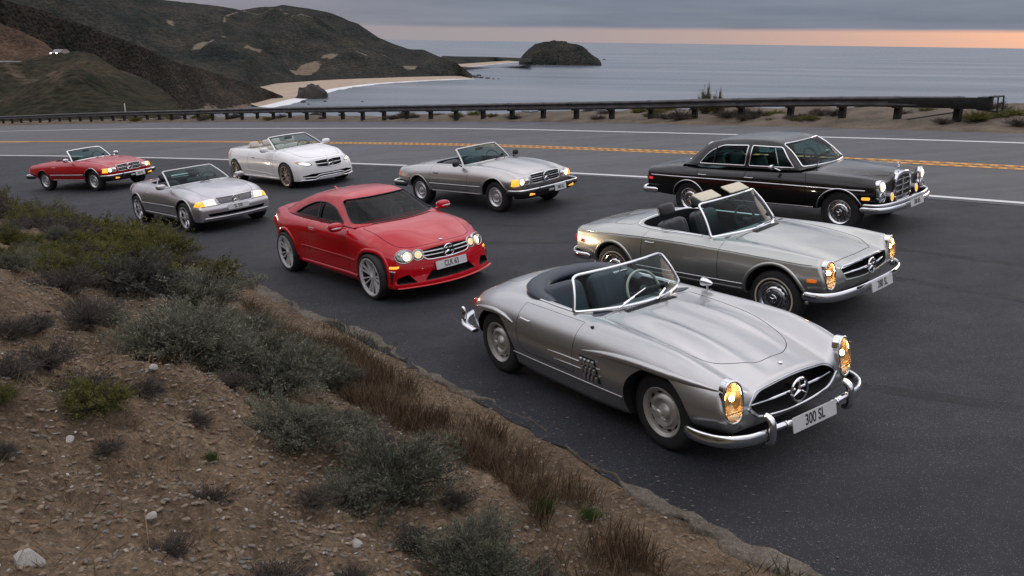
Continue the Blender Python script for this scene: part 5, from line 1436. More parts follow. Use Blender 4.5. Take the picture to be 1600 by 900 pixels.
    for sg in (-1, 1):
        c.bowl_lamp((1.792, sg*.69, .632), .165, .305, .046, yaw=sg*8, tilt=-4, rim=.012, p=2.4, depth=.058, glow=55.0, fog=True)
        mb = MB(); mb.ellipsoid((-2.05, sg*.60,.46), (.06,.05,.08), 12, 8, .8); mb.build('overrider', chrome, c.root)
        q, n_ = b.front(sg*.62, .62, -1); mb = MB(); mb.ellipsoid(q, (.03,.10,.06), 12, 8, .7); mb.build('tail_light', red_lens, c.root)
    marker(c, b, 1.66, .590, .10, .036, orange_lens, 'side_marker'); marker(c, b, -1.80, .625, .10, .036, red_lens, 'side_marker')
    blade(c, [(1.58,-.885,.425),(1.75,-.875,.422),(1.88,-.72,.415),(1.955,-.42,.42),(1.975,-.15,.425),(1.975,0,.425)], .052, chrome, 'front_bumper')
    blade(c, [(-1.60,-.875,.43),(-1.9,-.85,.43),(-2.07,-.68,.43),(-2.13,-.3,.43),(-2.14,0,.43)], .05, chrome, 'rear_bumper')
    mb = MB(); mb.box((1.97,0,.46), (.02,.86,.02)); mb.build('bumper_rubber', black, c.root)
    c.number_plate((2.035, 0, .425), .47, .115, '280 SL', tilt=-8, tsize=.115, xs=.70)
    handles(c, b, -.56, .765, chrome)
    c.windscreen((.24,.665,.868), (.52,.905), (-.01,.575,1.235), (.085,1.25), .016, chrome, glass_green, corner=(.02,.05), low_r=.020)
    c.wipers([(-.30,.03,.30,.05), (.20,.03,.75,.06)], .007, chrome)
    for sg in (-1, 1):
        mb = MB(); mb.box((-.085, sg*.30, 1.29), (.17,.40,.018), Matrix.Rotation(R_(24), 3, 'Y')); mb.build('sun_visor', mat('visor_cream', (.60,.55,.42), .6), c.root, bevel=.006)
    mb = MB(); mb.box((.03,0,1.17), (.02,.22,.06)); mb.tube([(.06,0,1.24),(.03,0,1.18)], .008, 6); mb.build('rear_view_mirror', black, c.root, bevel=.008)
    mb = MB()
    for k in range(22):
        y = .02 + .5 * k / 21; q, _ = b.top(.575 - .10 * y * y, y - .27); mb.box(q + Vector((0,0,.002)), (.07,.012,.008))
    mb.build('scuttle_vent', black, c.root)
    c.strip_top(b, [(.10,-.655),(-.45,-.655),(-.85,-.62),(-1.00,-.50),(-1.03,0),(-1.00,.50),(-.85,.62),(-.45,.655),(.10,.655)], .010, chrome, 'cockpit_trim', flat=.8, off=.003)
    for sg in (-1, 1): c.seat(-.42, sg*.33, leather_black, z=.42, w=.50, h=.48, rec=18, pleats=40, rest=True)
    c.dash(.44, .62, .875, black, .26, .22); c.steering(.06, .33, .86, .205, 66)
    c.wheels('cap', .32, .184, .175, 1.485, 1.485, whitewall=True)
    return c

# ================================================================ roofs and windows for the closed cars
def cabin(c, lines, inset, side_polys, front_poly, rear_poly, p, gm, fx, rx, bow_f, bow_r, Lf, Lr, chrome_m=None, name='roof', zb=.93, gm_front=None):
    kw = dict(bow_f=bow_f, bow_r=bow_r, Lf=Lf, Lr=Lr, capf=.006, capr=.006, nx=90, sub=6, smooth=2)
    O = Body(lines, creases=(len(lines) - 2,), **kw)
    def shrink(dy, dz, zbot):
        return [[(x, max(0, y - dy) if y > 0 else 0, (z - dz if k < len(lines) - 2 else zbot)) for x, y, z in l] for k, l in enumerate(lines)]
    I = Body([[(x + (inset if i == 0 else (-inset if i == len(l) - 1 else 0)), y, z) for i, (x, y, z) in enumerate(l)] for l in shrink(.035, .032, zb - .06)], creases=(len(lines) - 2,), **kw)
    O.cur = boolean(O.cur, I.me)
    G = Body(shrink(.010, .008, zb - .02), creases=(len(lines) - 2,), **kw)
    panes = []
    for poly in side_polys:
        for sg in (-1, 1): panes.append(('side_window', poly, sg * .40, sg * 1.3, 'xz'))
    panes.append(('windscreen', front_poly, fx, 2.0, 'yz')); panes.append(('rear_window', rear_poly, -3.0, rx, 'yz'))
    for nm, poly, d0, d1, pl in panes:
        gm_ = gm if nm == 'side_window' or gm_front is None else gm_front
        m1 = MB(); m1.prism(poly, d0, d1, pl); O.cut(m1)
        m2 = MB(); m2.prism(grow(poly, .012), d0, d1, pl)
        pane = boolean(G.me, m2.mesh('c'), 'INTERSECT')
        bm = bmesh.new(); bm.from_mesh(pane); kill = []
        for f in bm.faces:
            nn, fn, dist = G.normal_at(f.calc_center_median())
            if dist > .003 or f.normal.dot(nn) < .8: kill.append(f)
        bmesh.ops.delete(bm, geom=kill, context='FACES')
        bm.to_mesh(pane); bm.free()
        pane.materials.clear(); pane.materials.append(gm_)
        cache = [G.normal_at(v.co)[0] for v in pane.vertices]
        pane.polygons.foreach_set('use_smooth', np.ones(len(pane.polygons), bool))
        pane.normals_split_custom_set([cache[l.vertex_index] for l in pane.loops])
        link(nm, pane, None, c.root)
    O.finish(O.cur, [p, black, black]); r = link(name, O.cur, None, c.root)
    return O, r
def frame_strip(c, O, poly, r, m, name, sides=(-1, 1), off=.002):
    k = len(poly); pts = []
    for i in range(k):
        a, b2 = np.array(poly[i]), np.array(poly[(i + 1) % k]); n = max(2, int(np.hypot(*(b2 - a)) / .04))
        pts += [tuple(a + (b2 - a) * j / n) for j in range(n)]
    pts.append(pts[0])
    c.strip_side(O, pts, r, m, name, flat=.6, off=off, sides=sides, dense=False, n=6)
def frame_front(c, O, poly, r, m, name, sg=1):
    k = len(poly); pts = []
    for i in range(k):
        a, b2 = np.array(poly[i]), np.array(poly[(i + 1) % k]); n = max(2, int(np.hypot(*(b2 - a)) / .05))
        pts += [tuple(a + (b2 - a) * j / n) for j in range(n)]
    c.strip_front(O, pts, r, m, name, flat=.7, off=.002, sg=sg, closed=True, smooth=False)

# ================================================================ dark limousine
def build_sel():
    p = paint('paint_black_brown', (0.006, 0.005, 0.0046), 0.0, 0.30, dust=.06)
    c = Car('saloon_car', 'black-brown four-door saloon with upright chrome radiator grille and stacked round headlamps', 4.84, 14.69, -47.1, 2.865)
    c.inter = leather_black
    L = [
     [(-2.45,0,.870),(-2.0,0,.91),(-1.6,0,.945),(-1.3,0,.95),(.5,0,.955),(.9,0,.970),(1.4,0,.948),(1.8,0,.915),(2.0,0,.880)],
     [(-2.45,.30,.868),(-2.0,.30,.905),(-1.6,.30,.942),(.5,.30,.953),(.9,.30,.965),(1.4,.29,.940),(1.8,.26,.900),(2.0,.24,.860)],
     [(-2.45,.52,.862),(-1.6,.55,.935),(.9,.55,.932),(1.5,.52,.875),(2.0,.46,.790)],
     [(-2.45,.69,.85),(-1.6,.74,.895),(.6,.765,.90),(1.2,.745,.892),(1.7,.725,.875),(2.0,.71,.845)],
     [(-2.45,.775,.80),(-1.5,.835,.83),(0,.85,.84),(1.2,.835,.825),(1.8,.81,.805),(2.0,.79,.785)],
     [(-2.45,.81,.66),(-1.5,.89,.66),(0,.905,.66),(1.3,.895,.65),(1.8,.87,.64),(2.0,.84,.63)],
     [(-2.45,.79,.48),(-1.5,.875,.46),(0,.885,.46),(1.3,.88,.46),(1.8,.85,.47),(2.0,.815,.48)],
     [(-2.45,.72,.38),(-1.4,.83,.36),(1.3,.84,.36),(1.8,.80,.39),(2.0,.77,.41)],
     [(-2.45,0,.38),(-1.4,0,.36),(1.3,0,.36),(1.8,0,.39),(2.0,0,.41)]]
    b = Body(L, creases=(7,), bow_f=.05, bow_r=.10, Lf=.4, capf=.03, capr=.05)
    c.wells(b, [(1.4325,.37,.325),(-1.4325,.36,.31)], 0)
    mb = MB(); mb.prism(rounded([(-1.35,-.66),(.62,-.68),(.62,.68),(-1.35,.66)], .08), .40, 1.5, 'xy'); b.cut(mb)
    inn = lambda q: 2 if (-1.4 < q.x < .66 and abs(q.y) < .70 and q.z > .39) else 1
    c.panel(b, rounded([(-.265,.40),(.88,.40),(.88,.80),(.66,1.1),(-.265,1.1)], [.03,.08,.1,0,0]), .74, 1.2, 'xz', 'front_door', p, .007, mirror=True, inner=inn)
    c.panel(b, rounded([(-1.02,.60),(-.86,.40),(-.285,.40),(-.285,1.1),(-1.30,1.1),(-1.26,.80)], [.1,.06,.03,0,0,.1]), .74, 1.2, 'xz', 'rear_door', p, .007, mirror=True, inner=inn)
    c.panel(b, rounded([(.92,-.62),(.92,.62),(1.6,.50),(1.95,.30),(1.95,-.30),(1.6,-.50)], [.05,.05,.2,.05,.05,.2], 5), .70, 1.3, 'xy', 'bonnet', p, .008, inner=inn)
    c.panel(b, rounded([(-1.78,-.62),(-1.78,.62),(-2.40,.60),(-2.42,0),(-2.40,-.60)], [.05,.05,.06,.2,.06], 5), .70, 1.3, 'xy', 'boot_lid', p, .007, inner=inn)
    b.finish(b.cur, [p, dark, c.inter], inn); link('body', b.cur, None, c.root)
    c.arch_lip(b, 1.4325, .325, .380, .012, chrome_worn, 8, 172, off=.003); c.arch_lip(b, -1.4325, .31, .368, .012, chrome_worn, 8, 172, off=.003)
    c.strip_side(b, [(-2.44,.725),(-1.2,.728),(.3,.718),(2.0,.690)], .010, chrome_worn, 'waist_strip', off=.002)
    c.strip_side(b, [(-1.0,.372),(.98,.372)], .012, chrome_worn, 'sill_strip', off=.002)
    # greenhouse
    C0 = [(-1.78,0,.955),(-1.55,0,1.055),(-1.28,0,1.275),(-1.10,0,1.362),(-.8,0,1.404),(-.3,0,1.418),(.05,0,1.406),(.30,0,1.356),(.62,0,1.165),(.92,0,.968)]
    def off(l, y, dz, ends): return [(x, y if not isinstance(y, (list, tuple)) else y[i], max(z - dz * (1 if 1.2 < z else ends), .945 + .002)) for i, (x, _, z) in enumerate(l)]
    ln = [C0, off(C0, .33, .010, .3), off(C0, [.58,.58,.56,.555,.55,.55,.55,.56,.62,.66], .045, .25), off(C0, [.66,.66,.635,.62,.62,.62,.62,.63,.68,.715], .115, .45),
          [(x, yy, .940) for (x, _, z), yy in zip(C0, [.70,.735,.755,.76,.765,.77,.77,.77,.765,.74])], [(x, 0, .940) for x, _, z in C0]]
    sw1 = rounded([(-.245,.975),(.585,.975),(.30,1.285),(-.245,1.302)], [.02,.02,.05,.02], 4)
    sw2 = rounded([(-.325,.975),(-.325,1.302),(-.85,1.294),(-1.10,1.17),(-1.27,.975)], [.02,.02,.10,.10,.03], 4)
    ws = rounded([(-.66,.985),(.66,.985),(.545,1.332),(-.545,1.332)], [.03,.03,.05,.05], 4)
    rw = rounded([(-.62,1.00),(.62,1.00),(.52,1.308),(-.52,1.308)], [.04,.04,.08,.08], 4)
    O, ro = cabin(c, ln, .04, [sw1, sw2], ws, rw, p, glass_green, .0, -1.0, .24, .12, .75, .5)
    for poly in (sw1, sw2): frame_strip(c, O, poly, .010, chrome_worn, 'window_frame')
    frame_front(c, O, ws, .014, chrome, 'windscreen_frame'); frame_front(c, O, rw, .010, chrome, 'rear_window_frame', -1)
    c.strip_side(b, [(-1.62,.925),(-1.3,.925),(-.3,.925),(.62,.925)], .009, chrome_worn, 'waist_strip', off=-.002)
    for sg in (-1, 1):
        mb = MB(); mb.tube([(.30, sg*.72, .975),(.20, sg*.66, 1.27)], .010, 6); mb.build('quarterlight_post', chrome_worn, c.root)
        mb = MB(); mb.tube([(-.98, sg*.74, .975),(-.93, sg*.67, 1.27)], .010, 6); mb.build('quarterlight_post', black, c.root)
    # radiator shell
    g = empty('grille', c.root)
    sh = rounded([(-.285,.47),(-.25,.435),(.25,.435),(.285,.47),(.275,.80),(.20,.872),(0,.900),(-.20,.872),(-.275,.80)], [.02,.04,.04,.02,.05,.08,.1,.08,.05], 4)
    mb = MB(); n = len(sh)
    inn_ = [(y * .87, .455 + (z - .435) * (.84 if z > .7 else .96)) for y, z in sh]
    V = [(1.93, y, z) for y, z in sh] + [(2.05, y, z) for y, z in sh] + [(2.062, y * .96, .44 + (z - .435) * .965) for y, z in sh] + [(2.055, y, z) for y, z in inn_] + [(2.00, y, z) for y, z in inn_]
    F = [(k*n + i, k*n + (i + 1) % n, (k + 1)*n + (i + 1) % n, (k + 1)*n + i) for k in range(4) for i in range(n)]
    mb.add(V, F); mb.build('radiator_shell', chrome, g, ang=30)
    mb = MB(); mb.prism(inn_, 1.99, 2.005, 'yz'); mb.build('radiator_screen', black, g)
    for k in range(4):
        mb = MB(); z = .50 + .088 * k; mb.box((2.035, 0, z), (.03, .47, .014)); mb.build('grille_bar', chrome, g, bevel=.004)
    for k in range(11):
        mb = MB(); mb.box((2.015, -.2 + .04 * k, .625), (.012, .006, .32)); mb.build('grille_slat', chrome_worn, g)
    mb = MB(); mb.box((2.04, 0, .62), (.03, .014, .36)); mb.build('grille_bar', chrome, g, bevel=.004)
    mb = MB(); star_shape(mb, (1.97,0,.985), .042, .008, .12, 24); mb.tube([(1.96,0,.895),(1.97,0,.945)], .007, 6); mb.lathe([(.022,0),(.018,.012),(0,.014)], 14, (1.96,0,.893), 'z'); mb.build('bonnet_star', chrome, c.root)
    for sg in (-1, 1):
        h = empty('headlight', c.root, (2.015, sg*.70, .665)); h.rotation_euler = (0, R_(-3), R_(sg*6))
        mb = MB(); o_ = [(math.copysign(abs(math.cos(a))**.8, math.cos(a))*.105, math.copysign(abs(math.sin(a))**.8, math.sin(a))*.180) for a in np.linspace(0, 2*PI, 41)[:-1]]
        mb.prism(o_, -.05, .03, 'yz'); mb.build('bezel', chrome, h, bevel=.008)
        c.lens((.034, 0, .078), .150, .150, .030, lamp_white, 'lens_unit', rim=.008, parent=h, depth=.02)
        c.lens((.034, 0, -.083), .140, .140, .028, lens_glass, 'fog_unit', rim=.008, parent=h, depth=.02)
        mb = MB(); mb.lathe([(.065,.036),(.05,.02),(.02,.008),(0,.006)], 24, (0,0,-.083), 'x'); mb.build('reflector', reflector, h)
        c.lens((2.075, sg*.435, .545), .115, .135, .025, orange_lit, 'fog_lamp', rim=.010, depth=.06)
        mb = MB(); mb.tube([(2.0, sg*.435,.44),(2.06, sg*.435,.48)], .014, 6); mb.build('fog_lamp_bracket', chrome, c.root)
        q, n_ = b.front(sg*.66, .68, -1); mb = MB(); mb.ellipsoid(q, (.025,.10,.075), 12, 8, .6); mb.build('tail_light', red_lens, c.root)
    marker(c, b, 1.86, .575, .12, .045, orange_lit, 'side_marker'); marker(c, b, -2.32, .665, .09, .045, mat('red_lit', (.5,.01,.01), .2, coat=1, emit=(1,.05,.03), estr=.5), 'side_marker')
    blade(c, [(1.80,-.915,.41),(2.00,-.905,.408),(2.14,-.78,.402),(2.215,-.45,.40),(2.235,0,.40)], .045, chrome, 'front_bumper')
    blade(c, [(1.84,-.905,.475),(2.00,-.895,.475),(2.11,-.77,.47),(2.18,-.45,.47),(2.195,0,.47)], .030, chrome, 'bumper_upper_blade', flat=.6)
    blade(c, [(1.84,-.905,.445),(2.00,-.893,.445),(2.11,-.768,.44),(2.18,-.45,.44),(2.20,0,.44)], .022, black, 'bumper_rubber', flat=.7)
    blade(c, [(-2.10,-.905,.45),(-2.4,-.89,.45),(-2.53,-.75,.45),(-2.60,-.4,.45),(-2.61,0,.45)], .052, chrome, 'rear_bumper')
    c.number_plate((2.285, 0, .425), .46, .12, '300 SEL', tilt=-6, tsize=.10, xs=.7)
    handles(c, b, -.18, .80, chrome, .16); handles(c, b, -1.13, .80, chrome, .16)
    c.mirror(.30, .93, 1.0, -1, chrome, .025, .075, .045, foot=(.36, -.80, .93)); c.mirror(.30, .93, 1.0, 1, chrome, .025, .075, .045, foot=(.36, .80, .93))
    for sg in (-1, 1):
        c.seat(-.15, sg*.35, leather_black, z=.48, w=.52, h=.55, rec=15, rest=True)
        c.seat(-1.05, sg*.33, leather_black, z=.50, w=.60, h=.50, rec=20)
        mb = MB(); mb.tube([(.86, sg*.3 - .22, .975),(.72, sg*.3 + .18, 1.06)], .008, 6); mb.build('wiper', black, c.root)
    c.dash(.72, .66, .95, black, .30, .2); c.steering(.30, .36, .95, .205, 64)
    mb = MB(); mb.box((.22,0,1.30), (.02,.24,.07)); mb.build('rear_view_mirror', black, c.root, bevel=.01)
    c.wheels('cap', .335, .184, .18, 1.482, 1.485)
    return c

# ================================================================ red coupe
def build_clk():
    p = paint('paint_red', (0.47, 0.0025, 0.010), 0.0, 0.30, dust=.03)
    c = Car('coupe', 'red hardtop coupe with twin oval headlights and number plate CLK 63', -2.13, 12.93, -50.1, 2.715)
    c.inter = leather_black
    L = [
     [(-2.15,0,.98),(-2.0,0,.99),(-1.6,0,.985),(-1.2,0,.95),(.6,0,.95),(.85,0,.968),(1.2,0,.93),(1.6,0,.842),(1.85,0,.765),(1.95,0,.725)],
     [(-2.15,.30,.977),(-2.0,.30,.987),(-1.2,.30,.948),(.85,.30,.965),(1.2,.30,.928),(1.6,.29,.842),(1.85,.28,.762),(1.95,.27,.720)],
     [(-2.15,.50,.965),(-1.6,.55,.965),(-1.2,.55,.945),(.8,.58,.948),(1.2,.57,.905),(1.6,.55,.812),(1.85,.52,.738),(1.95,.50,.700)],
     [(-2.15,.62,.94),(-1.6,.70,.935),(-1.2,.72,.93),(.6,.735,.925),(.9,.73,.908),(1.2,.73,.872),(1.6,.70,.785),(1.85,.66,.715),(1.95,.62,.678)],
     [(-2.15,.70,.84),(-1.8,.80,.835),(-1.2,.845,.85),(0,.85,.855),(.9,.84,.84),(1.36,.85,.79),(1.8,.79,.66),(1.95,.74,.61)],
     [(-2.15,.74,.62),(-1.8,.84,.62),(-1.25,.905,.62),(-.6,.868,.62),(.6,.868,.60),(1.36,.915,.60),(1.8,.85,.50),(1.95,.80,.47)],
     [(-2.15,.74,.40),(-1.8,.84,.40),(-1.25,.90,.40),(-.6,.862,.40),(.6,.862,.38),(1.36,.91,.38),(1.8,.86,.32),(1.95,.82,.30)],
     [(-2.15,.70,.26),(-1.25,.87,.24),(-.6,.855,.21),(.6,.855,.20),(1.36,.88,.20),(1.8,.85,.195),(1.95,.82,.195)],
     [(-2.15,0,.26),(-1.25,0,.24),(-.6,0,.21),(.6,0,.20),(1.36,0,.20),(1.8,0,.195),(1.95,0,.195)]]
    b = Body(L, creases=(7,), bow_f=.33, bow_r=.20, Fz=[(.19,.12),(.25,.135),(.30,.10),(.45,.085),(.56,.055),(.70,.0),(.85,-.06)], Lf=.75, capf=.035, capr=.05)
    c.wells(b, [(1.3575,.362,.325),(-1.3575,.362,.33)], 0)
    mb = MB(); mb.prism(rounded([(-1.25,-.62),(.62,-.66),(.62,.66),(-1.25,.62)], .08), .36, 1.5, 'xy'); b.cut(mb)
    mb = MB(); mb.prism(rounded([(-.42,.665),(-.345,.560),(0,.540),(.345,.560),(.42,.665),(.2,.692),(0,.698),(-.2,.692)], [.02,.05,.2,.05,.02,.1,.1,.1], 4), 1.86, 2.6, 'yz'); b.cut(mb)
    mb = MB(); mb.prism(rounded([(-.43,.275),(.43,.275),(.31,.395),(-.31,.395)], .02, 3), 1.95, 2.6, 'yz')
    for sg in (-1, 1): mb.prism(rounded([(sg*.53,.265),(sg*.79,.265),(sg*.77,.345),(sg*.62,.385)], .02, 3), 1.66, 2.6, 'yz')
    b.cut(mb)
    inn = lambda q: 2 if (-1.3 < q.x < .66 and abs(q.y) < .68 and q.z > .35) else 1
    c.panel(b, rounded([(-.52,.30),(.66,.30),(.74,.55),(.60,1.1),(-.55,1.1),(-.60,.62)], [.08,.08,.1,0,0,.1]), .72, 1.2, 'xz', 'door', p, .007, mirror=True, inner=inn)
    c.panel(b, rounded([(.90,-.68),(.90,.68),(1.45,.665),(1.70,.60),(1.86,.42),(1.935,0),(1.86,-.42),(1.70,-.60),(1.45,-.665)], [.05,.05,.2,.08,.15,.3,.15,.08,.2], 5), .58, 1.3, 'xy', 'bonnet', p, .008, inner=inn)
    c.panel(b, rounded([(-1.76,-.56),(-1.76,.56),(-2.12,.54),(-2.12,-.54)], [.05,.05,.05,.05], 5), .70, 1.3, 'xy', 'boot_lid', p, .007, inner=inn)
    b.finish(b.cur, [p, dark, c.inter], inn); link('body', b.cur, None, c.root)
    c.arch_lip(b, 1.3575, .325, .385, .032, p, -14, 180, off=-.004, name='flared_wheel_arch'); c.arch_lip(b, -1.3575, .33, .385, .032, p, 0, 180, off=-.004, name='flared_wheel_arch')
    c.strip_side(b, [(-.80,.515),(.95,.505)], .011, p, 'side_moulding', off=.004); c.strip_side(b, [(-.85,.262),(.95,.268)], .028, p, 'sill_skirt', off=.006)
    C0 = [(-1.82,0,.985),(-1.6,0,1.065),(-1.2,0,1.205),(-.8,0,1.295),(-.4,0,1.333),(-.1,0,1.335),(.15,0,1.302),(.5,0,1.165),(.8,0,1.035),(1.00,0,.955)]
    zb = .930
    def ln_(y, dz): return [(x, y[i] if isinstance(y, list) else y, max(z - dz[i], zb + .003)) for i, (x, _, z) in enumerate(C0)]
    ln = [C0, ln_(.30, [.004,.006,.012,.012,.012,.012,.012,.010,.006,.003]), ln_([.52,.53,.52,.51,.50,.50,.51,.56,.62,.66], [.012,.02,.045,.05,.05,.05,.05,.045,.03,.012]),
          ln_([.60,.61,.605,.595,.59,.59,.595,.635,.69,.72], [.03,.06,.115,.13,.135,.135,.13,.10,.06,.02]), [(x, yy, zb) for (x, _, z), yy in zip(C0, [.66,.70,.735,.75,.755,.755,.755,.755,.75,.74])], [(x, 0, zb) for x, _, z in C0]]
    sw = rounded([(.44,.962),(.05,1.150),(-.25,1.198),(-.62,1.183),(-.98,1.070),(-1.22,.965)], [.03,.1,.15,.2,.1,.04], 4)
    ws = rounded([(-.69,.972),(.69,.972),(.53,1.255),(-.53,1.255)], [.03,.03,.06,.06], 4)
    rw = rounded([(-.58,1.035),(.58,1.035),(.48,1.248),(-.48,1.248)], [.04,.04,.08,.08], 4)
    O, ro = cabin(c, ln, .04, [sw], ws, rw, p, glass_dark, .05, -.85, .26, .10, .85, .6, zb=.93, gm_front=glass_mid)
    frame_strip(c, O, sw, .009, black, 'window_seal'); frame_front(c, O, ws, .010, black, 'windscreen_seal')
    for sg in (-1, 1):
        mb = MB(); mb.tube([(-.36, sg*.745, .965),(-.40, sg*.62, 1.20)], .014, 6); mb.build('window_post', black, c.root)
    g = empty('grille', c.root)
    for z0, w0 in ((.655,.40),(.607,.375)):
        mb = MB(); P = [(b.front(y, z0)[0].x + .006, y, z0 - .004) for y in np.linspace(-w0, w0, 15)]; mb.tube(P, .014, 8, flat=.7, up=Vector((0,0,1))); mb.build('grille_bar', alloy, g)
    c.strip_front(b, [(-.42,.662),(-.345,.555),(-.15,.540),(0,.536),(.15,.540),(.345,.555),(.42,.662)], .009, chrome, 'grille_surround', off=.003)
    mb = MB(); xg = b.front(0, .62)[0].x; star_shape(mb, (xg + .02,0,.622), .086, .022, .14, 36); mb.tube([(xg - .1,0,.622),(xg + .02,0,.622)], .02, 8); mb.build('star_emblem', chrome, g)
    mb = MB(); mb.box((xg - .13,0,.62), (.02,.82,.17)); mb.build('radiator_screen', black, g)
    q, n_ = b.top(1.86, 0); mb = MB(); mb.ellipsoid(q + n_*.003, (.028,.028,.009), 16, 8); mb.build('bonnet_badge', chrome, c.root)
    for sg in (-1, 1):
        q, _ = b.front(sg*.625, .632); o1 = c.lens(q + Vector((.004,0,0)), .255, .185, .020, lens_glass, 'headlight', yaw=sg*27, tilt=-20, rim=.005, rim_m=chrome_worn, p=2.1, depth=.03)
        mb = MB(); mb.ellipsoid((-.004,0,0), (.010,.120,.086), 24, 10); mb.build('lamp_bowl', mat('lamp_bowl', (.40,.41,.42), .16, .85), o1)
        mb = MB(); mb.ellipsoid((.008, -sg*.045, -.012), (.014,.064,.062), 18, 10); mb.build('projector', lamp_white, o1)
        mb = MB(); mb.ellipsoid((.006, sg*.060, .022), (.010,.030,.030), 16, 10); mb.build('turn_bulb', mat('lamp_dim', (.55,.50,.45), .2, .5), o1)
        q, _ = b.front(sg*.448, .630); o2 = c.lens(q + Vector((.006,0,0)), .165, .150, .018, lens_glass, 'inner_headlight', yaw=sg*17, tilt=-18, rim=.005, rim_m=chrome_worn, p=2.1, depth=.03)
        mb = MB(); mb.ellipsoid((-.004,0,0), (.010,.078,.070), 24, 10); mb.build('lamp_bowl', MATS['lamp_bowl'], o2)
        mb = MB(); mb.lathe([(.050,.006),(.044,.012),(.030,.004),(.012,.010),(0,.010)], 22, (0,0,0), 'x'); mb.build('beam_ring', mat('lamp_glow', (.6,.4,.25), .2, .5, emit=(1,.66,.36), estr=.9), o2)
    marker(c, b, 1.80, .495, .11, .032, orange_lit, 'side_marker')
    for sg, pl in ((-1,'right'),(1,'left')):
        o = c.face_patch(b, rounded([(1.725,.27),(1.80,.27),(1.83,.42),(1.745,.43)], .01, 2), black, 'fender_louvre', off=.003, plane=pl)
        for k in range(4):
            mb = MB(); q, _ = b.side(1.775, .295 + .033*k, -1 if pl == 'right' else 1); mb.box(q, (.075,.016,.007)); mb.build('louvre_slat', black, o)
        c.face_patch(b, [(1.735,.438),(1.835,.432),(1.838,.446),(1.735,.452)], alloy, 'louvre_trim', off=.006, plane=pl)
    lip = [(b.front(y, .235)[0].x + .03, y, .215) for y in np.linspace(-.80, .80, 21)]
    mb = MB(); mb.tube(lip, .030, 8, flat=.45, up=Vector((0,0,1))); mb.build('front_splitter', p, c.root, ang=60)
    c.number_plate((b.front(0,.445)[0].x + .012, 0, .452), .52, .115, 'CLK 63', tilt=-8, tsize=.112, xs=.70)
    handles(c, b, -.36, .812, p, .18); c.strip_side(b, [(-.45,.826),(-.27,.826)], .006, chrome_worn, 'handle_trim', off=.024)
    for sg in (-1, 1):
        c.mirror(.60, .955, .965, sg, p, .075, .105, .065, foot=(.60, sg*.80, .925))
        mb = MB(); mb.ellipsoid((.638, sg*.965, .955), (.045,.085,.018), 12, 8, .7); mb.build('mirror_indicator', alloy, c.root)
    mb = MB(); P = [(b.top(.99 - .12*(y/.5)**2, y)[0] + Vector((0,0,.002))) for y in np.linspace(-.50,.50,15)]; mb.tube(P, .020, 6, flat=.35, up=Vector((0,0,1))); mb.build('scuttle_vent', black, c.root)
    mb = MB(); mb.tube([(-1.00,0,1.243),(-1.09,0,1.268),(-1.13,0,1.288)], [.030,.018,.006], 8, flat=.4); mb.build('roof_antenna', p, c.root)
    for sg in (-1, 1):
        c.seat(-.10, sg*.35, leather_black, z=.42, w=.50, h=.58, rec=18, rest=True)
        q, _ = b.front(sg*.60, .74, -1); mb = MB(); mb.ellipsoid(q, (.03,.13,.09), 12, 8, .6); mb.build('tail_light', red_lens, c.root)
    c.dash(.80, .66, .94, black, .34, .2); c.steering(.32, .35, .90, .19, 66)
    c.wheels('multi', .332, .262, .245, 1.585, 1.60)
    c.headlamp_light(2.05, -.60, .60, 50, yaw=3, pitch=1.5, spread=46, blend=1.0); c.headlamp_light(2.05, .62, .60, 130, yaw=44, pitch=5, spread=58, blend=1.0)
    return c

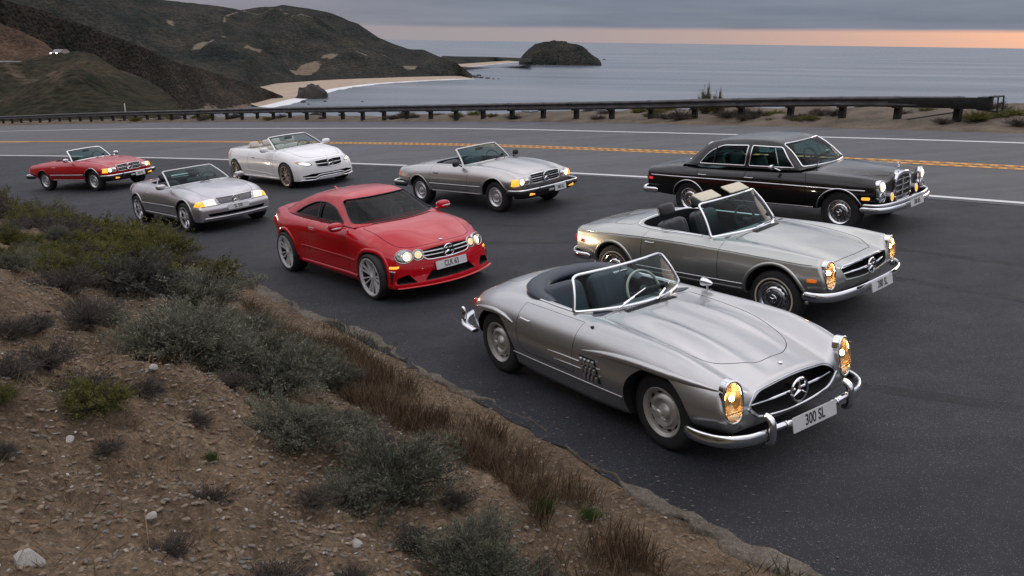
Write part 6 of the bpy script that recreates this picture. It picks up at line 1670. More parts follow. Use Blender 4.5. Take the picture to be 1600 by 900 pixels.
# ================================================================ 1970s-80s roadster (built twice)
def build_r107(x, y, yaw, label, p, inter, frame_m, plate, rib_m, group=None):
    c = Car('roadster', label, x, y, yaw, 2.46, group)
    c.inter = inter
    L = [
     [(-2.05,0,.805),(-1.9,0,.825),(-1.5,0,.87),(-1.1,0,.915),(-.5,0,.925),(.3,0,.935),(.5,0,.942),(1.0,0,.908),(1.5,0,.852),(1.75,0,.812),(1.86,0,.775)],
     [(-2.05,.28,.803),(-1.9,.28,.823),(-1.1,.28,.912),(.3,.28,.933),(.5,.28,.94),(1.0,.28,.907),(1.5,.28,.850),(1.86,.27,.770)],
     [(-2.05,.52,.797),(-1.1,.54,.895),(.4,.55,.918),(1.0,.54,.880),(1.5,.53,.815),(1.86,.50,.728)],
     [(-2.05,.68,.785),(-1.5,.725,.835),(-.9,.74,.86),(.3,.745,.885),(.9,.735,.872),(1.4,.72,.815),(1.7,.71,.765),(1.86,.70,.725)],
     [(-2.05,.75,.745),(-1.5,.80,.775),(0,.825,.805),(.9,.82,.795),(1.4,.81,.755),(1.86,.785,.695)],
     [(-2.05,.80,.62),(-1.5,.865,.63),(0,.885,.64),(1.2,.88,.63),(1.6,.868,.615),(1.86,.835,.60)],
     [(-2.05,.79,.50),(-1.5,.855,.49),(0,.875,.48),(1.2,.87,.48),(1.86,.825,.50)],
     [(-2.05,.74,.42),(-1.4,.81,.37),(-.8,.835,.33),(.8,.835,.33),(1.6,.80,.37),(1.86,.77,.43)],
     [(-2.05,0,.42),(-1.4,0,.37),(-.8,0,.33),(.8,0,.33),(1.6,0,.37),(1.86,0,.43)]]
    b = Body(L, creases=(7,), bow_f=.10, bow_r=.08, Fz=[(.4,.0),(.6,.03),(.72,.01),(.78,-.02),(.95,-.04)], Lf=.45, capf=.03, capr=.035)
    c.wells(b, [(1.23,.372,.33),(-1.23,.352,.305)], 0)
    mb = MB(); mb.prism(rounded([(-.98,-.58),(.12,-.64),(.30,-.3),(.32,0),(.30,.3),(.12,.64),(-.98,.58)], [.2,.05,0,0,0,.05,.2], 5), .36, 1.5, 'xy'); b.cut(mb)
    gp = rounded([(-.43,.735),(-.38,.565),(.38,.565),(.43,.735)], [.03,.05,.05,.03], 4)
    mb = MB(); mb.prism(gp, 1.74, 2.4, 'yz'); b.cut(mb)
    inn = lambda q: 2 if (-1.0 < q.x < .34 and abs(q.y) < .65 and q.z > .35) else 1
    c.panel(b, rounded([(-.76,.40),(.44,.40),(.44,1.1),(-.80,1.1),(-.82,.60)], [.08,.03,0,0,.1]), .71, 1.2, 'xz', 'door', p, .007, mirror=True, inner=inn)
    c.panel(b, rounded([(.52,-.62),(.52,.62),(1.6,.56),(1.82,.46),(1.86,0),(1.82,-.46),(1.6,-.56)], [.04,.04,.2,.05,.2,.05,.2], 5), .66, 1.3, 'xy', 'bonnet', p, .008, inner=inn)
    c.panel(b, rounded([(-1.36,-.60),(-1.36,.60),(-1.98,.58),(-1.98,-.58)], [.05,.05,.05,.05], 5), .60, 1.3, 'xy', 'boot_lid', p, .007, inner=inn)
    c.panel(b, rounded([(-1.00,-.64),(-1.00,.64),(-1.34,.62),(-1.34,-.62)], [.1,.1,.04,.04], 5), .80, 1.3, 'xy', 'hood_well_lid', p, .007, inner=inn)
    b.finish(b.cur, [p, dark, c.inter], inn); link('body', b.cur, None, c.root)
    c.arch_lip(b, 1.23, .33, .380, .012, rib_m, 4, 176, off=.003); c.arch_lip(b, -1.23, .305, .360, .012, p, 6, 174, off=.003)
    c.strip_side(b, [(-.84,.502),(.83,.506)], .016, rib_m, 'side_moulding', off=.003)
    c.strip_side(b, [(-.78,.345),(.80,.348)], .013, rib_m, 'sill_strip', off=.002)
    g = empty('grille', c.root)
    for z0, w0, r0 in ((.655,.41,.012),(.70,.42,.004),(.61,.40,.004)):
        mb = MB(); mb.tube([(b.front(y, z0)[0].x - .004, y, z0) for y in np.linspace(-w0, w0, 11)], r0, 8); mb.build('grille_bar', chrome if r0 > .01 else chrome_worn, g)
    c.strip_front(b, [(-.43,.738),(-.2,.745),(0,.748),(.2,.745),(.43,.738)], .012, chrome, 'grille_surround', off=.004); c.strip_front(b, [(-.43,.735),(-.405,.64),(-.38,.562),(-.1,.560),(.1,.560),(.38,.562),(.405,.64),(.43,.735)], .008, chrome, 'grille_surround', off=.003)
    xg = b.front(0, .65)[0].x
    mb = MB(); star_shape(mb, (xg + .015,0,.652), .098, .020, .13, 32); mb.tube([(xg - .1,0,.652),(xg + .015,0,.652)], .02, 8); mb.build('star_emblem', chrome, g)
    mb = MB(); mb.box((xg - .12,0,.65), (.02,.84,.19)); mb.build('radiator_screen', black, g)
    q, n_ = b.top(1.80, 0); mb = MB(); mb.ellipsoid(q + n_*.003, (.022,.022,.008), 14, 8); mb.build('bonnet_badge', chrome, c.root)
    for sg in (-1, 1):
        h = empty('headlight', c.root)
        c.face_patch(b, rounded([(sg*.455,.562),(sg*.80,.562),(sg*.80,.690),(sg*.455,.705)], .012, 3), chrome_worn, 'housing', off=.006, parent=h)
        for yy, mm, nm in ((.665, lamp_white, 'main_beam'), (.530, reflector, 'spot_beam')):
            q, _ = b.front(sg*yy, .628); c.lens(q + Vector((.010,0,0)), .125, .122, .022, mm, nm, yaw=sg*7, rim=.006, parent=h, depth=.02)
        V = [(sg*.735,.560),(sg*.815,.560),(sg*.818,.688),(sg*.735,.694)]
        c.face_patch(b, V, orange_lit, 'turn_signal', off=.012, parent=h)
        c.face_patch(b, [(1.735,.560),(1.84,.560),(1.84,.686),(1.755,.690)], orange_lit, 'turn_signal', off=.008, plane='right' if sg < 0 else 'left', parent=h)
        q, n_ = b.front(sg*.62, .66, -1); mb = MB(); mb.box(q, (.03,.26,.13)); mb.build('tail_light', red_lens, c.root, bevel=.01)
        c.face_patch(b, [(-2.06,.60),(-1.97,.60),(-1.97,.70),(-2.06,.71)], mat('red_lit', (.5,.01,.01), .2, coat=1, emit=(1,.05,.03), estr=.5), 'tail_light', off=.006, plane='right' if sg < 0 else 'left')
        mb = MB(); mb.box((2.055, sg*.585, .392), (.04,.135,.052)); mb.build('fog_lamp', orange_lit, c.root, bevel=.008)
        mb = MB(); mb.box((2.085, sg*.40, .435), (.06,.07,.12)); mb.build('overrider', black, c.root, bevel=.015)
    blade(c, [(1.64,-.895,.435),(1.82,-.895,.435),(1.99,-.82,.435),(2.055,-.5,.435),(2.075,0,.435)], .056, black, 'front_bumper', flat=.62)
    blade(c, [(1.70,-.915,.478),(1.84,-.910,.478),(2.015,-.825,.478),(2.085,-.5,.478),(2.105,0,.478)], .022, chrome, 'bumper_chrome_strip', flat=.7)
    blade(c, [(-1.62,-.89,.44),(-1.95,-.885,.44),(-2.14,-.82,.44),(-2.24,-.5,.44),(-2.26,0,.44)], .056, black, 'rear_bumper', flat=.62)
    blade(c, [(-1.72,-.90,.485),(-1.95,-.90,.485),(-2.17,-.83,.485),(-2.27,-.5,.485),(-2.29,0,.485)], .022, chrome, 'bumper_chrome_strip', flat=.7)
    blade(c, [(1.75,-.80,.36),(1.92,-.70,.36),(1.96,-.4,.35),(1.96,0,.35)], .06, black, 'front_valance', flat=.5)
    c.number_plate((2.13, .19, .415), .34, .13, plate, tilt=-4, tsize=.105, xs=.7)
    mb = MB(); mb.box((2.10,-.06,.40), (.03,.15,.045)); mb.build('bumper_badge', alloy, c.root, bevel=.006)
    handles(c, b, -.60, .745, black if rib_m is p else chrome_worn, .14)
    c.windscreen((.16,.69,.886), (.48,.948), (-.17,.575,1.215), (-.075,1.235), .022, frame_m, glass_green, corner=(.02,.03))
    c.wipers([(-.10,.02,.45,.10), (.35,.02,.85,.10)], .007, black)
    mb = MB(); mb.box((-.06,0,1.16), (.02,.22,.06)); mb.tube([(-.06,0,1.225),(-.06,0,1.17)], .008, 6); mb.build('rear_view_mirror', black, c.root, bevel=.008)
    for sg in (-1, 1): c.mirror(.16, .90, .965, sg, black if rib_m is p else chrome_worn, .035, .085, .060, foot=(.22, sg*.78, .895))
    for sg in (-1, 1): c.seat(-.45, sg*.34, inter, z=.38, w=.50, h=.50, rec=20, pleats=40)
    c.dash(.42, .64, .905, black, .30, .22); c.steering(.02, .34, .89, .205, 66)
    c.wheels('bundt', .32, .187, .19, 1.452, 1.44)
    return c

# ================================================================ 1990s roadster
def build_r129():
    p = paint('paint_silver_rose', (0.51, 0.495, 0.51), 0.80, 0.35)
    c = Car('roadster', 'silver 1990s wedge-shaped open roadster with wide clear headlights and grey mesh grille', -7.27, 19.10, -44.5, 2.515)
    c.inter = leather_black
    L = [
     [(-1.95,0,.865),(-1.8,0,.878),(-1.4,0,.905),(-.9,0,.915),(.3,0,.91),(.55,0,.930),(1.0,0,.892),(1.5,0,.822),(1.8,0,.762),(1.90,0,.728)],
     [(-1.95,.28,.863),(-1.4,.28,.903),(.3,.28,.909),(.55,.28,.928),(1.0,.28,.890),(1.5,.28,.820),(1.90,.27,.724)],
     [(-1.95,.52,.857),(-1.4,.54,.893),(.4,.55,.900),(1.0,.55,.870),(1.5,.53,.795),(1.90,.49,.705)],
     [(-1.95,.66,.842),(-1.4,.72,.865),(0,.735,.865),(.6,.735,.868),(1.2,.725,.830),(1.6,.705,.762),(1.9,.67,.690)],
     [(-1.95,.73,.78),(-1.4,.80,.80),(0,.82,.80),(1.2,.815,.775),(1.6,.80,.715),(1.9,.745,.650)],
     [(-1.95,.78,.60),(-1.4,.88,.60),(0,.885,.60),(1.2,.90,.60),(1.6,.875,.55),(1.9,.80,.53)],
     [(-1.95,.79,.42),(-1.4,.872,.40),(0,.88,.40),(1.2,.892,.40),(1.6,.877,.38),(1.9,.82,.36)],
     [(-1.95,.74,.28),(-1.2,.85,.26),(0,.86,.24),(1.2,.87,.24),(1.6,.85,.23),(1.9,.80,.23)],
     [(-1.95,0,.28),(-1.2,0,.26),(0,0,.24),(1.2,0,.24),(1.6,0,.23),(1.9,0,.23)]]
    b = Body(L, creases=(7,), bow_f=.20, bow_r=.12, Fz=[(.2,.04),(.26,.08),(.34,.085),(.44,.09),(.52,.085),(.55,.035),(.64,.015),(.72,-.03),(.9,-.06)], Lf=.55, capf=.03, capr=.04)
    c.wells(b, [(1.2575,.365,.325),(-1.2575,.355,.32)], 0)
    mb = MB(); mb.prism(rounded([(-1.08,-.58),(.22,-.64),(.42,-.3),(.44,0),(.42,.3),(.22,.64),(-1.08,.58)], [.16,.05,0,0,0,.05,.16], 5), .36, 1.5, 'xy'); b.cut(mb)
    mb = MB(); mb.prism(rounded([(-.43,.700),(-.36,.560),(.36,.560),(.43,.700)], [.02,.03,.03,.02], 3), 1.83, 2.4, 'yz'); b.cut(mb)
    mb = MB(); mb.prism(rounded([(-.66,.40),(-.62,.335),(.62,.335),(.66,.40)], .02, 3), 1.82, 2.4, 'yz'); b.cut(mb)
    inn = lambda q: 2 if (-1.1 < q.x < .46 and abs(q.y) < .65 and q.z > .35) else 1
    c.panel(b, rounded([(-.66,.34),(.52,.34),(.54,1.1),(-.70,1.1),(-.74,.60)], [.08,.03,0,0,.1]), .71, 1.2, 'xz', 'door', p, .007, mirror=True, inner=inn)
    c.panel(b, rounded([(.64,-.64),(.64,.64),(1.6,.57),(1.84,.46),(1.88,0),(1.84,-.46),(1.6,-.57)], [.04,.04,.2,.05,.2,.05,.2], 5), .66, 1.3, 'xy', 'bonnet', p, .008, inner=inn)
    c.panel(b, rounded([(-1.42,-.60),(-1.42,.60),(-1.90,.58),(-1.90,-.58)], .05, 4), .60, 1.3, 'xy', 'boot_lid', p, .007, inner=inn)
    c.panel(b, rounded([(-1.10,-.64),(-1.10,.64),(-1.40,.62),(-1.40,-.62)], .05, 4), .80, 1.3, 'xy', 'hood_well_lid', p, .007, inner=inn)
    b.finish(b.cur, [p, dark, c.inter], inn); link('body', b.cur, None, c.root)
    c.arch_lip(b, 1.2575, .325, .378, .016, p, -6, 182, off=.003); c.arch_lip(b, -1.2575, .32, .368, .016, p, -2, 182, off=.003)
    c.strip_side(b, [(-.88,.505),(.88,.520)], .015, p, 'side_moulding', off=.004); c.strip_side(b, [(-.86,.300),(.86,.295)], .018, p, 'sill_skirt', off=.004)
    g = empty('grille', c.root)
    mb = MB(); P = [[(b.front(y, z)[0].x - .02, y, z) for y in np.linspace(-.43, .43, 9)] for z in (.558, .702)]; mb.grid(P); mb.build('grille_mesh', mat('mesh_grey', (.16,.17,.19), .4, .5, bump=.6, bscale=140), g)
    for k in range(7):
        z0 = .575 + .018*k; w0 = .37 + .05*(k/6); mb = MB(); mb.tube([(b.front(y, z0)[0].x - .012, y, z0) for y in np.linspace(-w0, w0, 9)], .004, 6); mb.build('grille_slat', alloy, g)
    c.strip_front(b, [(-.43,.705),(-.395,.63),(-.36,.555),(-.1,.553),(.1,.553),(.36,.555),(.395,.63),(.43,.705)], .009, chrome_worn, 'grille_surround', off=.003)
    xg = b.front(0, .63)[0].x; mb = MB(); star_shape(mb, (xg + .012,0,.632), .078, .018, .15, 32); mb.build('star_emblem', chrome, g)
    for sg in (-1, 1):
        h = empty('headlight', c.root)
        c.face_patch(b, rounded([(sg*.435,.572),(sg*.66,.565),(sg*.675,.672),(sg*.475,.692)], .012, 3), mat('lamp_lit_clear', (.7,.68,.62), .12, .2, coat=1.0, emit=(1.0,.84,.58), estr=1.1, noise_=.3, nscale=14), 'lens', off=.008, parent=h)
        c.face_patch(b, rounded([(sg*.668,.563),(sg*.765,.560),(sg*.765,.655),(sg*.683,.670)], .01, 3), orange_lit, 'turn_signal', off=.009, parent=h)
        c.face_patch(b, [(1.66,.565),(1.80,.560),(1.80,.655),(1.70,.660)], orange_lit, 'turn_signal', off=.005, plane='right' if sg < 0 else 'left', parent=h)
        q, n_ = b.front(sg*.60, .66, -1); mb = MB(); mb.box(q, (.03,.28,.13)); mb.build('tail_light', red_lens, c.root, bevel=.01)
    c.strip_front(b, [(-.74,.548),(-.4,.548),(0,.548),(.4,.548),(.74,.548)], .008, black, 'bumper_gap', off=-.002)
    lip = [(b.front(y, .305)[0].x + .004, y, .305) for y in np.linspace(-.72,.72,17)]; mb = MB(); mb.tube(lip, .020, 8, flat=.6); mb.build('front_lip', p, c.root)
    c.number_plate((b.front(0,.47)[0].x + .010, 0, .480), .48, .105, 'SL 500', tilt=-4, tsize=.10, xs=.7)
    handles(c, b, -.52, .742, p, .17); c.strip_side(b, [(-.60,.755),(-.44,.755)], .006, chrome, 'handle_trim', off=.024)
    c.windscreen((.34,.705,.882), (.66,.935), (-.23,.575,1.185), (-.12,1.20), .020, p, glass_green, corner=(.02,.04))
    c.wipers([(-.2,.02,.5,.03)], .008, black)
    mb = MB(); mb.box((-.08,0,1.13), (.02,.22,.06)); mb.build('rear_view_mirror', black, c.root, bevel=.008)
    for sg in (-1, 1): c.mirror(.42, .93, .935, sg, p, .065, .105, .060, foot=(.44, sg*.78, .89)); c.seat(-.38, sg*.35, leather_black, z=.36, w=.52, h=.50, rec=18, rest=True)
    mb = MB(); mb.tube([(-.82,-.52,.80),(-.84,-.46,.955),(-.85,-.3,.985),(-.85,.3,.985),(-.84,.46,.955),(-.82,.52,.80)], .024, 8); mb.build('roll_bar', alloy, c.root)
    c.dash(.58, .64, .895, black, .34, .22); c.steering(.10, .35, .87, .20, 66)
    c.wheels('mono', .32, .226, .235, 1.535, 1.523)
    for sg in (-1, 1): c.headlamp_light(2.02, sg*.56, .62, 45, yaw=4, pitch=1.5, spread=50, blend=1.0)
    return c

# ================================================================ white modern cabriolet
def build_a217():
    p = paint('paint_white', (0.84, 0.83, 0.83), 0.0, 0.28, dust=.03)
    c = Car('cabriolet', 'large white modern cabriolet with cream seats and slanted headlights', -6.62, 24.70, -45.6, 2.945)
    c.inter = leather_cream
    L = [
     [(-2.2,0,.985),(-1.9,0,1.00),(-1.5,0,1.005),(-.9,0,.995),(.6,0,.995),(.95,0,1.025),(1.4,0,.975),(1.8,0,.908),(2.1,0,.830),(2.25,0,.772)],
     [(-2.2,.32,.982),(-1.5,.32,1.002),(.6,.32,.993),(.95,.32,1.022),(1.4,.32,.972),(1.8,.31,.905),(2.1,.30,.826),(2.25,.29,.768)],
     [(-2.2,.54,.975),(-1.5,.58,.993),(.8,.60,1.0),(1.4,.59,.950),(1.8,.57,.880),(2.1,.54,.800),(2.25,.52,.748)],
     [(-2.2,.70,.955),(-1.6,.78,.965),(0,.79,.958),(.9,.79,.955),(1.4,.785,.91),(1.8,.755,.84),(2.1,.70,.765),(2.25,.66,.72)],
     [(-2.2,.78,.87),(-1.6,.86,.875),(0,.865,.865),(.9,.868,.865),(1.5,.87,.82),(2.0,.81,.72),(2.25,.74,.66)],
     [(-2.2,.83,.66),(-1.5,.94,.65),(0,.93,.63),(1.47,.945,.63),(2.0,.885,.56),(2.25,.81,.53)],
     [(-2.2,.83,.44),(-1.5,.935,.42),(0,.905,.40),(1.47,.94,.40),(2.0,.90,.36),(2.25,.84,.34)],
     [(-2.2,.76,.28),(-1.5,.90,.24),(0,.89,.20),(1.47,.90,.20),(2.0,.88,.19),(2.25,.83,.19)],
     [(-2.2,0,.28),(-1.5,0,.24),(0,0,.20),(1.47,0,.20),(2.0,0,.19),(2.25,0,.19)]]
    b = Body(L, creases=(7,), bow_f=.32, bow_r=.20, Fz=[(.18,.07),(.3,.08),(.45,.08),(.6,.06),(.72,.01),(.9,-.06)], Lf=.8, capf=.035, capr=.05)
    c.wells(b, [(1.4725,.375,.345),(-1.4725,.375,.345)], 0)
    mb = MB(); mb.prism(rounded([(-1.30,-.62),(.55,-.70),(.80,-.3),(.82,0),(.80,.3),(.55,.70),(-1.30,.62)], [.2,.05,0,0,0,.05,.2], 5), .40, 1.6, 'xy'); b.cut(mb)
    mb = MB(); mb.prism(rounded([(-.42,.700),(-.38,.545),(0,.515),(.38,.545),(.42,.700),(0,.715)], [.03,.05,.2,.05,.03,.2], 4), 2.12, 2.8, 'yz'); b.cut(mb)
    mb = MB(); mb.prism(rounded([(-.80,.33),(-.72,.235),(-.45,.225),(-.30,.290),(.30,.290),(.45,.225),(.72,.235),(.80,.33),(.55,.375),(-.55,.375)], .03, 3), 2.0, 2.8, 'yz'); b.cut(mb)
    inn = lambda q: 2 if (-1.33 < q.x < .84 and abs(q.y) < .71 and q.z > .39) else 1
    c.panel(b, rounded([(-.56,.34),(.78,.34),(.86,.62),(.72,1.2),(-.60,1.2),(-.66,.64)], [.08,.08,.1,0,0,.1]), .77, 1.3, 'xz', 'door', p, .008, mirror=True, inner=inn)
    c.panel(b, rounded([(1.06,-.70),(1.06,.70),(1.75,.63),(2.08,.48),(2.22,0),(2.08,-.48),(1.75,-.63)], [.05,.05,.2,.1,.3,.1,.2], 5), .66, 1.3, 'xy', 'bonnet', p, .008, inner=inn)
    c.panel(b, rounded([(-1.42,-.62),(-1.42,.62),(-2.15,.58),(-2.15,-.58)], .06, 4), .70, 1.3, 'xy', 'boot_lid', p, .008, inner=inn)
    b.finish(b.cur, [p, dark, c.inter], inn); link('body', b.cur, None, c.root)
    c.strip_side(b, [(-1.6,.82),(-.8,.80),(.2,.775),(1.1,.755)], .008, p, 'shoulder_crease', off=.002); c.strip_side(b, [(-1.0,.255),(1.0,.240)], .024, p, 'sill_skirt', off=.004)
    c.strip_side(b, [(-.9,.42),(-.2,.385),(.9,.335)], .012, p, 'side_crease', off=.000)
    g = empty('grille', c.root)
    mb = MB(); mb.tube([(b.front(y, .615)[0].x - .002, y, .615 + .01*abs(y)) for y in np.linspace(-.40, .40, 13)], .017, 8); mb.build('grille_bar', chrome, g)
    c.strip_front(b, [(-.42,.702),(-.2,.712),(0,.716),(.2,.712),(.42,.702)], .010, chrome, 'grille_surround', off=.003); c.strip_front(b, [(-.42,.70),(-.385,.56),(-.33,.535),(0,.512),(.33,.535),(.385,.56),(.42,.70)], .009, chrome, 'grille_surround', off=.003)
    xg = b.front(0, .61)[0].x; mb = MB(); star_shape(mb, (xg + .02,0,.615), .100, .022, .16, 36); mb.tube([(xg - .1,0,.615),(xg + .015,0,.615)], .03, 8); mb.build('star_emblem', chrome, g)
    mb = MB(); mb.box((xg - .12,0,.61), (.02,.82,.20)); mb.build('radiator_screen', black, g)
    q, n_ = b.top(2.17, 0); mb = MB(); mb.ellipsoid(q + n_*.003, (.025,.025,.008), 14, 8); mb.build('bonnet_badge', chrome, c.root)
    for sg in (-1, 1):
        h = empty('headlight', c.root)
        pts = [(sg*.50,.600),(sg*.60,.590),(sg*.72,.615),(sg*.80,.660),(sg*.82,.705),(sg*.74,.718),(sg*.62,.700),(sg*.53,.655)]
        c.face_patch(b, rounded(pts, .03, 3), mat('lamp_smoked', (.10,.10,.10), .08, .4, coat=1), 'lamp_body', off=.005, parent=h)
        cx = sum(q[0] for q in pts)/8; cz = sum(q[1] for q in pts)/8
        c.face_patch(b, rounded([(cx + (y - cx)*.78, cz + (z - cz)*.70) for y, z in pts], .02, 3), mat('lamp_pearl', (.7,.7,.7), .1, .2, coat=1, emit=(1,.95,.88), estr=1.2), 'lens', off=.010, parent=h)
        c.face_patch(b, [(sg*.76,.672),(sg*.80,.672),(sg*.806,.70),(sg*.765,.70)], orange_lens, 'turn_signal', off=.014, parent=h)
        q, n_ = b.front(sg*.66, .78, -1); mb = MB(); mb.ellipsoid(q, (.04,.14,.06), 12, 8, .6); mb.build('tail_light', red_lens, c.root)
    c.strip_front(b, [(-.78,.290),(-.60,.285),(-.46,.280),(-.32,.330),(0,.335),(.32,.330),(.46,.280),(.60,.285),(.78,.290)], .013, p, 'intake_blade', off=.006)
    c.strip_front(b, [(-.82,.23),(-.70,.215),(-.47,.210),(-.32,.268),(0,.272),(.32,.268),(.47,.210),(.70,.215),(.82,.23)], .013, chrome, 'front_lip', off=.008)
    handles(c, b, -.30, .800, chrome_worn, .18)
    c.windscreen((.80,.755,.985), (1.06,1.035), (.17,.60,1.305), (.275,1.330), .026, p, glass_clear, corner=(.02,.06))
    for sg in (-1, 1):
        mb = MB(); mb.tube([s_ + Vector((.012, 0, .006)) for s_ in (c.Pt(sg*.955, .02), c.Pt(sg*.955, .5), c.Pt(sg*.955, .97))], .014, 6); mb.build('pillar_seal', black, c.root)
        c.mirror(.62, 1.01, 1.035, sg, p, .080, .115, .068, foot=(.66, sg*.86, .975))
        c.seat(-.05, sg*.38, leather_cream, z=.42, w=.54, h=.56, rec=18, rest=True); c.seat(-.92, sg*.36, leather_cream, z=.44, w=.56, h=.46, rec=18, rest=True)
    mb = MB(); mb.tube([c.Pt(u, .985) + Vector((.014,0,-.006)) for u in np.linspace(-.95,.95,13)], .012, 6); mb.tube([c.Pt(u, .02) + Vector((.014,0,.004)) for u in np.linspace(-.95,.95,13)], .016, 6); mb.build('windscreen_seal', black, c.root)
    mb = MB(); mb.box((.26,0,1.25), (.03,.24,.08)); mb.build('rear_view_mirror', black, c.root, bevel=.01)
    c.dash(.98, .70, .985, black, .40, .24); c.steering(.42, .38, .95, .195, 66)
    c.wheels('reflected_glow', .345, .258, .25, 1.625, 1.63)
    return c

def build_cars():
    build_sl300(); build_sl280(); build_sel(); build_clk()
    ps = paint('paint_silver_beige', (0.48, 0.465, 0.45), 0.80, 0.35)
    build_r107(-.62, 18.52, -44.8, 'silver open roadster with black rubber bumpers, between the red coupe and the black saloon', ps, leather_navy, ps, '380 SL', ps)
    pr = paint('paint_red_dark', (0.42, 0.004, 0.010), 0.0, 0.30, dust=.04)
    rc = build_r107(-13.63, 27.02, -28.1, 'red open roadster with black rubber bumpers, farthest left of the cars', pr, leather_black, chrome_worn, '560 SL', chrome_worn)
    for sg in (-1, 1): rc.headlamp_light(1.98, sg*.665, .63, 70, yaw=-3, pitch=1.5, spread=50, blend=1.0)
    build_r129(); build_a217()
SHRUBS = [(-0.75, 4.8, 0.41, 's'), (-1.48, 5.15, 0.32, 's'), (-0.19, 4.03, 0.28, 's'), (-0.08, 3.86, 0.27, 's'), (-1.84, 6.21, 0.49, 's'), (-2.64, 6.16, 0.45, 's'), (-2.33, 6.19, 0.35, 's'), (-3.71, 9.25, 0.59, 's'), (-4.26, 9.11, 0.5, 'g'), (-2.39, 4.4, 0.21, 'y'), (-2.16, 4.04, 0.09, 'd'), (-1.04, 3.2, 0.17, 'd'), (-2.43, 3.6, 0.1, 'd'), (-1.14, 4.33, 0.12, 'd'), (-0.99, 4.57, 0.19, 's'), (-3.42, 6.41, 0.22, 'd'), (-2.99, 5.03, 0.2, 'd'), (-3.42, 5.39, 0.16, 'd'), (-2.96, 8.72, 0.33, 's'), (-1.63, 7.09, 0.25, 's'), (-3.41, 5.68, 0.15, 'd'), (0.24, 4.97, 0.09, 't'), (0.55, 5.05, 0.08, 't'), (-1.76, 4.44, 0.05, 't'), (-2.7, 4.06, 0.11, 'y'), (-2.3, 4.88, 0.13, 'd'), (-12.86, 21.12, 0.32, 'y'), (-11.45, 20.06, 0.4, 's'), (-9.26, 15.63, 0.23, 'y'), (-7.53, 12.29, 0.26, 'd'), (-9.89, 18.3, 0.33, 'y'), (-8.7, 15.29, 0.26, 'd'), (-7.34, 11.67, 0.27, 's'), (-6.91, 12.37, 0.23, 's'), (-8.08, 17.02, 0.34, 'd'), (-8.19, 15.71, 0.33, 'y'), (-6.96, 11.76, 0.24, 'y'), (-7.13, 11.52, 0.3, 'y'), (-7.95, 16.01, 0.36, 'd'), (-6.75, 12.48, 0.31, 'y'), (-7.15, 15.83, 0.35, 'y'), (-6.51, 12.58, 0.26, 'y'), (-6.53, 10.83, 0.18, 's'), (-7.33, 15.35, 0.41, 'y'), (-6.43, 11.84, 0.31, 'd'), (-6.49, 11.37, 0.25, 'y'), (-6.18, 12.18, 0.32, 'y'), (-5.97, 9.59, 0.21, 'y'), (-6.36, 14.86, 0.33, 'y'), (-6.67, 14.86, 0.29, 'y'), (-6.05, 12.42, 0.26, 'd'), (-5.96, 10.07, 0.24, 'y'), (-6.24, 11.8, 0.28, 'd'), (-5.88, 12.52, 0.39, 'y'), (-6.12, 11.0, 0.28, 'y'), (-5.71, 13.15, 0.3, 'y'), (-5.08, 8.23, 0.2, 's'), (-5.89, 12.01, 0.29, 's'), (-5.46, 9.46, 0.25, 's'), (-5.95, 11.65, 0.31, 'y'), (-5.46, 13.26, 0.42, 'd'), (-5.76, 10.64, 0.33, 'd'), (-5.12, 13.25, 0.35, 'd'), (-5.52, 12.34, 0.35, 'y'), (-5.58, 11.05, 0.34, 'y'), (-5.66, 11.73, 0.23, 'y'), (-4.78, 12.96, 0.39, 'y'), (-5.36, 11.6, 0.28, 'y'), (-5.21, 12.43, 0.35, 'd'), (-4.79, 12.31, 0.26, 'd'), (-5.18, 11.7, 0.33, 'y')]
# ================================================================ plants and stones
def leaf_mat(name, c0, c1, c2, trans=.25):
    m, t, b = node_mat(name)
    oi = N(t, 'ShaderNodeObjectInfo'); at_ = N(t, 'ShaderNodeAttribute'); at_.attribute_name = 'rnd'
    c = ramp_(t, at_.outputs['Fac'], [(.0, c0), (.55, c1), (1.0, c2)])
    c = mix_(t, 1.0, c, ramp_(t, oi.outputs['Random'], [(0, (.78,.80,.78)), (1, (1.22,1.18,1.15))]), 'MULTIPLY')
    t.links.new(c, b.inputs['Base Color']); b.inputs['Roughness'].default_value = .75; b.inputs['Specular IOR Level'].default_value = .2
    tr = N(t, 'ShaderNodeBsdfTranslucent'); t.links.new(c, tr.inputs[0]); mx = N(t, 'ShaderNodeMixShader'); mx.inputs[0].default_value = trans
    out = t.nodes['Material Output']; t.links.new(b.outputs[0], mx.inputs[1]); t.links.new(tr.outputs[0], mx.inputs[2]); t.links.new(mx.outputs[0], out.inputs[0])
    return m
LM = {'s': leaf_mat('leaf_sage', (.055,.060,.046), (.130,.136,.102), (.29,.285,.210), .25),
      'y': leaf_mat('leaf_olive', (.045,.050,.018), (.120,.118,.036), (.235,.210,.072), .35),
      'd': leaf_mat('leaf_dusky', (.034,.030,.028), (.070,.060,.055), (.130,.110,.095)),
      'g': leaf_mat('leaf_grey', (.035,.038,.034), (.065,.068,.060), (.12,.12,.10)),
      't': leaf_mat('leaf_green', (.030,.050,.012), (.060,.100,.025), (.10,.15,.05))}
M_twig = mat('twig', (.075,.062,.052), .9, noise_=.4, nscale=10)
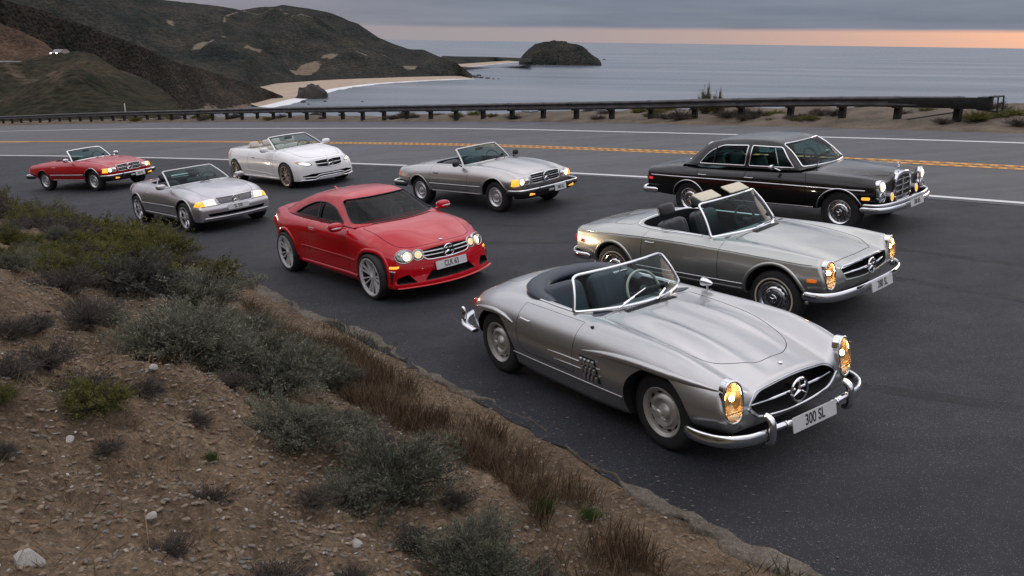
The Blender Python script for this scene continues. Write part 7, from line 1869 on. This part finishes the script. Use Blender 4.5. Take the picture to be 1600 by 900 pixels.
def quads_mesh(P, A, Bv, name, rnd, m):
    """P base points, A along, Bv across: one leaf quad each"""
    n = len(P); V = np.stack([P - Bv * .25, P + A * .5 - Bv * .5, P + A, P + A * .5 + Bv * .5], 1).reshape(-1, 3)
    me = bpy.data.meshes.new(name); me.vertices.add(4 * n); me.vertices.foreach_set('co', V.ravel().astype(np.float32))
    me.loops.add(4 * n); me.loops.foreach_set('vertex_index', np.arange(4 * n, dtype=np.int32)); me.polygons.add(n); me.polygons.foreach_set('loop_start', np.arange(0, 4 * n, 4, dtype=np.int32))
    me.update(); at_ = me.attributes.new('rnd', 'FLOAT', 'FACE'); at_.data.foreach_set('value', rnd.astype(np.float32)); me.materials.append(m)
    return me
def unit(v): return v / (np.linalg.norm(v, axis=-1, keepdims=True) + 1e-9)
def shrub_proto(kind, seed):
    """unit shrub (radius 1): twigs from the root, leaves clumped along their outer halves"""
    r = np.random.default_rng(seed)
    spec = {'s': (320, 52, .060, .016, .62), 'y': (250, 38, .062, .028, .62), 'd': (220, 14, .085, .018, .66), 'g': (240, 24, .085, .022, .6), 't': (60, 0, 0, 0, .9)}[kind]
    ns, nl, ll, lw, flat = spec
    az = r.uniform(0, 2 * PI, ns); el = np.arcsin(r.uniform(.05, 1, ns) ** .8)
    lump = 1 + .22 * np.sin(az * 3 + seed) + .16 * np.sin(az * 5 + 2 * seed)
    ln = r.uniform(.62, 1.05, ns) * lump
    D = np.stack([np.cos(az) * np.cos(el), np.sin(az) * np.cos(el), np.sin(el) * flat + .12], 1)
    tip = D * ln[:, None]; root = np.stack([r.normal(0, .06, ns), r.normal(0, .06, ns), np.zeros(ns)], 1)
    mid = (root + tip) / 2 + np.stack([r.normal(0, .05, ns), r.normal(0, .05, ns), r.uniform(.02, .10, ns)], 1)
    if kind == 't':
        n = 420; base = np.stack([r.normal(0, .25, n), r.normal(0, .25, n), np.zeros(n)], 1); A = np.stack([r.normal(0, .35, n), r.normal(0, .35, n), r.uniform(.5, 1.1, n)], 1)
        B = unit(np.cross(A, r.normal(0, 1, (n, 3)))) * .045
        return quads_mesh(base, A, B, 'blades', r.random(n), LM[kind]), None
    # leaves
    t = r.uniform(.45, 1.02, (ns, nl)) ** .75
    q = (1 - t)[..., None] ** 2 * root[:, None] + 2 * (t * (1 - t))[..., None] * mid[:, None] + t[..., None] ** 2 * tip[:, None]
    q = q + r.normal(0, .030, q.shape); tg = unit(tip - mid)[:, None] + np.zeros_like(q)
    A = unit(tg * .8 + r.normal(0, .55, q.shape) + np.array([0, 0, .35])) * ll * r.uniform(.6, 1.3, q.shape[:2])[..., None]
    B = unit(np.cross(A, r.normal(0, 1, q.shape))) * lw * r.uniform(.7, 1.4, q.shape[:2])[..., None]
    shade = np.clip(r.uniform(0, 1, ns)[:, None] * .5 + r.uniform(0, .5, (ns, nl)), 0, 1)
    fol = quads_mesh(q.reshape(-1, 3), A.reshape(-1, 3), B.reshape(-1, 3), 'foliage', shade.ravel(), LM[kind])
    mb = MB()
    for i in range(0, ns, 2 if kind != 'd' else 1):
        mb.tube([root[i], mid[i], tip[i] * .96], [.016, .010, .004], 3, caps=False)
    tw = mb.mesh('stems', fix=False); tw.materials.append(M_twig)
    return fol, tw
SHRUB_TXT = {'s': ('sagebrush', 'grey-green sagebrush clump on the stony bank', 'sagebrush on the bank'), 'y': ('scrub_bush', 'low olive-green bush in the scrub beside the road edge', 'olive bushes on the bank'),
             'd': ('dry_brush', 'dusky half-dead twiggy bush on the bank', 'dusky brush on the bank'), 'g': ('sagebrush', 'wide grey bush above the sagebrush on the bank', None), 't': ('grass_tuft', 'small bright green grass tuft among the dry grass', 'green tufts on the bank')}
NAMED = {0: 'large round sagebrush with pale tips, in the middle of the bank below the dry grass', 1: 'round sagebrush left of the large pale-tipped one', 2: 'sagebrush near the bottom edge, under the dry grass', 3: 'sagebrush cut by the bottom edge of the picture', 4: 'wide sagebrush with bare grey branches above the round one', 5: 'broad sagebrush at the left of the middle band of scrub', 9: 'small yellow-green bush standing alone on the bare dirt at left'}
EXTRA = []
_re = np.random.default_rng(31)
for _i in range(58):
    _k = int(_re.integers(int(np.argmin(np.hypot(EDGE_R[:, 0] + 6.2, EDGE_R[:, 1] - 15.3))), int(np.argmin(np.hypot(EDGE_R[:, 0] + 19, EDGE_R[:, 1] - 26.2)))))
    _p = EDGE_R[_k] + EDGE_N[_k] * _re.uniform(.45, 3.4)
    EXTRA.append((float(_p[0]), float(_p[1]), float(_re.uniform(.26, .50)), 'y' if _re.random() < .62 else ('d' if _re.random() < .7 else 's')))
for (_x, _y, _R, _k) in ((-3.9,7.3,.30,'d'),(-3.1,7.2,.26,'d'),(-4.4,7.9,.34,'d'),(-2.0,5.6,.16,'d'),(-3.0,4.55,.22,'d'),(-2.62,4.75,.24,'d'),(-1.55,3.85,.12,'d'),(-.55,4.15,.14,'d'),(-.95,5.45,.20,'d'),(-1.25,5.75,.22,'s'),(-1.95,4.75,.10,'d'),(-2.75,3.6,.13,'d'),(-.35,4.75,.16,'d'),(-1.5,3.2,.12,'d'),(-3.6,6.9,.24,'s'),(-2.25,6.9,.34,'s'),(-2.75,7.3,.36,'s'),(-3.3,8.1,.40,'s'),(-.75,3.45,.13,'d'),(.15,4.3,.16,'d'),(.35,3.95,.18,'s'),(-4.9,8.9,.40,'y'),(-4.4,9.9,.42,'y'),(-3.75,10.1,.36,'d')): EXTRA.append((_x, _y, _R, _k))
SHRUBS = SHRUBS + EXTRA
def build_plants():
    protos = {k: [shrub_proto(k, 10 * i + s) for s in range(3 if k in 'syd' else 1)] for i, k in enumerate('sydgt')}
    for i, (x, y, R, k) in enumerate(SHRUBS):
        fol, tw = protos[k][i % len(protos[k])]; nm, lb, grp = SHRUB_TXT[k]
        if math.hypot(x, y) > 15: R *= 1.6 if k != 'd' else 1.35
        o = empty(nm, None, (x, y, bank_z(x, y)[0] - .03 * R)); o.rotation_euler = (random.uniform(-.15, .15), random.uniform(-.15, .15), random.uniform(0, 6.28)); s = R * 1.12
        o.scale = (s * random.uniform(.9, 1.15), s * random.uniform(.9, 1.15), s * random.uniform(.85, 1.15))
        where = 'in the dense scrub at upper left' if math.hypot(x, y) > 9 else ('beside the dry grass band' if x > -1.3 else ('between the dense scrub and the bare slope' if y > 6 else 'on the bare stony slope at lower left'))
        kind_ = {'s': 'grey-green sagebrush clump', 'y': 'low olive-green bush', 'd': 'dusky half-dead twiggy bush', 'g': 'wide grey bush', 't': 'small bright green grass tuft'}[k]
        tag(o, NAMED.get(i, kind_ + ' ' + where), 'grass' if k == 't' else 'bush', None if i in NAMED else kind_.replace('bush', 'bushe') + 's ' + where)
        link('foliage', fol, None, o)
        if tw: link('stems', tw, None, o)
    # brush along the seaward shoulder, behind and under the guardrail
    P, nq, wid = SHOULDER; r = np.random.default_rng(21)
    k = 0
    while k < 96:
        i = int(r.integers(10, len(P) - 10)); q = P[i]
        if not (-34 < q[0] < 15): continue
        dense = 1.0 if q[0] > 2 else .30
        if r.random() > dense: continue
        f = r.uniform(.16, .95); p_ = q + nq[i] * wid[i] * f; R = r.uniform(.16, .50)
        kd = 'd' if r.random() < .6 else 'y'
        fol, tw = protos[kd][k % 3]
        o = empty('verge_bush', None, (p_[0], p_[1], plane_z(*p_) + .03)); o.rotation_euler = (0, 0, r.uniform(0, 6)); o.scale = (R * 1.3, R * 1.3, R * r.uniform(.7, 1.1)); tag(o, 'low brush growing on the sandy verge by the guardrail', 'bush', 'brush along the guardrail')
        link('foliage', fol, None, o); link('stems', tw, None, o); k += 1
    for (x, y, h) in ((7.5, 33.6, 1.35), (7.9, 33.3, 1.1)):
        fol, tw = protos['y'][1]; o = empty('tall_weed', None, (x, y, plane_z(x, y))); o.scale = (.32, .32, h); tag(o, 'tall thin weed standing above the guardrail against the sea' if h > 1.2 else 'shorter thin weed beside the tall one above the guardrail', 'weed'); link('foliage', fol, None, o); link('stems', tw, None, o)
    # dry grass, too fine to count
    r = np.random.default_rng(8)
    poly = [(-3.73,11.06),(-2.57,9.63),(-1.72,8.82),(-.86,7.49),(.02,6.34),(.5,5.53),(.86,4.81),(1.0,4.3),(1.2,3.6),(.6,3.6),(.34,4.43),(.02,5.2),(-.37,5.76),(-1.25,6.29),(-1.63,7.09),(-2.51,8.6)]
    pl = np.array(poly); pts = []
    while len(pts) < 16000:
        q = r.uniform(pl.min(0), pl.max(0), (4000, 2)); a0, a1 = pl, np.roll(pl, -1, 0); ins = np.zeros(len(q), bool)
        for a_, b_ in zip(a0, a1): ins ^= ((a_[1] > q[:, 1]) != (b_[1] > q[:, 1])) & (q[:, 0] < (b_[0] - a_[0]) * (q[:, 1] - a_[1]) / (b_[1] - a_[1] + 1e-12) + a_[0])
        q = q[ins]; q = q[fbm(q[:, 0] * 2.6, q[:, 1] * 2.6, 3) > r.uniform(-.55, .70, len(q))]
        pts += list(q)
    def blades(name, pts, hmin, hmax, w, m, label, lean=.35):
        pts = np.array(pts); n = len(pts); z = bank_zs(pts)
        base = np.concatenate([pts, z[:, None] - .01], 1); h = r.uniform(hmin, hmax, n); A = np.stack([r.normal(0, lean, n), r.normal(0, lean, n), np.ones(n)], 1) * h[:, None]
        B = unit(np.cross(A, r.normal(0, 1, (n, 3)))) * w
        me = quads_mesh(base, A, B, name, r.random(n), m); o = link(name, me); tag(o, label, 'grass', kind='stuff')
    M_dry = leaf_mat('grass_dry', (.045,.030,.019), (.105,.068,.042), (.24,.170,.108), .35)
    blades('dry_grass', pts, .07, .24, .006, M_dry, 'reddish-brown dry grass along the foot of the bank')
    Ei = np.array([i for i in range(len(EDGE_R)) if np.hypot(*EDGE_R[i]) < 16]); q = np.zeros((0, 2))
    while len(q) < 19000:
        ii = r.choice(Ei, 6000); w_ = EDGE_R[ii] + EDGE_N[ii] * r.uniform(.12, 5.5, (6000, 1))
        q = np.concatenate([q, w_[fbm(w_[:, 0] * 1.6 + 9, w_[:, 1] * 1.6, 3) > r.uniform(-.3, .7, 6000)]])
    q = q[:19000]
    blades('straw', q, .03, .13, .005, leaf_mat('straw', (.07,.050,.030), (.15,.105,.060), (.27,.20,.125), .3), 'sparse pale straw scattered over the stony bank', .8)
    q = []
    while len(q) < 2600:
        i = int(r.integers(0, len(EDGE_R))); c = EDGE_R[i]
        if np.hypot(*c) > 24: continue
        s_ = i * .06
        if vnoise(np.array([s_ * .8]), np.array([3.0]))[0] < .05: continue
        q.append(c + EDGE_N[i] * abs(r.normal(.05, .16)))
    blades('edge_weeds', q, .04, .16, .008, leaf_mat('weed_leaf', (.020,.024,.010), (.045,.048,.020), (.09,.085,.045), .3), 'small weeds rooted in the crumbling asphalt edge', .6)
def stone_mesh(seed, name='stone', sub=2):
    bm = bmesh.new(); bmesh.ops.create_icosphere(bm, subdivisions=sub, radius=1.0); r = random.Random(seed)
    cuts = [(Vector((r.gauss(0, 1), r.gauss(0, 1), r.gauss(0, 1))).normalized(), r.uniform(.55, .9)) for _ in range(9)]
    sc = Vector((r.uniform(.8, 1.3), r.uniform(.7, 1.1), r.uniform(.5, .85)))
    for v in bm.verts:
        for n_, d_ in cuts:
            k = v.co.dot(n_) - d_
            if k > 0: v.co -= n_ * k
        v.co += v.co.normalized() * .06 * noise.noise(v.co * 2.3 + Vector((seed, 0, 0)))
        v.co = Vector((v.co.x * sc.x, v.co.y * sc.y, v.co.z * sc.z))
    me = bpy.data.meshes.new(name); bm.to_mesh(me); bm.free(); return me
def build_stones():
    cols = {'white': (.34,.32,.29), 'grey': (.13,.12,.11), 'tan': (.17,.13,.092), 'rust': (.14,.080,.048)}
    ms = {k: mat('stone_' + k, c, .9, noise_=.35, nscale=18, bump=.5, bscale=40) for k, c in cols.items()}
    r = np.random.default_rng(12)
    def area(dmax=6.0, far=13):
        while True:
            i = int(r.integers(0, len(EDGE_R))); c = EDGE_R[i]
            if np.hypot(*c) < far:
                p_ = c + EDGE_N[i] * r.uniform(.05, dmax)
                return p_
    # fine gravel: one mesh per colour, nobody could count it
    base = stone_mesh(1, sub=1); bv = np.array([tuple(v.co) for v in base.vertices]); bf = np.array([tuple(p.vertices) for p in base.polygons])
    for kname, n, lo, hi in (('grey', 12000, .004, .022), ('tan', 18000, .004, .028), ('rust', 7000, .005, .024), ('white', 2000, .004, .018)):
        Ei = np.array([i for i in range(len(EDGE_R)) if np.hypot(*EDGE_R[i]) < 12.5]); Q = np.zeros((0, 2))
        while len(Q) < n:
            ii = r.choice(Ei, 4000); q = EDGE_R[ii] + EDGE_N[ii] * r.uniform(.05, 5.6, (4000, 1))
            near_ = np.clip(1.5 - (q[:, 0] + 2.2) * .30 - np.abs(q[:, 1] - 3.2) * .10, .12, 1); Q = np.concatenate([Q, q[(fbm(q[:, 0] * .9, q[:, 1] * .9, 3) > r.uniform(-1.0, .4, 4000)) & (r.random(4000) < near_)]])
        Q = Q[:n]; z = bank_zs(Q); sz = lo + (hi - lo) * r.random(n) ** 2.2; an = r.uniform(0, 6.28, n); ca, sa = np.cos(an), np.sin(an)
        Bv = bv[None] * np.stack([np.ones(n), r.uniform(.6, 1, n), r.uniform(.5, 1, n)], 1)[:, None, :] * sz[:, None, None]
        Rv = np.stack([Bv[..., 0] * ca[:, None] - Bv[..., 1] * sa[:, None], Bv[..., 0] * sa[:, None] + Bv[..., 1] * ca[:, None], Bv[..., 2]], -1)
        Vs = [(Rv + np.concatenate([Q, (z + sz * .2)[:, None]], 1)[:, None, :]).reshape(-1, 3)]; Fs = [(bf[None] + (np.arange(n) * len(bv))[:, None, None]).reshape(-1, 3)]
        me = bpy.data.meshes.new('gravel'); me.from_pydata(np.concatenate(Vs).tolist(), [], np.concatenate(Fs).tolist()); me.materials.append(ms[kname])
        o = link('gravel', me); tag(o, f'loose {kname} gravel strewn over the bank', 'gravel', kind='stuff')
    # gravel swept from the edge onto the asphalt
    Vs = []; Fs = []; k = 0
    while k < 3200:
        i = int(r.integers(0, len(EDGE_R))); c = EDGE_R[i]
        if np.hypot(*c) > 18: continue
        d = -abs(r.normal(0, .26)) + .10; p_ = c + EDGE_N[i] * d; s = .003 + .012 * r.random() ** 3
        Vs.append(bv * s * np.array([1, .8, .7]) + np.array([*p_, plane_z(*p_) + s * .3])); Fs.append(bf + k * len(bv)); k += 1
    me = bpy.data.meshes.new('gravel'); me.from_pydata(np.concatenate(Vs).tolist(), [], np.concatenate(Fs).tolist()); me.materials.append(ms['grey']); o = link('gravel', me); tag(o, 'loose gravel spilled from the edge onto the asphalt', 'gravel', kind='stuff')
    # stones large enough to pick out
    meshes = [stone_mesh(s) for s in range(6)]
    for me in meshes: sharp(me, 25)
    spots = [(-1.80,2.72,.060,'white','large pale stone at the bottom left corner of the bank'), (-2.35,4.05,.035,'white','pale stone on the bare dirt at the left edge'), (-1.72,3.55,.030,'white','angular white stone in the bare dirt')]
    for j in range(110):
        p_ = area(5.0, 9); s = .018 + .030 * r.random() ** 2; kn = ['white', 'grey', 'tan', 'rust', 'tan', 'white'][int(r.integers(0, 6))]
        spots.append((p_[0], p_[1], s, kn, f'small {kn} stone lying on the bank'))
    for j, (x, y, s, kn, lb) in enumerate(spots):
        me = meshes[j % 6]; o = bpy.data.objects.new('stone', me); C.objects.link(o)
        if not me.materials: me.materials.append(ms['grey'])
        o.material_slots[0].link = 'OBJECT'; o.material_slots[0].material = ms[kn]
        o.location = (x, y, bank_z(x, y)[0] + s * .25); o.scale = (s, s, s); o.rotation_euler = (r.uniform(-.3, .3), r.uniform(-.3, .3), r.uniform(0, 6.28)); tag(o, lb, 'stone', f'{kn} stones on the bank' if j > 2 else None)
    # crumbled concrete and gravel lip along the asphalt
    def lip(u0, u1, w, hgt, name):
        sel = [i for i in range(0, len(EDGE_R)) if u0 <= i * .06 <= u1]; rows = []
        E_ = EDGE_R[sel]; Nn = EDGE_N[sel]; sarc = np.array(sel) * .06
        env = sst(u0, u0 + .8, sarc) * (1 - sst(u1 - .8, u1, sarc)) * (.15 + .85 * sst(-.55, .15, vnoise(sarc * 1.9 + 3, sarc * 0 + 6) + .4 * vnoise(sarc * 6.1, sarc * 0 + 1)))
        cr = np.linspace(0, 1, 16)
        wv = w * (.75 + .45 * vnoise(sarc * 1.3, sarc * 0 + 2) + .2 * vnoise(sarc * 5, sarc * 0)) * (.12 + .88 * env); in_ = -.06 + .09 * vnoise(sarc * 1.7 + 8, sarc * 0) + .04 * vnoise(sarc * 6.3, sarc * 0 + 4)
        for c_ in cr:
            q = E_ + Nn * (in_ + wv * c_)[:, None]; prof_ = math.sin(PI * min(1, c_ * 1.05)) ** .6
            z = plane_z(q[:, 0], q[:, 1]) + hgt * env * prof_ * (.55 + .6 * np.abs(fbm(q[:, 0] * 7, q[:, 1] * 7, 4))) + .003 + (.016 * c_) + .010 * fbm(q[:, 0] * 22, q[:, 1] * 22, 3) - (.03 if c_ in (0.0, 1.0) else 0)
            rows.append(np.concatenate([q, z[:, None]], 1))
        o = link(name, grid_mesh(np.array(rows), name), M_lip); tag(o, kind='structure')
    L_ = np.concatenate([[0], np.cumsum(np.linalg.norm(np.diff(EDGE_R, axis=0), axis=1))])
    def s_at(x, y): return float(np.argmin(np.hypot(EDGE_R[:, 0] - x, EDGE_R[:, 1] - y))) * .06
    lip(s_at(2.4, 3.4), s_at(.45, 6.4), .22, .009, 'crumbled_kerb'); lip(s_at(-1.2, 8.8), s_at(-5.6, 14.7), .34, .013, 'crumbled_kerb'); lip(s_at(.3, 6.7), s_at(-1.1, 8.7), .15, .006, 'crumbled_kerb')

# ================================================================ small far things
def build_small():
    # white delineator behind the rail
    mb = MB(); mb.box((0, 0, .45), (.05, .10, .9)); mb.box((0, -.03, .80), (.052, .06, .12)); o = mb.build('marker_post', mat('post_white', (.55,.55,.53), .6), bevel=.01); x, y = -31.5, 68.9; o.location = (x, y, plane_z(x, y) + .45); tag(o, 'slim white marker post standing behind the guardrail at left', 'post')
    # car far up the coast road with its lights on
    p = far_point(95, 91.5, 183); e = empty('distant_car', None, tuple(p + np.array([0, 0, .5]))); tag(e, 'tiny distant car with lit headlights on the coast road at far left', 'car'); e.rotation_euler = (0, 0, R_(-95))
    mb = MB(); mb.prism(rounded([(-2.2,.2),(2.2,.2),(2.25,.7),(1.2,.85),(.6,1.35),(-1.2,1.4),(-2.1,.95)], .12, 3), -.88, .88, 'xz'); mb.build('body', mat('far_paint', (.02,.02,.022), .4, coat=1.0), e)
    for sg in (-1, 1):
        mb = MB(); mb.ellipsoid((2.22, sg*.62, .62), (.08,.14,.12), 12, 8); mb.build('headlight', mat('far_lamp', (1,1,1), .3, emit=(1,.88,.62), estr=14.0), e)
        for x in (1.4, -1.4): 
            mb = MB(); mb.lathe([(.33,-.1),(.33,.1),(0,.1)], 16, (x, sg*.8, .33), 'y'); mb.build('wheel', rubber, e)
    p = far_point(123, 92.5, 183); mb = MB(); mb.box((0, 0, 1.6), (1.5, .06, 1.3)); 
    for sg in (-1, 1): mb.box((sg*.5, .06, .6), (.09, .09, 2.4))
    o = mb.build('road_sign', mat('sign_orange', (.45,.12,.02), .6)); o.location = tuple(p - np.array([0, 0, 1.0])); tag(o, 'small orange sign beside the coast road at far left', 'sign')
    # low rail along the coast road bench
    a = far_point(-30, 98, 200); b_ = far_point(46, 95.5, 200); mb = MB(); mb.box(((a[0] + b_[0]) / 2, a[1], (a[2] + b_[2]) / 2), (abs(b_[0] - a[0]), .3, .45)); o = mb.build('far_guardrail', alloy); tag(o, 'pale low barrier along the coast road at far left', 'guardrail')
build_road(); build_bank(); build_guardrail(); build_far(); build_small()
build_cars()
build_plants(); build_stones()
